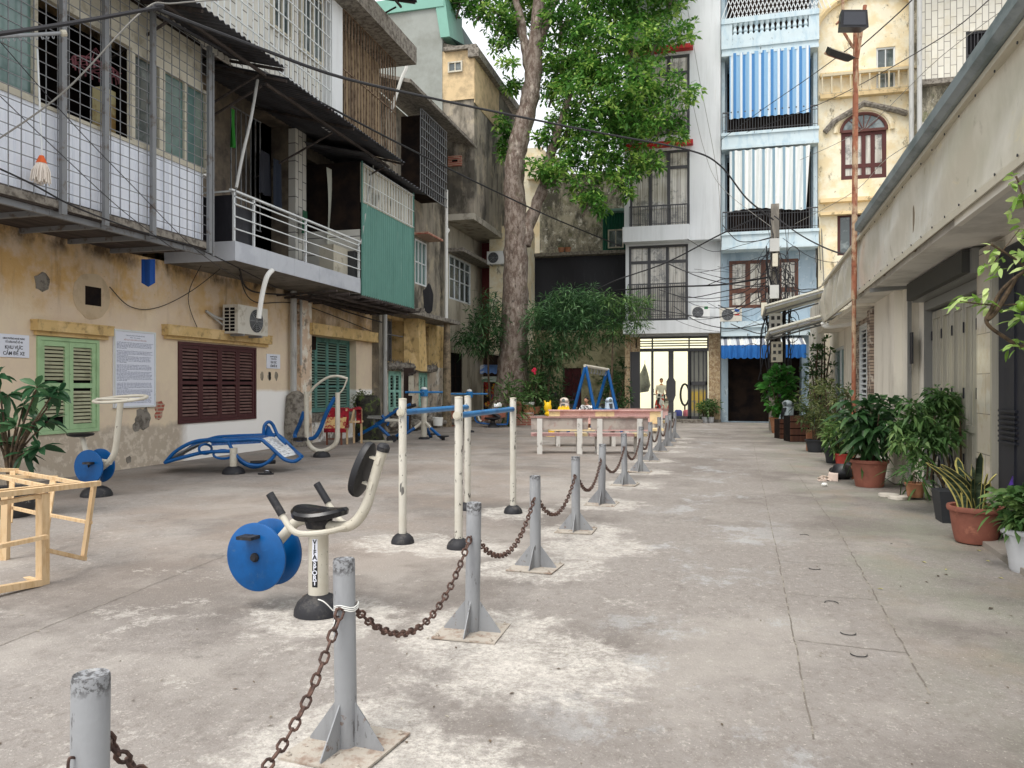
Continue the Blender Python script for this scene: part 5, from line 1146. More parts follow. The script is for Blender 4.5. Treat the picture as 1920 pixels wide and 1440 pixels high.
for i in range(nd):
    a = d0 + .08 + i * wd + .01; b = a + wd - .02; q = MB()
    for x in ((a, a + .07, .18, 2.6), (b - .07, b, .18, 2.6), (a + .07, b - .07, 2.5, 2.6), (a + .07, b - .07, .18, .3), (a + .07, b - .07, 1.0, 1.08)): FR.box(q, *x, -.12, -.07)
    FR.box(q, a + .07, b - .07, .3, 2.5, -.11, -.095)
    for k in range(3): s = a + .12 + k * (b - a - .24) / 2.0; FR.box(q, s - .004, s + .004, .3, 2.5, -.095, -.09)
    dl = q.build('door_leaf', m_greydoor, h1)
    for z in (.6, 1.4, 2.2): q = MB(); FR.box(q, b - .015, b + .008, z, z + .13, -.07, -.055); q.build('hinge', m_navy, dl)
# pillar
p0, p1 = Rh(1722)[0], Rh(1668)[0]
q = MB(); FR.box(q, p0, p0 + .55, .02, 4.2, -.3, .12); FR.box(q, p0 + .55, p1 + .1, .02, 4.2, -.3, .24); q.build('pillar', m_pale, h1)
q = MB(); a = FR.rc(1703, 1712, 624, 682, .13, m=1708); FR.box(q, *a, .125, .14); q.build('letter_slot_plate', m_navy, h1)
q = MB(); a = FR.rc(1703, 1708, 690, 700, .13, m=1706); FR.box(q, *a, .125, .14); q.build('switch', m_alu, h1)
q = MB(); FR.box(q, 2, p1, 3.05, 3.13, -.0, .60); q.build('soffit', m_soffit, h1)
q = MB(); a = Rh(1785, 400, .65)[0]; FR.box(q, 2, a, 3.03, 3.16, .57, .63); q.build('fascia_board', M('bright_fascia', (226, 222, 210)), h1)
# shop 2 : stacked stone and shutters
h2 = thing('stone_clad_shop', 'shopfront clad in dark stacked stone with white louvre shutters', 'shop', FR.pt(18, 0, 0))
p2 = Rh(1602)[0]
w0 = (Rh(1637)[0], Rh(1612)[0], 1.2, 2.9)
q = MB(); FR.wall(q, p1 + .1, p2, 0, 3.05, [(*w0, .2)], .02); q.build('stone_wall', m_stone, h2)
shutters(FR, h2, *w0, 2, m_whitesteel, m_whitesteel, -.02, rows=1, pitch=.11, st=.06)
q = MB(); FR.box(q, p1 + .1, p2, 3.05, 4.2, -3, .02); FR.box(q, p1, p2 + 3, 3.0, 3.08, 0, .55); q.build('upper_wall', m_pale, h2)
q = MB(); FR.box(q, p1 + .1, p1 + .5, 0, 2.95, .02, .3); q.build('stone_pier', m_stone, h2)
# shop 3
h3 = thing('teal_door_house', 'pale low house with a teal glazed door beyond the rusty pole', 'house', FR.pt(24, 0, 0))
p3 = 32.5
dd = (Rh(1586)[0], Rh(1568)[0], .1, 2.6)
q = MB(); FR.wall(q, p2, p3, 0, 3.6, [(*dd, .15)], .05); FR.box(q, p2, p3, 3.6, 4.6, -3, .0); q.build('wall', m_pale, h3)
window(FR, h3, *dd, 2, (1.0,), m_whitesteel, M('teal_panel', (92, 130, 134), rough=.3), -.02, .08, name='door')
q = MB(); s, z = Rh(1552, CY, .1); FR.box(q, s, s + .8, 0, 3.3, .05, .2); q.build('pilaster', m_creamframe, h3)
for (ya, yb_, zz) in ((20.5, 23.8, 3.0), (24.4, 28.5, 4.0)):
    q = MB(); q.hexa([FR.pt(s, z + dz, o) for dz in (0, .05) for s, o, z in ((ya, .05, zz + .45), (yb_, .05, zz + .45), (yb_, 1.9, zz - .05), (ya, 1.9, zz - .05))])
    c = q.build('metal_canopy', M('pale_canopy_sheet', (226, 224, 210), [W(c=(186, 182, 166), s=2, lo=.5, hi=.64, f=.7)], alpha=.72), h3); q = MB()
    for s in (ya + .05, (ya + yb_) / 2, yb_ - .05): q.beam(FR.pt(s, zz - .1, 1.85), FR.pt(s, zz + .4, .05), .05, .05)
    q.beam(FR.pt(ya, zz - .1, 1.85), FR.pt(yb_, zz - .1, 1.85), .05, .05); q.build('canopy_frame', m_cage, c)
# upper mass over shops
h4 = thing('upper_roof_wall', 'plain parapet wall above the awning on the right', 'wall', FR.pt(8, 4, 0))
q = MB(); FR.box(q, 2, 20, 4.32, 4.6, -5, -.2); q.build('parapet', m_pale, h4)
# awning of frosted sheet
t = thing('sheet_awning', 'long frosted plastic sheet awning with a metal gutter over the right-hand shops', 'awning', FR.pt(12, 3, .65))
OA = .65; e0, e1 = 3.0, Rh(1543, CY, OA)[0]
zlo, zhi = 3.10, 3.98
q = MB()
def awn(u, v):
    s = e0 + (e1 - e0) * u; z = zlo + (zhi - zlo) * v
    loose = max(0, (s - 14.5) / 5)
    o = OA + .03 * math.sin(s * 2.3 + 3 * v) * (1 - abs(2 * v - 1) * .6) + loose * .10 * math.sin(s * 6 + 4 * v) * math.sin(math.pi * v)
    return FR.pt(s, z, o)
q.grid(awn, 160, 14); q.build('frosted_sheet', m_awning, t, smooth=True)
q = MB()
for i in range(9): s = e0 + .6 + i * 2.05; FR.box(q, s, s + .06, zlo, zhi, OA - .05, OA - .02)
for z in (zlo + .02, zlo + .52, zhi - .1): FR.box(q, e0, e1, z, z + .04, OA - .06, OA - .035)
q.build('sheet_frame', M('brown_frame', (120, 108, 90)), t)
for z in (zlo + .05, zhi - .05):
    for i in range(24): s = e0 + (e1 - 5 - e0) * i / 24; q = MB(); q.lathe(FR.pt(s, z, OA + .03), [(.011, 0), (.011, .008), (0, .010)], 6, ax=FR.n); q.build('rivet', m_grille, t)
q = MB(); FR.box(q, e0, e1 - .3, zhi - .02, zhi + .03, OA - .02, OA + .06); FR.box(q, e0, e1 - .5, zlo - .02, zlo + .05, OA + .01, OA + .025); q.build('edge_strip', M('pale_edge_strip', (190, 184, 166), rough=.5), t)
q = MB(); P = [(OA - .0, zhi + .035), (OA + .10, zhi + .035), (OA + .15, zhi + .07), (OA + .15, zhi + .17), (OA + .135, zhi + .17), (OA + .125, zhi + .09), (OA - .1, zhi + .08), (OA - .1, zhi + .035)]
e9 = Rh(1596, CY, OA + .2)[0]
q.prism([FR.pt(e0, z, o) for o, z in P], FR.a * (e9 - e0))
q.build('gutter', m_gutter, t)
q = MB(); q.hexa([FR.pt(s, z + dz, o) for dz in (0, .03) for s, o, z in ((e0, OA + .10, zhi + .14), (e9, OA + .10, zhi + .14), (e9, -.2, zhi + .3), (e0, -.2, zhi + .3))]); q.build('roof_sheet', M('green_grey_roof', (92, 118, 112), rough=.5), t)
q = MB(); a = Rh(1650, 524, OA)[0]; q.beam(FR.pt(p0 - .03, 3.0, OA + .02), FR.pt(p0 - .03, 3.04, 0.1), .06, .06); q.beam(FR.pt(p0 - .1, 3.0, .1), FR.pt(p0 - .9, 2.85, .1), .04, .04); q.beam(FR.pt(p0 - .1, 3.1, .14), FR.pt(p0 - .1, .1, .14), .05, .05); q.build('bracket', m_alu, t)
q = MB(); q.tube(cm([FR.pt(e1 - .1, zlo, OA), FR.pt(e1 - .2, zlo - .1, OA - .1), FR.pt(e1 - 1.5, zlo - .12, .1)], 4), .07, 8); q.build('end_pipe', m_pvcw, t, smooth=True)
# rusty floodlight pole
pb = foot(1600, 12.9); t = thing('floodlight_pole', 'tall rusty steel pole with two dark floodlights beside the potted plants', 'pole', pb)
top = at(1605, 62, 12.9)
q = MB(); q.tube([pb, pb + Vector((.01, 0, 3.0))], .035, 10); q.tube([pb + Vector((.01, 0, 3.0)), top], .045, 10); q.build('pole', m_rust, t, smooth=True)
q = MB(); q.tube([at(1607, 110, 12.85), at(1622, 10, 12.8)], .03, 8); q.tube([at(1600, 90, 12.9), at(1582, 60, 12.9), at(1580, 0, 12.9)], .025, 8); q.build('arm', m_rust, t, smooth=True)
for (px, py, rot, w_, h_) in ((1597, 40, 10, .46, .28), (1572, 102, 25, .40, .18)):
    c = at(px, py, 12.5); q = MB(); ex = Vector((math.cos(YAW), math.sin(YAW), 0)) * w_ / 2; ez = Vector((0, 0, h_ / 2)); ey = Vector((-math.sin(YAW), math.cos(YAW), 0)) * .1
    if rot == 25: ez = ez * .7 + ey * .9; ex = ex + Vector((0, 0, -.07)); 
    q.hexa([c - ex * 1.0 - ez - ey, c + ex - ez - ey, c + ex * .8 - ez + ey, c - ex * .8 - ez + ey, c - ex * .9 + ez - ey, c + ex * .9 + ez - ey, c + ex * .7 + ez + ey, c - ex * .7 + ez + ey]); fl = q.build('floodlight', m_black, t)
    q = MB(); b = c - ey * 1.04; q.hexa([b - ex * .8 - ez * .75 - ey * .04, b + ex * .8 - ez * .75 - ey * .04, b + ex * .8 - ez * .75, b - ex * .8 - ez * .75, b - ex * .75 + ez * .75 - ey * .04, b + ex * .75 + ez * .75 - ey * .04, b + ex * .75 + ez * .75, b - ex * .75 + ez * .75]); q.build('glass', M('floodlight_glass', (56, 58, 64), rough=.15), fl)
    q = MB(); q.tube(cm([c - ex * .9 + ey, c + ey * 1.4 + ez * 1.3, c + ex * .9 + ey], 4), .018, 6); q.build('yoke', m_rust, fl)
# utility pole with meters
ub = foot(1453, 27.0); t = thing('utility_pole', 'concrete utility pole hung with meter boxes and tangled cables', 'utility pole', ub)
q = MB(); tp = at(1453, 383, 27); q.hexa([ub + Vector(v) for v in ((-.2, -.14, 0), (.2, -.14, 0), (.2, .14, 0), (-.2, .14, 0))] + [tp + Vector(v) for v in ((-.13, -.1, 0), (.13, -.1, 0), (.13, .1, 0), (-.13, .1, 0))]); q.build('pole', m_polec, t)
fp = Fr((0, ub.y - .3, 0), (1, 0, 0), (0, -1, 0))
for (xa, xb_, yt, yb_, mm, nr) in ((1442, 1466, 588, 631, m_acwhite, 3), (1446, 1467, 641, 679, m_creamframe, 3), (1443, 1461, 448, 472, m_pvc, 0), (1448, 1458, 476, 500, m_creamframe, 0), (1443, 1460, 535, 560, m_pvc, 0), (1427, 1438, 568, 592, m_creamframe, 0)):
    a = fp.rc(xa, xb_, yt, yb_, 0); q = MB(); fp.box(q, *a, -.12, .12); bx_ = q.build('meter_box', mm, t)
    if nr:
        w_ = a[1] - a[0]; h_ = a[3] - a[2]
        for i in range(2):
            for j in range(nr):
                if j == nr - 1 and i == 1: continue
                q = MB(); fp.box(q, a[0] + w_ * (.15 + .45 * i), a[0] + w_ * (.4 + .45 * i), a[3] - h_ * (.12 + .32 * j) - h_ * .16, a[3] - h_ * (.12 + .32 * j), .121, .13); q.build('meter_window', m_grille, bx_)
q = MB(); rr = random.Random(3)
for k in range(20):
    x = rr.uniform(-.5, .6); P = []
    z0_ = rr.uniform(1.2, 2.5); z1_ = rr.uniform(5, 7.4)
    n = 7
    for i in range(n): P.append(ub + Vector((x + rr.uniform(-.12, .12), -.25 + rr.uniform(-.1, .15), z0_ + (z1_ - z0_) * i / (n - 1))))
    q.tube(cm(P, 4), rr.choice((.009, .014, .022)), 5)
for k in range(30):
    c = ub + Vector((rr.uniform(-.5, .6), -.3, rr.uniform(3.4, 6.2))); r_ = rr.uniform(.12, .3)
    q.tube([c + Vector((r_ * math.cos(a) * .8, rr.uniform(-.03, .03), r_ * 1.2 * math.sin(a))) for a in [2 * math.pi * i / 14 for i in range(14)]], .013, 5, closed=True)
for k in range(26):
    a = ub + Vector((rr.uniform(-.3, .3), -.2, rr.uniform(3.6, 6.8))); sx = rr.choice((-1, -1, 1)); b = a + Vector((sx * rr.uniform(1.2, 4.5), rr.uniform(-.6, 3.5), rr.uniform(-1.2, 1.2))); q.tube(cm([a, a.lerp(b, .35) - Vector((0, 0, rr.uniform(.2, .7))), a.lerp(b, .7) - Vector((0, 0, rr.uniform(.1, .6))), b], 5), rr.choice((.007, .010, .016)), 4)
q.build('cable_tangle', m_cable, t, kind='stuff')
q = MB(); q.tube([ub + Vector((.28, -.1, .0)), ub + Vector((.30, -.1, 4.6))], .06, 8); q.build('cable_duct', m_tarp, t)
# ---- overhead wires
def wire(label, P, r=.012, mat=None, n=8, name='cable'):
    q = MB(); q.tube(cm(P, n), r, 6); return solo(q.build(name, mat or m_cable, smooth=True), label, 'cable', group='overhead cables')
wire('thickest black cable sweeping from the top left across the tree to the utility pole', [at(-30, 68, 8), at(140, 42, 9), at(300, 14, 10), at(300.5, 20, 10.05), at(480, 88, 12), at(640, 145, 14), at(800, 182, 17), at(960, 216, 20), at(1130, 250, 22.5), at(1290, 281, 24), at(1350, 310, 24.5), at(1400, 372, 25.3), at(1450, 412, 26.5)], .028)
wire('black cable dropping past the green box and behind the trunk to the dark shed', [at(300, 30, 12), at(420, 96, 14), at(560, 170, 17), at(740, 265, 21), at(900, 345, 26), at(1035, 408, 31), at(1165, 462, 33.5)], .026)
wire('black cable rising from the bamboo to the top of the utility pole', [at(1080, 566, 32), at(1150, 528, 31), at(1250, 492, 30), at(1350, 440, 28.5), at(1445, 396, 27)], .026)
wire('black cable from the pole top down to the awning on the right', [at(1452, 405, 26.8), at(1500, 440, 24), at(1560, 470, 20), at(1620, 482, 16.5)], .02)
wire('bundle of cables running level from the white house to the utility pole', [at(1150, 545, 33.5), at(1250, 538, 32), at(1350, 534, 30), at(1440, 520, 27.2)], .035)
wire('thin cable sagging below the level bundle', [at(1160, 560, 33.5), at(1290, 566, 31), at(1380, 560, 29), at(1445, 535, 27.2)], .014)
wire('thin cable sagging lowest before the white house ledge', [at(1290, 556, 33), at(1330, 560, 32), at(1400, 545, 29), at(1440, 500, 27.2)], .014)
wire('thin grey cable down the white house wall, left one', [at(1285, -10, 32), at(1310, 140, 32), at(1345, 330, 32), at(1352, 470, 32)], .010, m_cablegrey)
wire('thin grey cable down the white house wall, right one', [at(1296, 180, 32.5), at(1320, 280, 32.2), at(1352, 350, 31), at(1452, 430, 27.5)], .010, m_cablegrey)
wire('thin cable climbing across the striped curtains to the floodlight pole', [at(1352, 262, 31), at(1430, 205, 27), at(1510, 150, 22), at(1600, 85, 13.2)], .010)
wire('thin cable from the floodlight pole up to the far right', [at(1600, 100, 13.2), at(1700, 10, 12), at(1760, -60, 11)], .010)
wire('thin cable crossing before the arched window up to the right', [at(1400, 248, 29), at(1560, 185, 24), at(1750, 80, 16), at(1860, -5, 13)], .010)
wire('pale thin cable before the arched window', [at(1500, 300, 29), at(1620, 240, 24), at(1760, 110, 20), at(1920, -10, 16)], .008, m_cablegrey)
wire('thin cable just above the arched window sill', [at(1490, 420, 27), at(1600, 360, 22), at(1660, 300, 20), at(1740, 250, 18)], .008, m_cablegrey)
for i, (a, b, nm) in enumerate((((1352, 150), (1352, 262), 'a'),)): pass
for i in range(7):
    x = 1519 + i * 3; wire(['blackest', 'second', 'third', 'fourth', 'fifth', 'sixth', 'last'][i] + ' of the cables hanging down between the blue and cream houses', [at(x + rnd.uniform(-2, 2), -20, 32.6), at(x + 5 + rnd.uniform(-5, 4), 140, 32.6), at(x + rnd.uniform(-3, 6), 300, 32.6), at(x + rnd.uniform(-4, 8), 450 + 14 * i, 32)], rnd.choice((.014, .03, .02)), m_cable if i % 3 else m_cablegrey)
wire('diagonal steel stay wire crossing the cage from lower left to upper right', [at(-20, 272, 9.7), at(120, 172, 10.0), at(268, 20, 10.6), at(330, 6, 11), at(480, -5, 12)], .011, m_cablegrey)
wire('thin wire slanting down across the cage, upper', [at(0, 78, 9.8), at(130, 225, 10.5), at(250, 350, 11.6), at(370, 470, 13.4), at(460, 530, 16)], .006)
wire('thin wire slanting down across the white panel, lower', [at(0, 180, 9.8), at(110, 285, 10.4), at(230, 395, 11.6), at(330, 470, 13)], .006)
wire('thick dark cable along the edge of the caged floor', [at(-10, 312, 9.7), at(60, 345, 10.2), at(150, 392, 11), at(280, 440, 12.6), at(380, 470, 14), at(520, 540, 18)], .012)
wire('thin wire looping below the small vent', [FL.pt(H(203)[0], H(203, 538)[1], .03), FL.pt(H(240)[0], H(240, 575)[1], .05), FL.pt(H(290)[0], H(290, 577)[1], .06), FL.pt(H(345)[0], H(345, 545)[1], .2), FL.pt(H(372)[0], H(372, 490)[1], .8)], .008)
wire('thin wire dropping to the maroon shutters', [FL.pt(H(335)[0], H(335, 490)[1], .6), FL.pt(H(345)[0], H(345, 560)[1], .1), FL.pt(H(378)[0], H(378, 640)[1], .05)], .008)
wire('bundle of thin cables under the balcony soffit', [FL.pt(H(372)[0], 4.0, 1.0), FL.pt(H(450)[0], 3.75, .3), FL.pt(H(545)[0], 3.85, .3), FL.pt(H(640)[0], 3.7, .3), FL.pt(H(700)[0], 3.6, .3)], .02)
wire('thin cable along the ochre wall under the balcony', [FL.pt(H(380)[0], 3.9, .9), FL.pt(H(470)[0], 3.55, .1), FL.pt(H(560)[0], 3.7, .1), FL.pt(H(690)[0], 3.3, .1)], .012)
# ================================================================ BOLLARDS AND CHAINS
def make_bollard(h=.80, first=False):
    t = thing('bollard', 'x', 'bollard', (0, 0, 0), 0, 'chain bollards along the yard edge')
    q = MB(); q.lathe((0, 0, 0.006), [(.047, 0), (.047, h - .01), (.044, h - .002), (.040, h - .006), (0, h - .010)], 28); q.build('post', m_galv, t, local=True, smooth=True)
    q = MB(); q.box(-.20, .20, -.20, .20, .002, .012); q.build('base_plate', m_plate, t, local=True)
    for i in range(4):
        a = math.pi / 2 * i; c, s = math.cos(a), math.sin(a); e = Vector((-s, c, 0)) * .003; q = MB()
        q.prism([Vector((c * r, s * r, z)) - e for r, z in ((.045, .012), (.185, .012), (.185, .022), (.045, .20))], e * 2); q.build('gusset', m_galv, t, local=True)
    for x, y in ((-.17, -.17), (.17, -.17), (.17, .17), (-.17, .17)):
        q = MB(); q.lathe((x, y, .012), [(.013, 0), (.013, .008), (.006, .010), (.006, .018), (0, .018)], 6); q.build('bolt', m_plate, t, local=True)
    for sy in (-1, 1):
        q = MB(); q.tube(cm([(0.0, sy * .045, .60), (0, sy * .062, .605), (0, sy * .064, .575), (0, sy * .046, .57)], 4), .004, 6); q.build('eye_hook', m_chain, t, local=True)
    return t
names = ['grey bollard nearest the camera, cut off by the bottom edge, dark scuffed top', 'second grey bollard from the camera with a white string tied round it', 'third grey bollard from the camera, right of the seated exercise bike post', 'fourth grey bollard from the camera', 'fifth grey bollard from the camera, in front of the bench corner', 'sixth grey bollard from the camera', 'seventh grey bollard from the camera, short cone-like against the benches', 'eighth grey bollard from the camera, at the right bench leg', 'ninth grey bollard from the camera, beside the bench end', 'tenth grey bollard from the camera', 'third grey bollard from the far end', 'second grey bollard from the far end', 'farthest grey bollard at the end of the row']
proto = make_bollard()
for i, (x, y) in enumerate(BOLL):
    b = proto if i == 0 else dup(proto)
    b.location = (x, y, 0); b.rotation_euler = (R(rnd.uniform(-1.4, 1.4)), R(rnd.uniform(-1.4, 1.4)), R(rnd.uniform(-9, 9))); b.scale = (1, 1, rnd.uniform(.975, 1.02)); b['label'] = names[i]
cn = ['rusty chain nearest the camera, hanging out of the bottom of the picture', 'dark sagging chain between the second and third bollards', 'rusty chain between the third and fourth bollards', 'chain between the fourth and fifth bollards', 'chain between the fifth and sixth bollards', 'chain between the sixth and seventh bollards', 'chain between the seventh and eighth bollards', 'chain between the eighth and ninth bollards', 'chain between the ninth and tenth bollards', 'chain between the tenth and eleventh bollards', 'chain second from the far end of the row', 'chain at the far end of the row']
def chain(A, Bp, sag, label, lk=.062, wr=.0062):
    A = Vector(A); Bp = Vector(Bp); N = 400
    pts = [A.lerp(Bp, i / N) - Vector((0, 0, 4 * sag * (i / N) * (1 - i / N))) for i in range(N + 1)]
    cum = [0]
    for a, b in zip(pts, pts[1:]): cum.append(cum[-1] + (b - a).length)
    n = int(cum[-1] / (lk * .74)); q = MB(); j = 0
    for i in range(n + 1):
        s = cum[-1] * i / n
        while j < N - 1 and cum[j + 1] < s: j += 1
        c = pts[j].lerp(pts[j + 1], (s - cum[j]) / max(1e-6, cum[j + 1] - cum[j])); T = (pts[min(j + 2, N)] - pts[max(j - 2, 0)]).normalized()
        S = T.cross(Vector((0, 0, 1))).normalized(); U = S.cross(T); ang = R(45 + (i % 2) * 90 + rnd.uniform(-14, 14)); Wv = S * math.cos(ang) + U * math.sin(ang)
        hl, hw_ = lk / 2 - wr, .0165; P = []
        for k in range(10):
            a = 2 * math.pi * k / 10; x = math.cos(a); y = math.sin(a)
            P.append(c + T * ((hl - hw_) * (1 if x > 0 else -1) * (abs(x) > .2) + hw_ * x) + Wv * hw_ * y)
        q.tube(P, wr, 6, closed=True)
    return solo(q.build('chain', m_chain, smooth=True), label, 'chain', 'chains hung between the bollards')
SAG = [.42, .31, .27, .26, .27, .27, .27, .26, .27, .27, .22, .22]
for i in range(12):
    (xa, ya), (xb, yb) = BOLL[i], BOLL[i + 1]
    chain((xa, ya + .065, .59), (xb, yb - .065, .59), SAG[i], cn[i])
q = MB(); bx, by = BOLL[1]
for k in range(3): q.tube([(bx + .052 * math.cos(a), by + .052 * math.sin(a), .60 + .008 * k + .006 * math.sin(3 * a)) for a in [2 * math.pi * i / 16 for i in range(16)]], .0025, 5, closed=True)
q.tube(cm([(bx - .03, by - .06, .60), (bx - .06, by - .08, .64), (bx - .09, by - .08, .65)], 4), .0025, 5); q.tube(cm([(bx - .02, by - .06, .60), (bx - .01, by - .09, .56), (bx - .03, by - .09, .52)], 4), .0025, 5)
solo(q.build('string', m_pvcw, smooth=True), 'white plastic string knotted round the second bollard', 'string')
# ================================================================ GYM EQUIPMENT
CR = Vector((ca, sa, 0)); CF = Vector((-sa, ca, 0)); UP = Vector((0, 0, 1))
def dome(q, c, r, h, n=24):
    q.lathe(c, [(r, 0), (r * .98, h * .25), (r * .86, h * .6), (r * .62, h * .88), (r * .42, h), (0, h)], n)
# parallel bars: four posts
g1, g2, g4 = gnd(755, 1018), gnd(860, 1028), gnd(962, 962); g3 = g1 + (g4 - g2)
t = thing('parallel_bars', 'ivory parallel bars with two blue rails on four black-footed posts', 'exercise equipment', g2)
for gpt, hh in ((g1, 1.42), (g2, 1.44), (g3, 1.42), (g4, 1.40)):
    q = MB(); q.lathe(gpt, [(.039, .0), (.039, hh - .006), (.036, hh), (0, hh)], 20); ps = q.build('post', m_eqwhite2, t, smooth=True)
    q = MB(); dome(q, gpt + UP * .001, .115, .095); q.build('foot_cap', m_rubber, ps, smooth=50)
    q = MB(); q.lathe(gpt + UP * (hh - .003), [(.041, 0), (.038, .012), (0, .016)], 18); q.build('top_cap', m_creamframe, ps, smooth=True)
dv = (g4 - g2).normalized()
for a, b, zz in ((g1, g3, 1.29), (g2, g4, 1.27)):
    q = MB(); q.tube([a + UP * zz - dv * .055, b + UP * (zz - .0)], .03, 12); rl = q.build('rail', m_eqblue2, t, smooth=True)
    q = MB(); q.tube([a + UP * zz - dv * .062, a + UP * zz - dv * .05], .04, 14); q.lathe(a + UP * zz - dv * .064, [(0, 0), (.026, 0), (.026, .004)], 12, ax=-dv); q.build('rail_end', m_creamframe, rl)
q = MB(); c = g2 + UP * 1.3 + dv * 1.3
for i in range(7): q.tube([c + dv * (.04 * i) + UP * .02, c + dv * (.04 * i + rnd.uniform(-.02, .02)) + UP * (.04 + rnd.uniform(0, .02))], .012, 5)
solo(q.build('white_rag', m_pvcw), 'scrap of white cloth tied on the right blue rail', 'cloth')
# seated bike
c0 = gnd(597, 1150); th = R(18); E1 = CR * math.cos(th) - CF * math.sin(th); E2 = CR * math.sin(th) + CF * math.cos(th)
t = thing('seated_exercise_bike', 'seated exercise bike with blue pedal discs, black seat and curved backrest', 'exercise equipment', c0)
def L(x, y, z): return c0 + E1 * x + E2 * y + UP * z
q = MB(); q.tube([c0, L(0, 0, .60)], .068, 24); ps = q.build('post', m_eqwhite, t, smooth=True)
q = MB(); dome(q, c0 + UP * .001, .165, .135, 32); q.build('foot_cap', m_rubber, t, smooth=50)
fa = (CAM - c0); fa.z = 0; fa.normalize(); fa = (fa - CR * .35).normalized(); tx = UP.cross(fa).normalized()
q = MB()
for i in range(10):
    za, zb_ = .24 + i * .033, .24 + (i + 1) * .033
q.grid(lambda u, v: c0 + fa * .0693 * math.cos((u - .5) * .55) + tx * .0693 * math.sin((u - .5) * .55) + UP * (.195 + .175 * v), 4, 2); q.cur = 1
q.grid(lambda u, v: c0 + fa * .0693 * math.cos((u - .5) * .55) + tx * .0693 * math.sin((u - .5) * .55) + UP * (.37 + .15 * v), 4, 2); q.build('nameplate', [m_inkblack, m_paper], ps)
for i, ch in enumerate('VIFASPORT'):
    text('lettering', ch, .044, c0 + fa * .0705 + UP * (.486 - i * .0346), tx, UP, m_inkblack if i < 4 else m_paper, ps, bold=.0012)
q = MB(); q.tube(cm([L(-.36, 0, .42), L(-.27, 0, .52), L(-.16, 0, .62), L(-.02, 0, .63), L(.12, 0, .60), L(.26, 0, .62), L(.36, 0, .74), L(.43, 0, .95), L(.49, 0, 1.13)], 7), [.036] * 57, 14); q.build('frame_tube', m_eqwhite, t, smooth=True)
q = MB(); q.lathe(L(.487, 0, 1.12), [(.042, 0), (.044, .03), (.03, .05), (0, .055)], 14, ax=(E1 * .3 + UP)); q.build('tube_cap', m_rubber, t, smooth=True)
for sy in (-1, 1):
    q = MB(); q.tube(cm([L(.22, sy * .03, .60), L(.12, sy * .17, .585), L(0.0, sy * .27, .60), L(-.09, sy * .28, .70), L(-.135, sy * .28, .765)], 6), .020, 10); hd = q.build('handle', m_eqwhite, t, smooth=True)
    q = MB(); q.tube([L(-.095, sy * .28, .712), L(-.19, sy * .28, .845)], .026, 12); q.build('grip', m_rubber, hd, smooth=50)
q = MB()
def seatf(u, v):
    a = u * 2 * math.pi; r = [0, .6, .92, 1, .97, .75, 0][v_i(v)]
    z = [.715, .712, .718, .70, .668, .655, .652][v_i(v)]
    rx = .20 * (1 + .12 * math.cos(a)); ry = .17 * (1 - .25 * math.cos(a) * .6)
    return L(.0 + rx * r * math.cos(a), ry * r * math.sin(a), z + .018 * math.cos(2 * a) * r)
def v_i(v): return int(round(v * 6))
q.grid(seatf, 28, 6); q.build('seat', M('glossy_black_seat', (20, 20, 22), [W(c=(52, 52, 58), s=4, lo=.52, hi=.7, f=.6)], rough=.22), t, smooth=True)
q = MB(); q.lathe(L(0, 0, .585), [(.08, 0), (.10, .07)], 16); q.build('seat_mount', m_rubber, t)
# backrest pad
q = MB(); bc = L(.385, 0, .98); bu = (E1 * .32 + UP).normalized(); bn = bu.cross(E2).normalized(); bn = bn if bn.dot(E1) < 0 else -bn
ol = [((.115 - .022 * math.sin(a)) * math.cos(a), .195 * math.sin(a)) for a in [2 * math.pi * i / 28 for i in range(28)]]
for k_, d_ in ((.0, .0),): pass
rings = [(0, .045), (.7, .05), (.95, .042), (1, .02), (.98, -.005), (.7, -.015), (0, -.015)]
q.grid(lambda u, v: (lambda r, d, p: bc + E2 * p[0] * r + bu * p[1] * r + bn * (d + .03))(rings[v_i(v)][0], rings[v_i(v)][1], ol[int(round(u * 28)) % 28]), 28, 6); q.build('backrest', M('black_pad', (24, 24, 27), [W(c=(70, 70, 76), s=30, lo=.64, hi=.7, f=.6)], rough=.45), t, smooth=True)
for dz in (-.08, .10): q = MB(); cc = bc + bu * dz + bn * .0; q.beam(cc - bn * .06, cc + bn * .03, .05, .012); q.beam(cc - bn * .06 - E2 * .04, cc - bn * .06 + E2 * .04, .02, .05, bu); q.build('backrest_bracket', m_eqwhite, t)
ax = L(-.43, 0, .375)
for sy in (-1, 1):
    q = MB(); cc = ax + E2 * sy * .095
    q.lathe(cc - E2 * .012, [(0, 0), (.225, 0), (.235, .006), (.235, .018), (.225, .024), (0, .024)], 48, ax=E2); d = q.build('pedal_disc', m_eqblue, t, smooth=40)
    pc = cc + E2 * sy * .012 + (E1 * (-.02) + UP * .145) * (1 if sy < 0 else -1)
    q = MB(); q.lathe(cc + E2 * sy * .012, [(.032, 0), (.032, .012), (.02, .03), (0, .03)], 12, ax=E2 * sy); q.build('hub_cap', m_rubber, d)
    q = MB(); q.beam(pc - E1 * .06 + E2 * sy * .05, pc + E1 * .06 + E2 * sy * .05, .10, .022); q.tube([pc, pc + E2 * sy * .05], .014, 8); q.build('pedal', m_rubber, d)
q = MB(); q.tube([ax - E2 * .1, ax + E2 * .1], .025, 12); q.tube([ax, L(-.34, 0, .44)], .034, 12); q.build('axle', m_eqwhite, t)
q = MB(); cc = gnd(573, 1130); q.lathe(cc, [(.045, 0), (.02, .05), (0, .062)], 5); solo(q.build('broken_brick', m_rust), 'small reddish broken brick chip by the bike foot', 'brick')
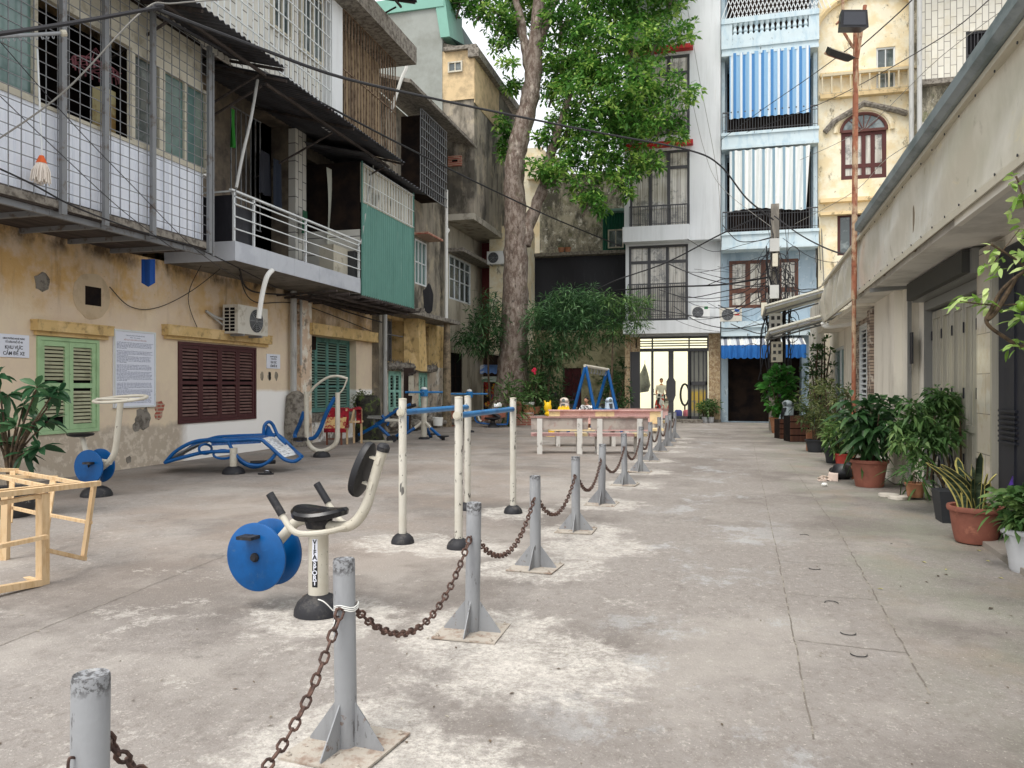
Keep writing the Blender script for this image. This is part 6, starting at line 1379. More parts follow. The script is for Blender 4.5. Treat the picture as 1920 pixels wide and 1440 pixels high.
# upright bike with ring handle (left)
c0 = gnd(181, 930); th = R(14); E1 = CR * math.cos(th) - CF * math.sin(th); E2 = CR * math.sin(th) + CF * math.cos(th)
t = thing('upright_exercise_bike', 'upright exercise bike with round ring handle and blue discs by the green shutters', 'exercise equipment', c0)
q = MB(); dome(q, c0 + UP * .001, .21, .14, 28); q.build('foot_cap', m_rubber, t, smooth=50)
q = MB(); q.tube([c0, L(0, 0, .5)], .045, 14); q.tube(cm([L(0.02, 0, .36), L(.13, 0, .43), L(.24, 0, .52), L(.31, 0, .66), L(.36, 0, 1.0), L(.40, 0, 1.33)], 6), .042, 12); q.tube(cm([L(-.24, 0, .82), L(-.19, 0, .66), L(-.12, 0, .53), L(.02, 0, .50), L(.24, 0, .48)], 6), .035, 12); q.build('frame_tube', m_eqwhite, t, smooth=True)
q = MB(); rc_ = L(.40, 0, 1.37); q.tube([rc_ + CR * .34 * math.cos(a) + CF * .32 * math.sin(a) + UP * (.04 * math.sin(a) + .015 * math.cos(a)) for a in [2 * math.pi * i / 40 for i in range(40)]], .022, 8, closed=True); q.tube([rc_ - CR * .33, rc_ + CR * .33], .018, 8); q.build('ring_handle', m_eqwhite, t, smooth=True)
q = MB(); q.lathe(L(-.27, 0, .83), [(0, 0), (.10, .0), (.17, .02), (.18, .045), (.15, .06), (0, .05)], 20); q.build('seat', m_black, t, smooth=True)
ax = L(-.03, 0, .42)
for sy in (-1, 1):
    q = MB(); cc = ax + E2 * sy * .11; q.lathe(cc - E2 * .012, [(0, 0), (.235, 0), (.24, .006), (.24, .018), (.235, .024), (0, .024)], 40, ax=E2); d = q.build('pedal_disc', m_eqblue, t, smooth=40)
    pc = cc + E2 * sy * .012 + (E1 * .05 + UP * .06) * (1 if sy < 0 else -1)
    q = MB(); q.beam(pc - E1 * .06 + E2 * sy * .05, pc + E1 * .06 + E2 * sy * .05, .09, .03); q.tube([cc, pc + E2 * sy * .05], .014, 8); q.build('pedal', m_rubber, d)
# blue recliner bench
dR = 13.7
def Q(px, py, dd=0): return at(px, py, dR + dd)
t = thing('reclining_bench', 'blue tubular double sit-up bench with perforated slopes on a single post', 'exercise equipment', foot(438, dR))
c0 = foot(438, dR)
q = MB(); dome(q, c0 + UP * .001, .20, .13, 26); q.build('foot_cap', m_rubber, t, smooth=50)
q = MB(); q.tube([c0, Q(438, 840)], .065, 14); q.build('post', m_eqwhite, t, smooth=True)
near = [(308, 866), (325, 848), (360, 829), (400, 826), (430, 831), (450, 857), (475, 872), (500, 872)]
left = MB(); left.tube(cm([Q(310, 867), Q(330, 846), Q(362, 829), Q(400, 824), Q(432, 826)], 5), .033, 9); left.tube(cm([Q(310, 867), Q(345, 857), Q(385, 848), Q(432, 846)], 5), .033, 9); left.tube(cm([Q(334, 858, 1), Q(362, 836, 1), Q(398, 822, 1), Q(430, 818, 1), Q(520, 815, 1)], 5), .034, 9)
left.tube([Q(310, 867), Q(334, 858, 1)], .034, 9); left.build('back_frame', m_eqblue, t, smooth=True)
q = MB()
for i in range(22):
    u = i / 22; a = Q(316 + 84 * u, 861 - 33 * math.sin(u * 1.5), .02); b = Q(340 + 92 * u, 853 - 33 * math.sin(u * 1.5), .95); q.beam(a, b, .05, .012)
q.build('slats', M('grey_blue_slats', (120, 128, 136), rough=.5), t)
q = MB(); q.grid(lambda u, v: Q(395 + 93 * u + 35 * v, 828 - 5 * u - 9 * v, 1.0 * v), 14, 8); q.prism([Q(396, 829), Q(488, 824), Q(488, 831), Q(396, 836)], CF * .03); q.build('seat_sheet', M('perforated_blue', (60, 104, 160), [W(c=(18, 60, 120), s=46, lo=.52, hi=.56, f=.9, d=1)], rough=.5), t)
q = MB(); q.tube(cm([Q(395, 827), Q(430, 826), Q(484, 824), Q(500, 832), Q(520, 850), Q(535, 862), Q(552, 865), Q(564, 858)], 6), .033, 9); q.tube(cm([Q(520, 815, 1), Q(532, 824, .9), Q(550, 842, .8), Q(566, 856, .3)], 6), .034, 9)
q.tube(cm([Q(428, 828), Q(440, 850), Q(462, 869), Q(490, 872), Q(508, 862), Q(516, 852)], 6), .03, 9); q.tube(cm([Q(438, 846, .3), Q(452, 866, .3), Q(476, 876, .3), Q(500, 868, .3), Q(516, 852, .3)], 6), .03, 9); q.build('leg_frame', m_eqblue, t, smooth=True)
q = MB(); q.grid(lambda u, v: Q(489 + 41 * u + 35 * v - 8 * u * v, 825 + 33 * u - 6 * v, 1.0 * v * (1 - .4 * u)), 10, 6)
q.build('foot_slope', M('perforated_white', (214, 216, 216), [W(c=(120, 120, 124), s=(60, 6, 60), lo=.56, hi=.6, f=.9, d=1)], rough=.5), t)
q = MB(); q.tube([Q(385 + 12 * math.cos(a) , 842 + 9 * math.sin(a), .1 * math.cos(a)) for a in [2 * math.pi * i / 18 for i in range(18)]], .022, 7, closed=True); q.tube([Q(418 + 18 * math.cos(a), 852 + 8 * math.sin(a)) for a in [2 * math.pi * i / 18 for i in range(18)]], .022, 7, closed=True); q.build('hand_loops', m_eqblue, t, smooth=True)
q = MB(); q.tube(cm([Q(494, 815, .5), Q(496, 798, .5), Q(504, 791, .55), Q(512, 797, .6), Q(522, 818, .6), Q(536, 832, .5)], 6), .03, 9); q.grid(lambda u, v: Q(496 + 20 * u * (1 - .7 * v) + 4 * v, 816 - 20 * v + 4 * u, .55), 6, 6); q.build('head_guard', m_eqblue, t, smooth=True)
q = MB(); q.tube([Q(470, 868, .2), Q(516, 866, .2)], .035, 8); q.build('roller', m_rubber, t, smooth=True)
# slipper by the bench
s0 = gnd(496, 890); t = thing('slipper', 'black slipper with a white print lying beside the reclining bench', 'slipper', s0)
q = MB(); q.prism([s0 + CR * .14 * math.cos(a) * (1 + .15 * math.cos(a)) + CF * .05 * math.sin(a) + UP * .002 for a in [2 * math.pi * i / 20 for i in range(20)]], UP * .03); q.build('sole', m_rubber, t, smooth=50)
q = MB(); q.grid(lambda u, v: s0 + CR * (.0 + .11 * u) + CF * .055 * math.cos(math.pi * v) + UP * (.03 + .045 * math.sin(math.pi * v) * (1 - .4 * u)), 6, 10); q.cur = 1; q.grid(lambda u, v: s0 + CR * (.03 + .05 * u) + CF * .03 * math.cos(math.pi * v) - CF * .02 + UP * (.079 - .01 * u), 3, 3); q.build('strap', [m_rubber, m_paper], t, smooth=True)
# air walker
dA = 16.9; c0 = foot(603, dA)
t = thing('air_walker', 'ivory U-framed air walker with a blue swinging leg in front of the teal shutters', 'exercise equipment', c0)
def Q(px, py, dd=0): return at(px, py, dA + dd)
q = MB(); dome(q, c0 + UP * .001, .19, .13, 24); q.build('foot_cap', m_rubber, t, smooth=50)
q = MB(); q.tube([c0 + UP * .1, Q(604, 843)], .03, 8); q.tube(cm([Q(574, 734), Q(575, 790), Q(576, 820), Q(583, 838), Q(600, 846), Q(618, 841), Q(631, 828), Q(633, 800), Q(633, 736)], 6), .052, 12); q.build('u_frame', m_eqwhite, t, smooth=True)
q = MB(); q.tube(cm([Q(578, 741), Q(590, 725), Q(612, 709), Q(632, 705), Q(652, 710)], 6), .028, 10); q.tube(cm([Q(635, 739), Q(643, 730), Q(649, 716), Q(651, 709)], 6), .018, 8); q.build('handlebar', m_eqwhite, t, smooth=True)
for P in ([Q(628, 745), Q(612, 775), Q(600, 805), Q(590, 820), Q(578, 823)], [Q(570, 772, .3), Q(562, 795, .3), Q(553, 815, .3), Q(556, 824, .2), Q(566, 824, .1)]):
    q = MB(); q.tube(cm(P, 5), .045, 10); q.build('swing_leg', m_eqblue, t, smooth=True)
q = MB(); q.box(*sorted((Q(556, 820).x, Q(578, 820).x)), Q(560, 820).y - .15, Q(560, 820).y + .25, Q(560, 826).z, Q(560, 820).z); q.build('foot_plate', m_rubber, t)
# twister stands
def twister(px, py_top, d, label, arms=.55, legs=True):
    c = foot(px, d); top = at(px, py_top, d).z; t = thing('twister_stand', label, 'exercise equipment', c, 0, 'blue and ivory twister stands')
    q = MB(); q.tube([c, c + UP * top], .085 if legs else .07, 14); q.build('post', m_eqwhite, t, smooth=True)
    q = MB()
    for a in (0, 90, 45): u = CR * math.cos(R(a)) + CF * math.sin(R(a)); q.tube([c + UP * (top - .1) - u * arms, c + UP * (top - .1) + u * arms], .03, 8)
    q.tube([c + UP * (top - .22), c + UP * (top - .02)], .12, 14); q.build('handle_cross', m_eqblue2, t, smooth=True)
    q = MB(); q.lathe(c + UP * (top - .01), [(.09, 0), (.08, .05), (0, .07)], 14); q.build('top_cap', m_pvcw, t, smooth=True)
    if legs:
        for a in (200, 320, 80):
            u = CR * math.cos(R(a)) + CF * math.sin(R(a)) * .8
            q = MB(); q.tube([c + UP * .55, c + UP * .33 + u * .28], .04, 8); q.cur = 1; q.tube([c + UP * .33 + u * .28, c + UP * .06 + u * .72], .045, 8); lg = q.build('leg', [m_eqwhite, m_eqblue], t, smooth=True)
            q = MB(); q.lathe(c + u * .78, [(.05, .0), (.05, .08), (.17, .10), (.17, .13), (0, .13)], 18); q.build('foot_disc', m_rubber, lg, smooth=50)
    q = MB(); q.lathe(c + UP * .002, [(.17, 0), (.15, .05), (.09, .07)], 18); q.build('base_ring', m_rubber, t)
    return t
twister(795, 729, 22.6, 'ivory and blue twister stand with three splayed legs, seen between the parallel bars')
twister(880, 733, 26, 'ivory and blue twister stand behind the rear left parallel bar post', .62, False)
# blue rider / rowing machine
dM = 21.3
def Q(px, py, dd=0): return at(px, py, dM + dd)
t = thing('rowing_machine', 'blue crossed-frame rowing machine with a grey seat behind the parallel bars', 'exercise equipment', foot(725, dM))
q = MB(); q.tube([Q(672, 816), Q(708, 796)], .045, 8); q.tube([Q(704, 793), Q(730, 818)], .045, 8); q.tube([Q(706, 795), Q(752, 764), Q(770, 758)], .04, 8); q.tube(cm([Q(712, 793), Q(728, 790), Q(726, 798)], 4), .03, 8); q.tube([Q(742, 818, .3), Q(764, 804, .3), Q(764, 780, .3)], .04, 8); q.tube([Q(704, 800), Q(722, 786), Q(716, 779)], .05, 8); q.tube([Q(730, 776), Q(748, 770), Q(756, 786)], .03, 8); q.build('frame', m_eqblue, t, smooth=True)
q = MB(); q.hexa([Q(688, 784, -.2), Q(716, 786, -.2), Q(716, 784, .3), Q(688, 782, .3), Q(690, 781, -.2), Q(714, 782, -.2), Q(714, 779, .3), Q(690, 779, .3)]); q.tube([Q(702, 785), Q(702, 796)], .03, 8); q.build('seat', m_alu, t)
q = MB(); q.tube([Q(722, 788), Q(752, 789)], .045, 8); q.tube([Q(733, 800, .3), Q(742, 791, .3)], .03, 8); q.build('beam', m_eqwhite, t, smooth=True)
for px in (668, 731, 738, 752): q = MB(); c = Q(px, 818); c2 = Vector((c.x, c.y, .1)); q.lathe(c2 - CF * .05, [(0, 0), (.09, 0), (.09, .1), (0, .1)], 14, ax=CF); q.build('end_wheel', m_rubber, t)
q = MB(); q.tube([Q(770, 762, .2), Q(780, 759, .2)], .05, 8); q.build('grip', m_rubber, t)
q = MB(); q.box(foot(668, dM).x, foot(738, dM).x, foot(700, dM + .1).y - .06, foot(700, dM + .1).y + .06, .0, .05); q.build('floor_beam', m_eqwhite, t)
# small seesaw bench near the tree
dM = 29.0
t = thing('rocking_bench', 'small blue-framed rocking bench with a brown seat in front of the red kerb', 'exercise equipment', foot(924, dM))
q = MB()
for dd in (0, .7): q.tube(cm([Q(890, 770, dd), Q(891, 785, dd), Q(900, 793, dd), Q(945, 796, dd), Q(952, 790, dd), Q(954, 762, dd)], 5), .035, 8)
q.build('frame', m_eqblue, t, smooth=True)
q = MB(); q.hexa([Q(902, 790, 0), Q(948, 782, 0), Q(948, 780, .7), Q(902, 788, .7), Q(902, 772, 0), Q(948, 766, 0), Q(948, 764, .7), Q(902, 770, .7)]); q.build('seat', M('brown_bench_board', (138, 84, 68), [W(c=(170, 110, 88), s=4, lo=.5, hi=.6)]), t)
q = MB(); c = foot(924, dM); q.lathe(c, [(.26, 0), (.1, .16), (.08, .26), (.3, .34), (.3, .38), (0, .38)], 16); q.build('pivot', m_rubber, t)
q = MB(); q.tube([Q(916, 770, -.1), Q(938, 783, -.1)], .07, 8); q.build('lever', m_rubber, t)
q = MB(); q.tube(cm([Q(896, 776, -.05), Q(898, 786, -.05), Q(902, 790, -.05)], 4), .04, 8); q.build('white_handle', m_eqwhite, t)
# A-frame
t = thing('swing_frame', 'blue A-shaped swing frame with a pale top bar behind the stone benches', 'swing frame', foot(1118, 25.5))
a_, b_ = at(1098, 686, 25), at(1139, 693, 26.2)
for top, pts in ((a_, (at(1064, 790, 25), at(1124, 790, 24.6))), (b_, (at(1107, 790, 26.6), at(1166, 790, 26)))):
    for p in pts:
        d_ = (p - CAM); p2 = Vector((p.x, p.y, 0)); q = MB(); q.tube([top, p2], .055, 10); q.build('leg', m_eqblue, t, smooth=True)
q = MB(); q.tube([a_ - (b_ - a_) * .04, b_ + (b_ - a_) * .04], .05, 10); q.build('top_bar', m_eqwhite, t, smooth=True)
q = MB(); q.tube([at(1113, 768, 24.8), at(1157, 769, 26.1)], .04, 8); q.build('cross_bar', m_eqblue2, t, smooth=True)
for i in range(6): q = MB(); c = a_.lerp(b_, .25 + .13 * i) - UP * .05; q.tube(cm([c, c - UP * .09 + CR * .02, c - UP * .17, c - UP * .12 - CR * .03], 3), .014, 5); q.build('hook', m_steel, t)
# ================================================================ STONE BENCHES
def bench(label, L_, face, beam, seatm, d, pxm, seat_dir):
    """face: panel material; seat_dir +1 = seat beyond the back panel, -1 = toward camera"""
    c = foot(pxm, d); t = thing('stone_bench', label, 'bench', c, YAW + R(rnd.uniform(-2, 1)), 'terrazzo stone benches')
    h = L_ / 2
    for x in (-h * .7, h * .7):
        q = MB(); q.box(x - .06, x + .06, -.10, -.046, 0, .81) if seat_dir > 0 else q.box(x - .06, x + .06, -.0, .08, 0, .81); q.build('leg', m_benchw, t, local=True)
        y0, y1 = (.36, .44) if seat_dir > 0 else (-.44, -.36); q = MB(); q.box(x - .05, x + .05, y0, y1, 0, .40); q.build('leg', m_benchw, t, local=True)
        q = MB(); q.box(x - .04, x + .04, min(0, y0) + (.05 if seat_dir > 0 else .0), max(0, y1) - (.0 if seat_dir > 0 else .05), .34, .40); q.build('seat_support', m_benchc, t, local=True)
    zt_ = 0 if seat_dir > 0 else .075
    q = MB(); q.cur = 0; y = -.045 if seat_dir > 0 else .045
    q.box(-h, h, min(y, y + .06 * seat_dir) , max(y, y + .06 * seat_dir), .56, .82 + zt_); q.build('back_panel', face, t, local=True)
    q = MB(); q.box(-h - .02, h + .02, -.075, .045, .82 + zt_, .86 + zt_); q.build('top_beam', beam, t, local=True)
    q = MB(); s0, s1 = (.06, .50) if seat_dir > 0 else (-.50, -.06); q.box(-h, h * .55, s0, s1, .40, .46); q.cur = 1; q.box(h * .55 + .003, h, s0, s1, .40, .46); q.build('seat', seatm, t, local=True)
    if seat_dir < 0:
        q = MB(); q.box(h * .62, h - .002, -.027, -.016, .57, .885); q.build('yellow_inset', m_yelstone, t, local=True); q = MB(); q.box(-h + .002, -h * .62, -.027, -.016, .57, .885); q.build('yellow_inset', m_yelstone, t, local=True)
    return t
bench('left front stone bench seen from behind, pink beam over a stained grey back', 1.30, m_benchc, M('pink_brown_beam', (158, 124, 116), [W(c=(126, 100, 90), s=5, lo=.5, hi=.6)]), [m_pinkstone, m_yelstone], 17.7, 1049, 1)
bench('right front stone bench seen from behind, beside the seventh bollard', 1.30, m_benchc, MATS['pink_brown_beam'], [m_pinkstone, m_yelstone], 17.6, 1161, 1)
bench('left rear stone bench with pink and yellow terrazzo back facing the camera', 1.5, m_pinkstone, m_pinkstone, [m_yelstone, m_pinkstone], 20.3, 1083, -1)
bench('right rear stone bench with pink and yellow terrazzo back facing the camera', 1.5, m_pinkstone, m_pinkstone, [m_pinkstone, m_yelstone], 20.3, 1185, -1)
bench('farthest stone bench, nearest the lit doorway, with a brown-red top beam', 1.5, m_pinkstone, MATS['pink_brown_beam'], [m_pinkstone, m_yelstone], 24.0, 1206, 1)
# yellow spring rocker (plastic duck-like toy on a bench)
def blob(q, c, rx, ry, rz, n=14):
    c = Vector(c); q.grid(lambda u, v: c + CR * rx * math.cos(2 * math.pi * u) * math.sin(math.pi * v) + CF * ry * math.sin(2 * math.pi * u) * math.sin(math.pi * v) + UP * rz * math.cos(math.pi * v), n, n // 2 + 2)
c0 = at(1028, 770, 24); t = thing('plastic_toy', 'bright yellow plastic rocking toy on the bench end', 'toy', c0)
q = MB(); blob(q, at(1027, 764, 24), .12, .10, .17); q.tube([at(1023, 757, 24), at(1021, 751, 24)], [.04, .02], 7); q.tube([at(1031, 757, 24), at(1032, 751, 24)], [.04, .02], 7); blob(q, at(1034, 776, 24), .22, .14, .11); q.build('body', m_yellowp, t, smooth=True)
q = MB(); q.lathe(foot(1034, 24), [(.2, 0), (.1, .1), (.08, .55), (.16, .6)], 12); q.build('spring_base', m_yellowp, t)
q = MB(); 
for i in range(7): a = at(1048 + i * 3, 769, 24.6); q.tube([a, a + Vector((rnd.uniform(-.06, .06), 0, rnd.uniform(.06, .16)))], [.06, .01], 6)
blob(q, at(1056, 772, 24.6), .3, .12, .1); solo(q.build('yellow_toy_heap', m_yellowp, smooth=True), 'crumpled pale yellow plastic piece behind the left rear bench', 'toy')
# ================================================================ TIMBER FRAME (left edge)
def st(A, Bq, w=.055, h=.035, name='batten'): q = MB(); q.beam(A, Bq, w, h); return q.build(name, m_timber, tf)
p0 = gnd(80, 1096); dN = CAMH * FPX / (1096 - CY)
tf = thing('timber_frame', 'raw pine box frame of nailed battens standing at the left edge', 'timber frame', p0)
def T(px, py, d): return at(px, py, d)
dF = dN + 1.15
st(T(80, 1099, dN), T(80, 925, dN), .075, .06); st(T(8, 1085, 6.9), T(12, 925, 6.9), .055, .06)
st(T(-60, 934, dN - .6), T(185, 906, dN + .5), .055, .04); st(T(-60, 926, dN - .57), T(140, 906, dN + .45), .055, .02)
st(T(-40, 950, dN - .5), T(72, 930, dN - .05), .045, .03); st(T(-60, 1036, dN - .5), T(88, 1006, dN - .05), .055, .03)
st(T(-60, 1115, dN - .55), T(75, 1092, dN - .05), .06, .05); st(T(20, 1078, dN + .6), T(72, 1092, dN), .05, .04)
st(T(176, 910, dN + .5), T(156, 1048, dN + .5), .045, .03); st(T(100, 900, dF + .3), T(84, 1010, dF), .05, .04)
st(T(-40, 880, dF + .3), T(35, 882, dF + .5), .045, .035); st(T(30, 884, dF + .5), T(160, 908, dN + .5), .03, .03)
st(T(0, 893, dF + .1), T(108, 895, dF + .4), .04, .03); st(T(-10, 892, dF - .2), T(85, 912, dN + .1), .03, .03)
st(T(85, 1031, dN), T(160, 1048, dN + .5), .03, .03); st(T(90, 965, dF), T(170, 980, dN + .5), .03, .025); st(T(15, 950, dF), T(78, 964, dN), .03, .025); st(T(24, 884, dF + .4), T(18, 980, dF + .2), .045, .035)
# ================================================================ RUG-COVERED CHAIRS
d = 20.6
def Q(px, py, dd=0): return at(px, py, d + dd)
t = thing('draped_chair', 'pale wooden chairs draped with red and beige patterned rugs by the teal shutters', 'chair', foot(645, d))
q = MB()
q.grid(lambda u, v: Q(612 + 42 * u, 764 + 38 * v, -.25 * v + .02 * math.sin(9 * u)), 10, 8); q.build('red_rug', m_cloth_red, t, smooth=True)
q = MB(); q.grid(lambda u, v: Q(612 - 4 * v + 38 * u, 782 + 22 * v, -.28 - .15 * v), 8, 8); q.cur = 1; q.grid(lambda u, v: Q(607 + 42 * u, 803 + 8 * v, -.44), 8, 3); q.build('beige_rug', [m_rug2, m_cloth_red], t, smooth=True)
q = MB(); q.grid(lambda u, v: Q(650 + 28 * u, 764 + 6 * v + 2 * math.sin(6 * u), .3 - .2 * v), 8, 4); q.grid(lambda u, v: Q(668 + 10 * u, 768 + 26 * v, .3), 4, 4); q.build('red_cover', m_cloth_red, t, smooth=True)
q = MB()
for px in (651, 664, 678): a = foot(px, d + (0 if px < 660 else .4)); q.beam(a, at(px - 1, 766, d + (0 if px < 660 else .4)), .05, .05)
q.beam(Q(650, 792), Q(680, 790, .4), .05, .05); q.beam(Q(664, 768), Q(658, 792), .04, .04); q.build('chair_frame', m_timber, t)
q = MB()
for px in (613, 640): q.beam(foot(px, d - .2), at(px, 806, d - .2), .04, .04)
q.beam(at(613, 823, d - .2), at(640, 823, d - .2), .03, .03); q.build('stool_legs', M('worn_stool_wood', (128, 80, 62)), t)
# mossy tree stump, meter post, white bucket, sacks at house C
c = foot(690, 22.3); q = MB(); q.lathe(c, [(.42, 0), (.36, .3), (.33, .8), (.34, 1.15), (.26, 1.28), (0, 1.3)], 14)
for v in range(len(q.v)): x, y, z = q.v[v]; k_ = 1 + .14 * math.sin(z * 7 + math.atan2(y - c.y, x - c.x) * 3); q.v[v] = (c.x + (x - c.x) * k_, c.y + (y - c.y) * k_, z)
t = thing('mossy_stump', 'black mossy tree stump beside the drainpipe pier', 'stump', c); q.build('trunk', M('mossy_black_bark', (50, 48, 38), [W(c=(86, 102, 44), s=4, lo=.52, hi=.6, f=.9), W(c=(28, 26, 22), s=6, lo=.5, hi=.6, seed=3)], bump=1, bs=12), t, smooth=True)
rs = np.random.RandomState(5); P = blobpts((c.x - .15, c.y, 1.1), (.35, .3, .28), 60, rs); Pp, Dd = whorls(P, 8, .1, rs); leafmesh('moss_leaves', Pp, Dd, .10, .04, l_olive, t)
t = thing('meter_post', 'dark post with a small meter cabinet between the two mint shutters', 'post', foot(762, 25.5)); d = 25.5
q = MB(); q.hexa([foot(756, d), foot(769, d), foot(769, d + .2), foot(756, d + .2), Q(757, 690), Q(776, 690), Q(776, 690, .2), Q(757, 690, .2)]); q.build('post', M('charred_post', (58, 44, 38), bump=.8, bs=8), t)
q = MB(); q.hexa([Q(766, 742, -.25), Q(776, 742, -.25), Q(776, 742), Q(766, 742), Q(766, 704, -.25), Q(776, 704, -.25), Q(776, 704), Q(766, 704)]); q.build('cabinet', m_creamframe, t)
q = MB(); q.hexa([Q(764, 706, -.3), Q(780, 700, -.3), Q(780, 700), Q(764, 706), Q(766, 700, -.3), Q(782, 694, -.3), Q(782, 694), Q(766, 700)]); q.build('hood', m_wooddark, t)
d = 24.5; t = thing('bucket', 'white plastic bucket hanging against the debris near the twister stand', 'bucket', Q(821, 798))
q = MB(); q.lathe(Q(821, 798), [(.14, 0), (.17, .26), (.15, .26), (.13, .02)], 18); q.build('body', m_pvcw, t, smooth=50)
q = MB(); q.tube(cm([Q(812, 783), Q(818, 762), Q(822, 740)], 4), .012, 5); q.build('rope', m_cablegrey, t)
q = MB(); rr = random.Random(8)
for i in range(40):
    px = rr.uniform(735, 850); dd_ = 25 + (px - 735) / 115 * 5; c = foot(px, dd_ + rr.uniform(-.2, .3), rr.uniform(.05, .75)); r_ = rr.uniform(.10, .28); blob(q, c, r_, r_ * .8, r_ * .7, 8)
solo(q.build('rubble_heap', m_stuccodark), 'heap of grey-brown rubble and sacks along the foot of the green box house', 'rubble', kind='stuff')
q = MB(); q.hexa([foot(838, 29.4), foot(862, 30), foot(862, 30.6), foot(838, 30.2), at(838, 760, 29.4), at(862, 760, 30), at(862, 760, 30.6), at(838, 760, 30.2)]); solo(q.build('brown_crate', m_rust), 'brown box against the foot of the grey block', 'box')
q = MB(); q.lathe(foot(838, 29.5), [(.2, 0), (.17, .8), (.15, 2.6), (.12, 3.9), (0, 4.1)], 9); solo(q.build('old_trunk', M('lichen_trunk', (140, 124, 100), [W(c=(90, 80, 64), s=5, lo=.45, hi=.6)], bump=1, bs=8), smooth=True), 'leafless lichen-grey trunk beside the long white drainpipe', 'tree trunk')
# ================================================================ TREES AND PLANTS
def tree_limb(q, P, r, n=14):
    P = [Vector(p) for p in P]; C = cm(P, 6); m = len(C)
    rr = [np.interp(i / (m - 1), np.linspace(0, 1, len(r)), r) for i in range(m)]
    b = len(q.v); q.tube(C, [float(x) for x in rr], n)
    for i in range(b, len(q.v)):
        x, y, z = q.v[i]; k_ = .035 * math.sin(z * 5.1 + x * 6) + .03 * math.sin(z * 11 + y * 9); q.v[i] = (x + k_, y - k_ * .6, z)
dT = 32.0
def Q(px, py, dd=0): return at(px, py, dT + dd)
t = thing('shade_tree', 'big shade tree with a thick pale brown trunk forking above head height', 'tree', foot(960, dT))
q = MB()
tree_limb(q, [foot(956, dT), Q(960, 745), Q(962, 690), Q(965, 600), Q(967, 500), Q(967, 420), Q(964, 330), Q(972, 270), Q(990, 200), Q(1000, 140), Q(1006, 60), Q(1014, -40), Q(1022, -140)], [.95, .78, .64, .56, .50, .46, .42, .40, .38, .36, .28, .22, .16], 20)
tree_limb(q, [Q(982, 460), Q(992, 420), Q(1008, 380), Q(1020, 345), Q(1030, 300), Q(1048, 240, -.3), Q(1075, 160, -.6)], [.30, .27, .24, .22, .20, .16, .1])
tree_limb(q, [Q(1003, 165), Q(985, 90), Q(972, 20), Q(955, -60)], [.26, .2, .17, .12]); tree_limb(q, [Q(1006, 100), Q(1030, 30), Q(1060, -60)], [.2, .16, .1])
for a in range(7):
    an = a / 7 * 6.28 + .4; c = foot(957, dT); tree_limb(q, [c + UP * .9 + Vector((math.cos(an) * .5, math.sin(an) * .5, 0)), c + UP * .3 + Vector((math.cos(an) * .9, math.sin(an) * .9, 0)), c + Vector((math.cos(an) * 1.4, math.sin(an) * 1.4, -.05))], [.3, .24, .1], 8)
tk = q.build('trunk', m_bark, t, smooth=True)
BL = [(862, 8, 26, .4), (848, -8, 26, .4), (905, 6, 32, 0), (938, 36, 32, 0), (885, -34, 46, .5), (936, 84, 18, 0), (955, 122, 14, -.5), (962, 60, 28, .5), (975, 15, 40, 1), (955, 160, 12, 0), (965, 165, 16, .5), (945, 232, 14, .6), (945, 262, 14, .6), (960, 250, 12, .6), (945, 290, 10, .5),
      (1060, 40, 55, 0), (1130, 30, 60, .5), (1200, 10, 55, 0), (1262, -5, 40, -.3), (1285, 60, 22, -.8), (1055, 110, 45, 0), (1120, 100, 60, -.8), (1190, 90, 50, -.5), (1235, 70, 34, -.5),
      (1040, 170, 34, .2), (1095, 180, 60, -.6), (1165, 170, 55, -1), (1230, 160, 42, -1), (1285, 175, 24, -1.2), (1065, 240, 45, 0), (1130, 250, 55, -.8), (1195, 240, 50, -.8), (1245, 225, 34, -1), (1265, 262, 18, -1),
      (1020, 262, 22, 0), (1065, 300, 36, -.3), (1130, 305, 38, -.6), (1190, 300, 34, -.8), (1230, 300, 22, -1), (1010, 318, 24, -.5), (1045, 330, 28, -.8), (1095, 345, 30, -.8), (1105, 375, 26, -1), (1125, 395, 16, -1), (1165, 335, 26, -1), (1175, 360, 14, -1),
      (1000, -60, 80, 1), (1100, -80, 90, 0), (1210, -80, 80, 0), (900, -100, 80, 1), (1080, 130, 50, 1.5), (1160, 230, 50, 1.2)]
rs = np.random.RandomState(11); PP, DD = [], []
for px, py, r, dd in BL:
    c = np.array(Q(px, py, dd)); R_ = r * dT / FPX
    nt_ = max(9, int((r / 10) ** 2 * 3.1)); tw = blobpts(c, (R_ * 1.06, R_ * 1.2, R_ * .95), nt_, rs, .25)
    p, d = whorls(tw, 16, .22, rs, .25); PP.append(p); DD.append(d)
    if r > 24:
        for k in range(3):
            e = tw[rs.randint(len(tw))]; br = MB(); br.tube(cm([Vector(c) + Vector((-.3, .2, -.6)), Vector(c), Vector(e)], 3), [.05, .045, .04, .03, .025, .02, .01], 5); br.build('branch', m_bark, t, smooth=True)
PP = np.concatenate(PP); DD = np.concatenate(DD); n = len(PP)
leafmesh('crown', PP, DD, rs.uniform(.15, .30, n), rs.uniform(.08, .14, n), l_tree, t, droop=.3)
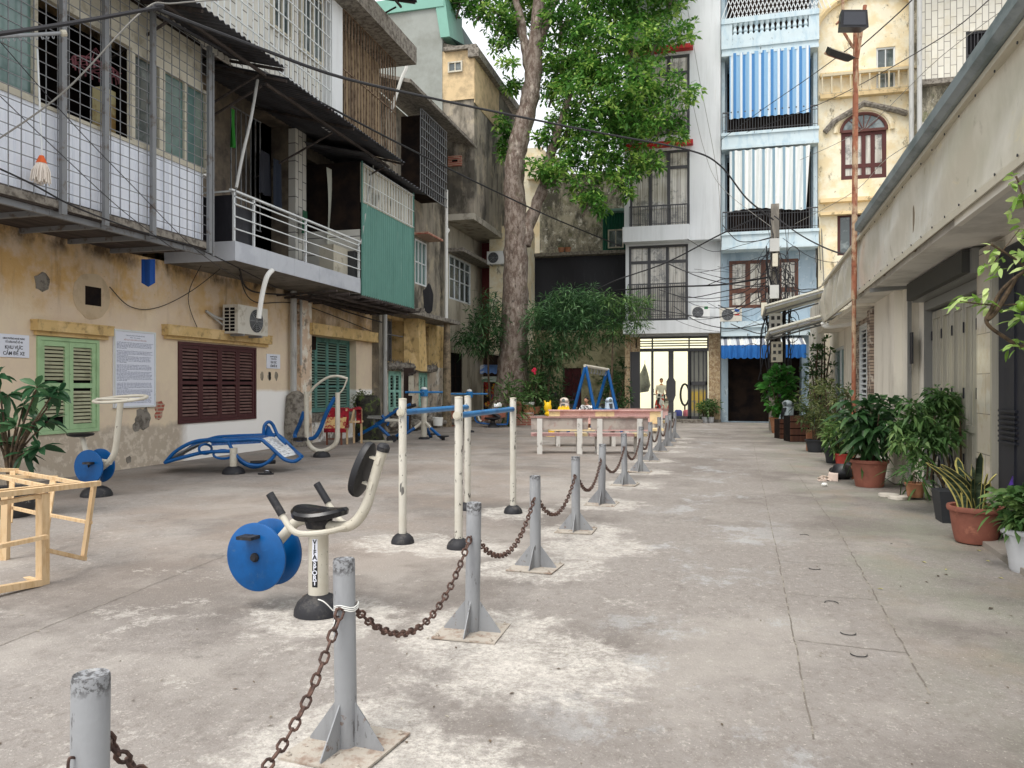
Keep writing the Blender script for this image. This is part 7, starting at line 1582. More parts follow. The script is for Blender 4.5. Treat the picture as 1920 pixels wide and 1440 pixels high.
# bamboo-like grove
def grove(label, blobs, dd, mat, ln, wd, cat='tree', name='bamboo_shrub', per=15, dens=3.0, stems=(), up=.05):
    t = thing(name, label, cat, foot(blobs[0][0], dd)); P_, D_ = [], []
    rs = np.random.RandomState(int(blobs[0][0]))
    for px, py, r, off in blobs:
        c = np.array(at(px, py, dd + off)); R_ = r * dd / FPX
        tw = blobpts(c, (R_ * 1.1, R_, R_ * .9), max(6, int((r / 10) ** 2 * dens)), rs, .3); p, d = whorls(tw, per, ln * .9, rs, up); P_.append(p); D_.append(d)
    P_ = np.concatenate(P_); D_ = np.concatenate(D_); n = len(P_)
    leafmesh('foliage', P_, D_, rs.uniform(ln * .7, ln * 1.25, n), rs.uniform(wd * .7, wd * 1.2, n), mat, t, droop=.28)
    q = MB()
    for a, b, r0 in stems: A = foot(a, dd); q.tube(cm([A, A.lerp(Vector(at(*b, dd)), .5) + Vector((rnd.uniform(-.2, .2), 0, 0)), at(*b, dd)], 4), [r0 * (1 - .07 * i) for i in range(9)], 7)
    if stems: q.build('stem', m_stem, t, smooth=True)
    return t
grove('dense dark green bamboo-leaved tree right of the big trunk', [(1075, 600, 60, 0), (1030, 620, 46, -.3), (1125, 610, 52, 0), (1065, 560, 36, 0), (1110, 565, 30, 0), (1040, 575, 30, .3), (1045, 660, 34, 0), (1012, 668, 30, 0), (1080, 655, 22, .2), (1010, 595, 28, -.5), (1030, 700, 22, .2), (1008, 715, 20, 0)], 31.2, l_bamboo, .30, .05, stems=((1030, (1040, 640), .09), (1015, (1020, 650), .07)))
grove('pale bamboo-leaved tree arching in front of the white house', [(1165, 575, 30, 0), (1190, 585, 26, 0), (1205, 572, 18, 0), (1160, 610, 22, 0), (1195, 612, 16, 0), (1140, 560, 18, 0)], 30.5, l_shrub, .28, .045, stems=((1140, (1150, 600), .05),), dens=3.4)
grove('dark bamboo-leaved tree left of the big trunk', [(910, 590, 34, 0), (900, 625, 34, 0), (930, 600, 26, .4), (880, 640, 26, 0), (915, 560, 18, 0), (865, 630, 14, 0), (930, 640, 22, 0), (905, 650, 20, 0)], 31.6, l_bamboo, .30, .05, stems=((925, (915, 620), .06),))
grove('ivy-like creeper mass on the garden wall beside the white house', [(1148, 705, 20, 0), (1155, 735, 22, 0), (1165, 680, 12, 0), (1158, 765, 18, 0)], 34.8, l_dark, .16, .07, 'shrub', 'creeper', dens=6)
# planting bed round the trunk
q = MB(); q.beam(foot(962, 30.4, .23), foot(1000, 30.6, .23), .18, .46); q.cur = 1; q.beam(foot(1000.5, 30.6, .2), foot(1190, 31.4, .2), .18, .4); solo(q.build('planter_kerb', [m_brickx, m_benchc]), 'low red and grey kerb wall of the planting bed under the big tree', 'kerb')
rs = np.random.RandomState(2)
q = MB(); q.prism([foot(965, 30.8, .05), foot(1180, 31.8, .05), foot(1180, 34.4, .05), foot(950, 34, .05)], UP * .3); solo(q.build('bed_soil', m_soil), 'dark soil of the planting bed under the big tree', None, kind='structure')
def stems_plant(name, label, c, h, r, n, mat, ln, wd, nst=6, per=9, cat='plant', pot=None, hi=False, up=.3, smat=None, z0=0, spread=1.0, seed=1, droop=.3, shell=.2):
    c = Vector(c); t = thing(name, label, cat, c); rs = np.random.RandomState(seed * 13 + 5); z = z0
    if pot:
        kind, pr, ph, pm = pot; q = MB(); cc = c
        if kind == 'sq':
            q.hexa([cc + Vector((sx * pr * .8, sy * pr * .8, .0)) for sx, sy in ((-1, -1), (1, -1), (1, 1), (-1, 1))] + [cc + Vector((sx * pr, sy * pr, ph)) for sx, sy in ((-1, -1), (1, -1), (1, 1), (-1, 1))])
        else:
            q.lathe(cc, [(pr * .72, 0), (pr * .76, ph * .06), (pr * .80, ph * .3), (pr * .95, ph * .86), (pr * 1.04, ph * .88), (pr * 1.06, ph * .98), (pr * 1.0, ph), (pr * .9, ph * .97), (pr * .88, ph * .86)], 36)
        pt_ = q.build('pot', pm, t, smooth=40)
        q = MB(); q.lathe(cc + UP * ph * .86, [(0, .01), (pr * .88, .0)], 20) if kind != 'sq' else q.box(cc.x - pr * .9, cc.x + pr * .9, cc.y - pr * .9, cc.y + pr * .9, ph - .03, ph - .01 + .015); q.build('soil', m_soil, t); z = ph * .85
    tips = []; q = MB()
    for i in range(nst):
        a = 6.28 * i / nst + rs.uniform(-.4, .4); rr_ = r * rs.uniform(.15, .8) * spread
        tip = c + Vector((math.cos(a) * rr_, math.sin(a) * rr_, z + (h - z) * rs.uniform(.65, .95))); base = c + Vector((math.cos(a) * r * .12, math.sin(a) * r * .12, z))
        mid = base.lerp(tip, .5) + Vector((rs.uniform(-.1, .1) * r, rs.uniform(-.1, .1) * r, .1 * h)); cv = cm([base, mid, tip], 5); q.tube(cv, [max(.003, .012 * (1 - .6 * j / len(cv)) * max(h, .5)) for j in range(len(cv))], 6); tips.append(tip)
    q.build('stem', smat or m_stem, t, smooth=True)
    cz = z + (h - z) * .56; tw = blobpts((c.x, c.y, cz), (r, r, (h - z) * .46), n, rs, shell); tw = np.concatenate([tw, np.array([tuple(x) for x in tips])])
    p, d = whorls(tw, per, ln * .5, rs, up); m = len(p)
    o = (p - np.array((c.x, c.y, cz))); d = d + o / max(r, .1) * .5
    leafmesh('foliage', p, d, rs.uniform(ln * .65, ln * 1.2, m), rs.uniform(wd * .75, wd * 1.15, m), mat, t, hi=hi, droop=droop)
    return t
# plants at the tree foot
stems_plant('croton_plant', 'leafy plant with a red flower head right of the trunk foot', foot(1000, 30.9, .3), 2.0, .55, 60, l_shrub, .25, .09, seed=3, per=8, z0=0)
q = MB(); [blob(q, at(1001 + rnd.uniform(-3, 3), 696 + rnd.uniform(-5, 5), 30.6), .05, .04, .06, 6) for _ in range(7)]; solo(q.build('red_flower', M('crimson_flower', (200, 40, 70))), 'crimson flower beside the trunk foot', 'flower')
stems_plant('strappy_plant', 'strappy green plant in front of the trunk foot', foot(956, 29.9, 0), 1.7, .6, 30, l_shrub, .5, .06, seed=4, per=8)
stems_plant('garden_shrub', 'dark shrub behind the bucket in the planting bed', foot(1018, 31.5, .3), 1.9, .7, 70, l_dark, .22, .09, seed=5)
stems_plant('garden_shrub', 'low dark shrub behind the pink scooter', foot(1045, 32.5, .3), 1.5, .7, 60, l_dark, .2, .08, seed=6)
stems_plant('garden_shrub', 'tall dark shrub between the swing frame and the white house', foot(1150, 31.8, .3), 2.2, .75, 90, l_dark, .18, .07, seed=7)
c = foot(991, 30.7, .45); t = thing('paint_bucket', 'white-lidded orange paint bucket on the red kerb', 'bucket', c); q = MB(); q.lathe(c, [(.2, 0), (.23, .42), (.24, .42), (.24, .47), (0, .47)], 20); q.cur = 1; q.lathe(c + UP * .06, [(.208, 0), (.228, .3)], 20); q.build('body', [m_pvcw, M('orange_label', (214, 150, 110), [W(c=(110, 60, 50), s=5, lo=.52, hi=.56)])], t, smooth=50)
c = foot(1004, 30.8, .45); q = MB(); q.lathe(c, [(.15, 0), (.2, .24), (.22, .24), (.22, .28), (0, .26)], 16); solo(q.build('clay_pot', m_terra2, smooth=50), 'low orange clay pot right of the paint bucket', 'pot')
c = foot(971, 30.5, .45); q = MB(); q.lathe(c, [(.14, 0), (.18, .3), (.1, .5), (0, .5)], 16); solo(q.build('clay_jar', m_terra, smooth=50), 'reddish clay jar behind the right parallel bar', 'jar')
for (px, zz, nm) in ((1322, .3, 'left'), (1333, .3, 'right')):
    c = foot(px, 32.9); stems_plant('potted_plant', nm + ' small white-potted fern before the stone pier of the white house', c, .95, .42, 26, l_shrub, .22, .05, seed=px, per=9, pot=('r', .14, .24, m_potwhite))
q = MB()
for px in (1285, 1292, 1300, 1308): c = foot(px, 32.6); q.prism([c + CR * .12 * math.cos(a) + CF * .05 * math.sin(a) for a in [2 * math.pi * i / 10 for i in range(10)]], UP * .07)
solo(q.build('shoe_row', m_creamframe), 'row of pale shoes on the step of the lit doorway', 'shoes')
q = MB(); q.hexa([foot(a, b, z) for z in (.0, .14) for a, b in ((1278, 32.4), (1318, 32.4), (1318, 32.9), (1278, 32.9))]); solo(q.build('low_step', m_stuccodark), 'low grey step in front of the lit doorway', 'step')
# ---- right-hand pots
def fg(px, py): return gnd(px, py)
stems_plant('fiddle_fig', 'fiddle-leaf fig in a terracotta pot below the meter boxes', fg(1461, 812), 2.15, .50, 62, l_fiddle, .30, .20, seed=21, per=5, pot=('r', .31, .52, m_terra2), hi=True, shell=.5)
q = MB(); rr = random.Random(3)
stems_plant('bushy_plant', 'tall dark bushy climber against the pale wall behind the rusty pole', foot(1536, 21.5), 3.0, .5, 95, l_dark, .16, .06, seed=22, per=9)
stems_plant('bushy_plant', 'olive-leaved bush second beyond the rusty pole', foot(1530, 18.2), 1.75, .5, 110, l_olive, .12, .035, seed=23, per=10, pot=('r', .24, .3, m_potdark))
stems_plant('bushy_plant', 'fine-leaved bush just beyond the rusty pole', foot(1564, 15.6), 1.6, .48, 105, l_olive, .12, .035, seed=24, per=10, pot=('r', .2, .3, m_potdark))
stems_plant('bushy_plant', 'short yellow-green shrub in a red pot left of the rusty pole', fg(1581, 873), .98, .34, 60, l_shrub, .18, .06, seed=25, per=8, pot=('r', .17, .24, M('red_plastic_pot', (176, 66, 56))))
stems_plant('broadleaf_plant', 'dark broad-leaved plant in a big terracotta pot right of the rusty pole', fg(1630, 912), 1.42, .40, 50, l_dark, .30, .10, seed=26, per=7, pot=('r', .27, .42, m_terra), hi=True, droop=.6)
stems_plant('strap_plant', 'small strap-leaved plant in a brown clay pot on the step', foot(1716, 10.6, .03), .42, .27, 6, l_shrub, .30, .035, seed=27, per=9, pot=('r', .13, .20, m_terra2), hi=True, droop=.6, up=.6, nst=4)
# big shrub
c = foot(1786, 8.85, .0); t = thing('umbrella_shrub', 'large spreading light green shrub in a dark square pot before the folding doors', 'plant', c)
q = MB(); q.hexa([c + Vector((sx * .14, sy * .14, .0)) for sx, sy in ((-1, -1), (1, -1), (1, 1), (-1, 1))] + [c + Vector((sx * .18, sy * .18, .36)) for sx, sy in ((-1, -1), (1, -1), (1, 1), (-1, 1))]); q.build('pot', m_potdark, t)
q = MB(); d = 9.4
def Q(px, py, dd=0): return at(px, py, d + dd)
for a, b in (((1790, 950), (1722, 838)), ((1792, 950), (1760, 800)), ((1795, 950), (1800, 790)), ((1797, 950), (1830, 800)), ((1738, 900), (1735, 800)), ((1745, 900), (1752, 780))): q.tube(cm([Q(*a), Q((a[0] + b[0]) / 2 + 4, (a[1] + b[1]) / 2), Q(*b)], 5), .012, 6)
q.build('stem', m_stem, t, smooth=True)
rs = np.random.RandomState(77); P_, D_ = [], []
for px, py, r, dd in ((1755, 765, 42, .2), (1800, 770, 42, .3), (1720, 790, 30, 0), (1770, 800, 40, 0), (1815, 800, 30, .3), (1704, 826, 22, -.1), (1738, 826, 28, -.1), (1778, 822, 20, -.2), (1835, 790, 22, .3), (1710, 760, 16, 0), (1770, 745, 26, .2), (1815, 750, 24, .3), (1690, 800, 16, 0), (1722, 856, 12, -.2)):
    cc = np.array(Q(px, py, dd)); R_ = r * d / FPX; tw = blobpts(cc, (R_ * 1.05, R_, R_ * .85), int(5 + (r / 10) ** 2 * 1.9), rs, .3); p, dd_ = whorls(tw, 8, .05, rs, -.05); P_.append(p); D_.append(dd_)
P_ = np.concatenate(P_); D_ = np.concatenate(D_); n = len(P_); leafmesh('foliage', P_, D_, rs.uniform(.09, .16, n), rs.uniform(.03, .05, n), l_shrub, t, droop=.5)
# snake plant
c = fg(1829, 1018); t = thing('snake_plant', 'yellow-edged snake plant in a large terracotta pot', 'plant', c)
q = MB(); pr, ph = .235, .36; q.lathe(c + UP * .012, [(pr * .74, 0), (pr * .78, .02), (pr * .86, ph * .3), (pr * .97, ph * .84), (pr * 1.06, ph * .86), (pr * 1.09, ph * .93), (pr * 1.06, ph), (pr * .93, ph * .98), (pr * .9, ph * .86)], 44); q.build('pot', m_terra, t, smooth=40)
q = MB(); q.lathe(c + UP * ph * .86, [(0, .01), (pr * .9, 0)], 24); q.build('soil', m_soil, t)
rr = random.Random(12); m_snake = M('snake_leaf', (44, 60, 44), [W(c=(96, 110, 84), s=(3, 3, 26), lo=.5, hi=.58, f=.7)], rough=.4); m_snkY = M('snake_leaf_edge', (196, 186, 110), rough=.45)
for i in range(19):
    a = rr.uniform(0, 6.28); r0 = rr.uniform(.0, .13); h_ = rr.uniform(.32, .64); le = rr.uniform(.03, .34); wd = rr.uniform(.026, .038); dr = Vector((math.cos(a), math.sin(a), 0)); aa_ = rr.uniform(-.85, .85); sd_ = CR * math.cos(aa_) + CF * math.sin(aa_); b0 = c + UP * (ph * .84) + dr * r0
    if i < 5: dr = (-CR + CF * rr.uniform(-.3, .3)).normalized(); le = .4 + rr.uniform(0, .25)
    def spine(v): return b0 + dr * le * h_ * v * v * 1.3 + UP * h_ * (v - .12 * le * v * v)
    def wdt(v): return wd * (.55 + 1.1 * v - 1.6 * max(0, v - .55) ** 1.3 * 1.4) * (1 if v < .97 else .15)
    q = MB()
    q.cur = 1; q.grid(lambda u, v: spine(v) + sd_ * wdt(v) * (-1 + .13 * u) + dr * .012 * (1 - u), 1, 10); q.cur = 0
    q.grid(lambda u, v: spine(v) + sd_ * wdt(v) * (-.87 + 1.74 * u) - dr * .006 * math.sin(math.pi * u), 4, 10); q.cur = 1
    q.grid(lambda u, v: spine(v) + sd_ * wdt(v) * (.87 + .13 * u) + dr * .012 * u, 1, 10); q.build('leaf', [m_snake, m_snkY], t, smooth=True)
stems_plant('potted_plant', 'leafy plant in a pale grey pot cut off by the right edge', fg(1936, 1072), .72, .30, 60, l_shrub, .13, .05, seed=31, per=7, pot=('r', .22, .36, m_potwhite), hi=True, droop=.5)
stems_plant('potted_plant', 'spindly plant beside the black gate near the right edge', foot(1912, 7.9), 1.15, .22, 26, l_shrub, .10, .04, seed=32, per=6)
# purple cloth item
q = MB(); c = at(1925, 905, 7.3); q.tube(cm([at(1893, 935, 7.3), at(1905, 905, 7.3), at(1925, 870, 7.3), at(1950, 850, 7.3)], 5), [.03] * 3 + [.05] * 13, 8); q.tube([at(1915, 935, 7.3), at(1945, 880, 7.3)], [.06, .03], 8); solo(q.build('folded_umbrella', M('purple_cloth', (72, 40, 130), [W(c=(50, 26, 100), s=20, lo=.45, hi=.6)]), smooth=True), 'folded purple umbrella leaning at the black gate', 'umbrella')
# citrus branch reaching in from the right
t = thing('citrus_tree', 'young citrus tree reaching in from the right edge with light green leaves', 'tree', foot(2060, 4.9)); d = 4.9
q = MB(); q.tube(cm([foot(2060, d), Q(2050, 1000), Q(2035, 850), Q(2010, 700), Q(1985, 600), Q(1950, 540)], 6), .028, 8)
for P, r_ in (([(1995, 640), (1930, 655), (1880, 630), (1850, 605), (1858, 582), (1878, 545), (1905, 520), (1935, 500)], .012), ([(1950, 540), (1920, 500), (1895, 480), (1858, 458)], .007), ([(1905, 520), (1870, 580), (1850, 600)], .016), ([(1960, 560), (1910, 570), (1860, 572), (1800, 565)], .005), ([(1990, 700), (1940, 650), (1895, 650)], .004), ([(1950, 540), (1930, 430), (1915, 360), (1905, 330)], .006), ([(1858, 500), (1880, 470), (1912, 430)], .003)): q.tube(cm([Q(*p) for p in P], 5), r_, 7)
q.build('trunk', m_stem, t, smooth=True)
rs = np.random.RandomState(9); P_, D_ = [], []
for px, py, n, sp in ((1865, 470, 7, 12), (1850, 500, 5, 8), (1880, 492, 7, 12), (1868, 516, 3, 8), (1905, 480, 7, 12), (1915, 455, 5, 10), (1795, 572, 5, 10), (1815, 562, 7, 12), (1840, 566, 7, 12), (1862, 575, 6, 10), (1885, 580, 6, 8), (1905, 600, 8, 12), (1900, 650, 6, 9), (1915, 645, 5, 7), (1912, 340, 8, 14), (1920, 370, 12, 14), (1898, 400, 3, 8), (1925, 500, 8, 12), (1850, 545, 3, 8), (1930, 570, 10, 16), (1925, 420, 6, 14)):
    for k in range(n): p = np.array(Q(px + rs.uniform(-sp, sp), py + rs.uniform(-sp, sp), rs.uniform(-.12, .12))); P_.append(p); v = rs.normal(0, 1, 3); v[2] = v[2] * .5 - .2; D_.append(v - np.array(CR) * .6)
n = len(P_); leafmesh('foliage', np.array(P_), np.array(D_), rs.uniform(.05, .095, n), rs.uniform(.026, .045, n), l_light, t, hi=True, droop=.3)
q = MB(); blob(q, Q(1916, 574, -.05), .03, .03, .033, 12); q.build('green_fruit', M('green_lime', (104, 140, 40), rough=.4), t, smooth=True)
# frangipani-like shrub at the left edge
c = gnd(18, 968); d = CAMH * FPX / (968 - CY)
t = thing('leathery_shrub', 'potted shrub with big leathery dark leaves at the left edge', 'plant', c)
q = MB(); q.lathe(c, [(.22, 0), (.27, .1), (.31, .30), (.34, .30), (.34, .34), (.28, .33), (.27, .28)], 30); q.build('pot', M('patterned_dark_pot', (58, 58, 60), [W(c=(190, 190, 180), s=9, lo=.56, hi=.6, f=.9, m=[(2, .16, .2)], w=.02)], rough=.4), t, smooth=40); q = MB(); q.lathe(c + UP * .28, [(0, .01), (.28, 0)], 20); q.build('soil', m_soil, t)
q = MB(); tips = []
for px, py in ((70, 725), (45, 760), (95, 745), (15, 740), (-20, 730), (60, 790), (30, 800), (90, 790), (0, 790), (-30, 780), (75, 840), (45, 850), (10, 830), (-5, 705), (110, 735)):
    tip = at(px, py, d + rnd.uniform(-.25, .25)); tips.append(tip); q.tube(cm([c + UP * .28, c + UP * .62 + (tip - c - UP * .6) * .25 * Vector((1, 1, 0)).length / 1.4, tip], 5), [.022, .02, .02, .018, .017, .016, .014, .012, .011, .01, .008], 6)
q.build('stem', m_stem, t, smooth=True)
rs = np.random.RandomState(15); p, dd_ = whorls(np.array([tuple(x) for x in tips]), 12, .03, rs, .15); n = len(p); leafmesh('foliage', p, dd_, rs.uniform(.16, .27, n), rs.uniform(.065, .095, n), l_frang, t, hi=True, droop=.3, fold=.35)
# small stuff on the right
q = MB()
for k_, (px, py, r_) in enumerate(((1578, 898, .16), (1592, 893, .15), (1568, 892, .10))): blob(q, gnd(px, py) + UP * r_ * .7, r_ * 1.1, r_, r_ * .9, 12)
for i in range(len(q.v)): x, y, z = q.v[i]; k_ = 1 + .0 ; q.v[i] = (x + .015 * math.sin(40 * z + 17 * x), y + .015 * math.sin(33 * x), max(.002, z + .015 * math.sin(37 * y + 21 * x)))
solo(q.build('rubbish_bag', m_black, smooth=True), 'knotted black plastic rubbish bag left of the big terracotta pot', 'rubbish bag')
q = MB()
for i in range(26): c = gnd(1555 + rnd.uniform(-20, 12), 900 + rnd.uniform(-6, 5)); q.hexa([c + Vector((rnd.uniform(-.05, .05), rnd.uniform(-.05, .05), z)) for z in (.005, .03) for _ in range(4)])
q.hexa([gnd(a, b) + UP * z for z in (.002, .11) for a, b in ((1553, 901), (1571, 903), (1572, 896), (1556, 895))]); solo(q.build('litter_heap', M('pinkish_litter', (214, 196, 182))), 'small heap of pale crumpled paper left of the black bag', 'litter', kind='stuff')
q = MB(); c = gnd(1546, 912); blob(q, c + UP * .03, .05, .04, .03, 8); solo(q.build('crumpled_paper', m_pvcw), 'white crumpled paper in front of the litter heap', 'paper')
for px, py, w_, nm in ((1665, 931, .30, 'left'), (1684, 936, .26, 'middle'), (1700, 934, .18, 'right')):
    c = foot(px, CAMH * FPX / (py - CY)); q = MB(); rr = random.Random(px); P = [c + FR.a * w_ * .45 * math.cos(a) * rr.uniform(.8, 1.1) + FR.n * w_ * .5 * math.sin(a) * rr.uniform(.8, 1.1) + UP * .004 for a in [2 * math.pi * i / 9 for i in range(9)]]; q.prism(P, UP * .035); solo(q.build('broken_slab', M('pale_foam', (214, 206, 194)) if 'pale_foam' not in MATS else MATS['pale_foam']), nm + ' piece of broken pale slab on the ground by the step', 'slab', group='broken slabs by the step')
q = MB(); c = gnd(1524, 846); q.box(c.x - .13, c.x + .13, c.y, c.y + .2, 0, .50); solo(q.build('terracotta_block', m_terra2), 'upright orange brick-coloured block beside the bushes', 'block')
dw_ = 21.5
for i, (px, w_, h_) in enumerate(((1500, .55, .75), (1478, .5, .6))):
    c = foot(px, dw_ + i * 1.2); t = thing('wooden_crate', ('nearer' if i == 0 else 'farther') + ' brown slatted wooden crate behind the fiddle-leaf fig', 'crate', c, YAW, 'wooden crates behind the fig'); q = MB()
    for k_ in range(4): q.box(-w_ / 2, w_ / 2, -.02, .0, h_ * k_ / 4 + .01, h_ * (k_ + 1) / 4 - .02); q.box(w_ / 2, w_ / 2 + .02, 0, w_, h_ * k_ / 4 + .01, h_ * (k_ + 1) / 4 - .02)
    q.build('slats', m_brownwood, t, local=True); q = MB(); q.box(-w_ / 2 + .01, w_ / 2 - .01, .01, w_, 0, h_ - .03); q.build('inner_box', m_darkbrown, t, local=True)
# leaf litter on the right paving
for i in range(16):
    c = gnd(rnd.uniform(1640, 1900), rnd.uniform(1000, 1150)); a = rnd.uniform(0, 6.28); u = Vector((math.cos(a), math.sin(a), 0)); v = u.cross(UP); l_ = rnd.uniform(.015, .035); q = MB()
    q.poly([c - u * l_ + UP * .005, c + v * l_ * .35 + UP * .012, c + u * l_ + UP * .006, c - v * l_ * .35 + UP * .010]); solo(q.build('fallen_leaf', m_stem if i % 3 else M('yellow_leaf', (196, 190, 110)) if 'yellow_leaf' not in MATS else MATS['yellow_leaf']), 'small dry fallen leaf on the paving before the big pots', 'leaf', 'fallen leaves on the paving')
# ================================================================ SCOOTERS, BICYCLE, PERSON
def scooter(label, c, rz, bodym, seatm):
    t = thing('scooter', label, 'scooter', c, rz, 'parked motor scooters')
    for y, nm in ((.62, 'front'), (-.6, 'rear')):
        q = MB(); q.tube([(0, y + .22 * math.cos(a), .27 + .22 * math.sin(a)) for a in [2 * math.pi * i / 24 for i in range(24)]], .05, 8, closed=True); wl = q.build('wheel', m_rubber, t, local=True, smooth=True)
        q = MB(); q.lathe((-.02, y, .27), [(0, 0), (.17, .0), (.17, .04), (0, .04)], 20, ax=(1, 0, 0)); q.build('rim', m_steel, wl, local=True)
    q = MB(); ol = [(.66, .52), (.60, .62), (.46, .82), (.42, 1.0), (.34, 1.0), (.36, .8), (.34, .45), (.28, .33), (-.1, .33), (-.22, .62), (-.9, .74), (-.86, .55), (-.6, .4), (-.3, .24), (.3, .22), (.42, .35)]
    b = len(q.v); n = len(ol)
    for sx, k in ((-1, .5), (-1, 1), (1, 1), (1, .5)):
        for y, z in ol: q.v.append((sx * (.17 if k == 1 else .19) * (1.0 if y > -.2 else .85) * k, y * (1 if k == 1 else 1.0), z))
    for r_ in range(3):
        for i in range(n): j = (i + 1) % n; q.f.append((b + r_ * n + i, b + r_ * n + j, b + (r_ + 1) * n + j, b + (r_ + 1) * n + i)); q.m.append(0)
    q.f.append(tuple(range(b, b + n))[::-1]); q.m.append(0); q.f.append(tuple(range(b + 3 * n, b + 4 * n))); q.m.append(0); q.build('body', bodym, t, local=True, smooth=50)
    q = MB(); q.grid(lambda u, v: Vector((.24 * (1 - .35 * v) * math.sin(math.pi * (u - .5)), .5 + .2 * math.cos(math.pi * (u - .5)) - .16 * v, .42 + .52 * v)), 12, 6); q.build('front_shield', bodym, t, local=True, smooth=True)
    q = MB(); q.grid(lambda u, v: Vector((.15 * math.sin(2 * math.pi * u) * math.sin(math.pi * v), -.52 + .42 * math.cos(math.pi * v), .80 + .06 * math.cos(2 * math.pi * u) * math.sin(math.pi * v))), 12, 8); q.build('seat', seatm, t, local=True, smooth=True)
    q = MB(); q.tube([(-.34, .32, 1.04), (-.18, .40, 1.03), (.18, .40, 1.03), (.34, .32, 1.04)], .02, 8); q.build('handlebar', m_black, t, local=True)
    q = MB(); q.grid(lambda u, v: Vector((.17 * math.sin(2 * math.pi * u) * math.sin(math.pi * v), .44 + .12 * math.cos(2 * math.pi * u) * math.sin(math.pi * v), 1.02 + .11 * math.cos(math.pi * v))), 14, 8); q.build('headlight_cowl', bodym, t, local=True, smooth=True)
    q = MB(); q.lathe((0, .53, 1.02), [(.07, 0), (.06, .03), (0, .04)], 14, ax=(0, 1, 0)); q.build('headlight', m_glass, t, local=True)
    q = MB(); q.prism([(-.06, .0, .93), (.06, .0, .93), (.11, .0, .6), (.03, .0, .48), (-.03, .0, .48), (-.11, .0, .6)], (0, .0, 0)) if False else q.prism([(-.07, .56, .9), (.07, .56, .9), (.05, .66, .72), (0, .72, .5), (-.05, .66, .72)], (0, .02, 0)); q.build('front_panel', m_black, t, local=True)
    for s in (-1, 1):
        q = MB(); q.tube([(s * .28, .34, 1.05), (s * .33, .36, 1.22)], .008, 5); q.lathe((s * .36, .36, 1.26), [(0, 0), (.055, .0), (.055, .015), (0, .02)], 12, ax=(0, -1, .1)); q.build('mirror', m_black, t, local=True)
    return t
m_scw = M('cream_scooter_paint', (224, 208, 194), rough=.25); m_scb = M('pale_blue_scooter_paint', (190, 206, 222), rough=.25); m_scr = M('white_scooter_paint', (222, 222, 220), [W(c=(196, 50, 40), s=3, lo=.5, hi=.52, f=1, d=1)], rough=.3)
scooter('cream pink scooter facing the yard left of the swing frame', foot(1064, 29.2), YAW + R(160), m_scw, m_black)
scooter('white and black scooter parked behind the swing frame', foot(1139, 29.6), YAW + R(185), m_scb, m_black)
c = foot(1243, 35.9, .12); scooter('red and white scooter standing inside the lit doorway', c, YAW + R(150), m_scr, m_black)
scooter('dark scooter half hidden between the fig and the bushes', foot(1495, 23.6), YAW + R(120), M('silver_scooter_paint', (160, 172, 176), rough=.3), m_black)
# seated person (skinned body)
def person(label, c, rz, joints, edges, radii, cloth, head, extra=None, hairm=m_hair):
    t = thing('person', label, 'person', c, rz)
    me = bpy.data.meshes.new('body'); me.from_pydata(joints, edges, []); me.update(); o = bpy.data.objects.new('body', me); col.objects.link(o); o.parent = t
    me.materials.append(m_skin); sk = o.modifiers.new('skin', 'SKIN')
    for v, r_ in zip(me.skin_vertices[0].data if me.skin_vertices else [], radii): v.radius = (r_, r_)
    return t, o
def skinned(name, J, E, Rr, mat, par):
    import bmesh
    me = bpy.data.meshes.new(name); bm = bmesh.new(); lay = bm.verts.layers.skin.verify(); V = [bm.verts.new(j) for j in J]
    for v, r_ in zip(V, Rr): v[lay].radius = (r_, r_)
    V[0][lay].use_root = True
    for a, b in E: bm.edges.new((V[a], V[b]))
    bm.to_mesh(me); bm.free(); me.materials.append(mat); o = bpy.data.objects.new(name, me); col.objects.link(o); o.parent = par
    o.modifiers.new('skin', 'SKIN'); s = o.modifiers.new('sub', 'SUBSURF'); s.levels = 2; s.render_levels = 2
    for s_ in o.modifiers:
        if s_.type == 'SKIN': s_.use_smooth_shade = True
    return o
def hand(J, E, Rr, w, d, side, up):
    """palm + five fingers appended to a skeleton: w wrist index, d direction"""
    d = Vector(d).normalized(); side = Vector(side).normalized(); up = Vector(up); W0 = Vector(J[w]); pi = len(J); J.append(tuple(W0 + d * .06)); Rr.append((.028)); E.append((w, pi))
    for k, (o_, l_) in enumerate(((-.03, .06), (-.012, .075), (.008, .07), (.026, .055))):
        a = len(J); J.append(tuple(W0 + d * .095 + side * o_)); Rr.append(.010); E.append((pi, a)); J.append(tuple(W0 + d * (.095 + l_ * .6) + side * o_ * 1.1 - up * .012)); Rr.append(.009); E.append((a, a + 1)); J.append(tuple(W0 + d * (.095 + l_ * .9) + side * o_ * 1.1 - up * .035)); Rr.append(.008); E.append((a + 1, a + 2))
    a = len(J); J.append(tuple(W0 + d * .04 - side * .045)); Rr.append(.012); E.append((pi, a)); J.append(tuple(W0 + d * .075 - side * .062 - up * .01)); Rr.append(.010); E.append((a, a + 1))
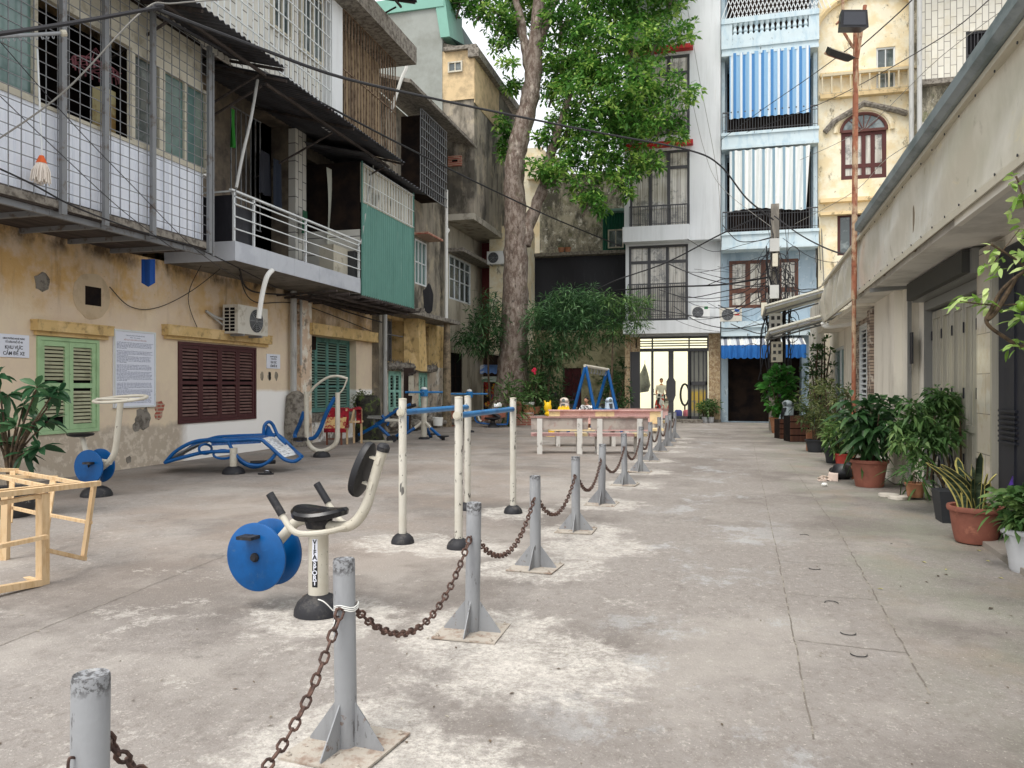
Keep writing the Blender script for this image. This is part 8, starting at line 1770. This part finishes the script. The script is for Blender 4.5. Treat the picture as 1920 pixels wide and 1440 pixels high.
def head(par, c, ry, hairlen=0):
    c = Vector(c); q = MB()
    def hf(u, v):
        a = 2 * math.pi * u; b = math.pi * v; x = math.sin(a) * math.sin(b); y = math.cos(a) * math.sin(b); z = math.cos(b)
        k = 1 - .22 * max(0, -z) * (1 if True else 1); jaw = 1 - .28 * max(0, -z - .2)
        return c + Vector((x * .075 * jaw, y * .095 * (jaw if y < 0 else 1), z * .115))
    q.grid(hf, 24, 16); q.build('head', m_skin, par, local=True, smooth=True)
    q = MB(); q.prism([c + Vector(v) for v in ((-.012, .088, -.02), (.012, .088, -.02), (0, .112, -.025), (0, .09, .02))], (0, .002, 0)); q.build('nose', m_skin, par, local=True)
    for s in (-1, 1):
        q = MB(); blob2(q, c + Vector((s * .028, .084, .008)), .012, .008, .007); q.build('eye', m_inkblack, par, local=True)
        q = MB(); blob2(q, c + Vector((s * .078, -.005, -.005)), .01, .018, .028); q.build('ear', m_skin, par, local=True)
    q = MB(); blob2(q, c + Vector((0, .086, -.052)), .022, .006, .006); q.build('mouth', M('lips', (160, 90, 84)) if 'lips' not in MATS else MATS['lips'], par, local=True)
    q = MB(); q.grid(lambda u, v: c + Vector((0, -.012, .012)) + Vector((math.sin(2 * math.pi * u) * .085 * math.sin(v * 1.75), math.cos(2 * math.pi * u) * .1 * math.sin(v * 1.75) * (.92 if math.cos(2 * math.pi * u) > 0 else 1), .12 * math.cos(v * (1.35 + .5 * (1 - math.cos(2 * math.pi * u)) / 2 + hairlen)))), 24, 8); q.build('hair', m_hair, par, local=True, smooth=True)
def blob2(q, c, rx, ry, rz, n=10): q.grid(lambda u, v: c + Vector((rx * math.cos(2 * math.pi * u) * math.sin(math.pi * v), ry * math.sin(2 * math.pi * u) * math.sin(math.pi * v), rz * math.cos(math.pi * v))), n, 6)
# squatting on a low stool, facing the yard, between the scooters
c = foot(1102, 28.2); t = thing('person', 'person in a black and white patterned shirt sitting low between the two scooters', 'person', c, YAW + R(150))
J = [(0, 0, .42), (0, .02, .60), (0, .06, .78), (0, .08, .87), (-.18, .07, .80), (.18, .07, .80), (-.26, .20, .62), (.26, .20, .62), (-.16, .38, .60), (.16, .38, .60), (-.11, .05, .42), (.11, .05, .42), (-.17, .42, .52), (.17, .42, .52), (-.15, .36, .07), (.15, .36, .07), (-.15, .50, .03), (.15, .50, .03), (0, .1, .93)]
E = [(0, 1), (1, 2), (2, 3), (2, 4), (2, 5), (4, 6), (5, 7), (6, 8), (7, 9), (0, 10), (0, 11), (10, 12), (11, 13), (12, 14), (13, 15), (14, 16), (15, 17), (3, 18)]
Rr = [.14, .13, .14, .055, .065, .065, .045, .045, .028, .028, .10, .10, .065, .065, .045, .045, .035, .035, .05]
hand(J, E, Rr, 8, (.3, .9, -.2), (1, 0, 0), (0, 0, 1)); hand(J, E, Rr, 9, (-.3, .9, -.2), (-1, 0, 0), (0, 0, 1))
skinned('body', J, E, Rr, m_skin, t)
J2 = [(0, 0, .45), (0, .02, .60), (0, .06, .78), (0, .078, .85), (-.18, .07, .80), (.18, .07, .80), (-.26, .20, .63), (.26, .20, .63)]; skinned('shirt', J2, [(0, 1), (1, 2), (2, 3), (2, 4), (2, 5), (4, 6), (5, 7)], [.16, .15, .16, .08, .085, .085, .062, .062], m_shirt, t)
J3 = [(0, 0, .42), (-.11, .05, .42), (.11, .05, .42), (-.17, .42, .52), (.17, .42, .52), (-.15, .37, .18), (.15, .37, .18)]; skinned('trousers', J3, [(0, 1), (0, 2), (1, 3), (2, 4), (3, 5), (4, 6)], [.15, .12, .12, .08, .08, .065, .065], m_navy, t)
head(t, (0, .13, 1.04), 0)
q = MB(); q.lathe((0, 0, 0), [(.17, 0), (.15, .28), (.16, .29), (0, .29)], 16); st_ = q.build('low_stool', M('brown_stool', (120, 84, 60)), None, local=True); st_.location = c; solo(st_, 'low round brown stool under the seated person', 'stool')
# person standing inside lit room
c = foot(1240, 36.6, .12); t = thing('person', 'person standing indoors behind the red and white scooter, seen through the lit door', 'person', c, YAW + R(175))
J = [(0, 0, .95), (0, .0, 1.15), (0, .0, 1.40), (0, .01, 1.50), (-.19, 0, 1.42), (.19, 0, 1.42), (-.24, .03, 1.14), (.24, .03, 1.14), (-.23, .16, .93), (.23, .16, .93), (-.1, 0, .9), (.1, 0, .9), (-.11, .03, .5), (.11, .03, .5), (-.11, 0, .08), (.11, 0, .08), (-.12, .13, .03), (.12, .13, .03), (0, .02, 1.56)]
hand_J = list(J); Rr = [.13, .12, .14, .05, .065, .065, .045, .045, .028, .028, .09, .09, .06, .06, .042, .042, .033, .033, .048]; E2_ = list(E[:18])
hand(J, E2_, Rr, 8, (0, .6, -.8), (1, 0, 0), (0, 1, 0)); hand(J, E2_, Rr, 9, (0, .6, -.8), (-1, 0, 0), (0, 1, 0))
skinned('body', J, E2_, Rr, m_skin, t)
skinned('shirt', [(0, 0, .98), (0, 0, 1.15), (0, 0, 1.40), (0, .01, 1.47), (-.19, 0, 1.42), (.19, 0, 1.42), (-.235, .02, 1.2), (.235, .02, 1.2)], [(0, 1), (1, 2), (2, 3), (2, 4), (2, 5), (4, 6), (5, 7)], [.15, .14, .16, .075, .085, .085, .065, .065], M('plain_white_shirt', (222, 220, 214)), t)
skinned('trousers', [(0, 0, .95), (-.1, 0, .9), (.1, 0, .9), (-.11, .03, .5), (.11, .03, .5), (-.11, 0, .14), (.11, 0, .14)], [(0, 1), (0, 2), (1, 3), (2, 4), (3, 5), (4, 6)], [.14, .11, .11, .075, .075, .06, .06], m_navy, t)
head(t, (0, .04, 1.68), 0)
# things in the lit room
t = thing('hanging_bag', 'grey cloth cover hanging like a tall triangle inside the lit doorway', 'cloth cover', at(1208, 735, 36)); q = MB(); d = 36
def Q(px, py, dd=0): return at(px, py, d + dd)
q.tube([Q(1209, 682), Q(1208, 700), Q(1206, 722), Q(1208, 735)], [.01, .18, .34, .2], 12); q.build('cover', M('grey_cover', (128, 132, 128), [W(c=(96, 100, 98), s=3, lo=.45, hi=.6)]), t, smooth=True); q = MB(); q.tube([Q(1209, 682), Q(1209, 676)], .012, 5); q.build('hook', m_steel, t)
t = thing('floor_fan', 'dark oval guitar-like stand inside the lit doorway on the right', 'stand', foot(1284, 36, .12)); q = MB(); q.tube([Q(1284 + 8 * math.cos(a), 740 + 20 * math.sin(a)) for a in [2 * math.pi * i / 20 for i in range(20)]], .05, 6, closed=True); q.build('ring', m_black, t, smooth=True); q = MB(); q.tube([Q(1284, 760), foot(1284, 36, .12)], .04, 6); q.build('stand', m_black, t)
for i, (px, py, mm, nm) in enumerate(((1272, 770, M('blue_box', (90, 100, 190)), 'blue and white box on the floor inside the lit doorway'), (1288, 768, M('pink_box', (224, 130, 150)), 'pink box on the floor inside the lit doorway'), (1197, 766, M('green_ball_col', (140, 190, 110)), 'pale green tub inside the lit doorway on the left'))):
    c = foot(px, 35.6, .12); q = MB(); q.lathe(c, [(.14, 0), (.18, .06), (.18, .26), (.12, .34), (0, .34)], 10); solo(q.build('storage_tub', mm, smooth=40), nm, 'tub')
# bicycle behind the right plants
A0 = foot(1778, 9.9); t = thing('bicycle', 'black bicycle half hidden behind the large spreading shrub', 'bicycle', A0)
u = FR.a; 
for s, nm in ((-.45, 0), (.55, 1)):
    c = A0 + u * s + UP * .33; q = MB(); q.tube([c + u * .3 * math.cos(a) + UP * .3 * math.sin(a) for a in [2 * math.pi * i / 28 for i in range(28)]], .02, 6, closed=True); wl = q.build('wheel', m_rubber, t, smooth=True); q = MB()
    for k_ in range(10): a = math.pi * k_ / 5; q.tube([c, c + u * .29 * math.cos(a) + UP * .29 * math.sin(a)], .002, 3)
    q.build('spokes', m_steel, wl)
q = MB(); B0 = A0 + u * .02 + UP * .3
for a, b in ((B0, A0 - u * .12 + UP * .78), (B0, A0 + u * .42 + UP * .72), (A0 - u * .08 + UP * .68, A0 + u * .40 + UP * .78), (A0 + u * .55 + UP * .33, A0 + u * .38 + UP * .95), (A0 - u * .45 + UP * .33, B0), (A0 - u * .45 + UP * .33, A0 - u * .1 + UP * .7)): q.tube([a, b], .016, 7)
q.build('frame', m_black, t, smooth=True)
q = MB(); q.tube(cm([A0 + u * .3 + FR.n * .28 + UP * .95, A0 + u * .42 + FR.n * .1 + UP * .99, A0 + u * .42 - FR.n * .1 + UP * .99, A0 + u * .3 - FR.n * .28 + UP * .95], 4), .013, 7); q.build('handlebar', m_steel, t, smooth=True)
q = MB(); sc_ = A0 - u * .14 + UP * .84; q.grid(lambda a, b: sc_ + u * (.15 * math.cos(math.pi * b)) + FR.n * (.035 + .05 * b) * math.cos(2 * math.pi * a) * math.sin(math.pi * b) * 1.3 + UP * .035 * math.sin(2 * math.pi * a) * math.sin(math.pi * b), 14, 10); q.build('saddle', m_black, t, smooth=True)
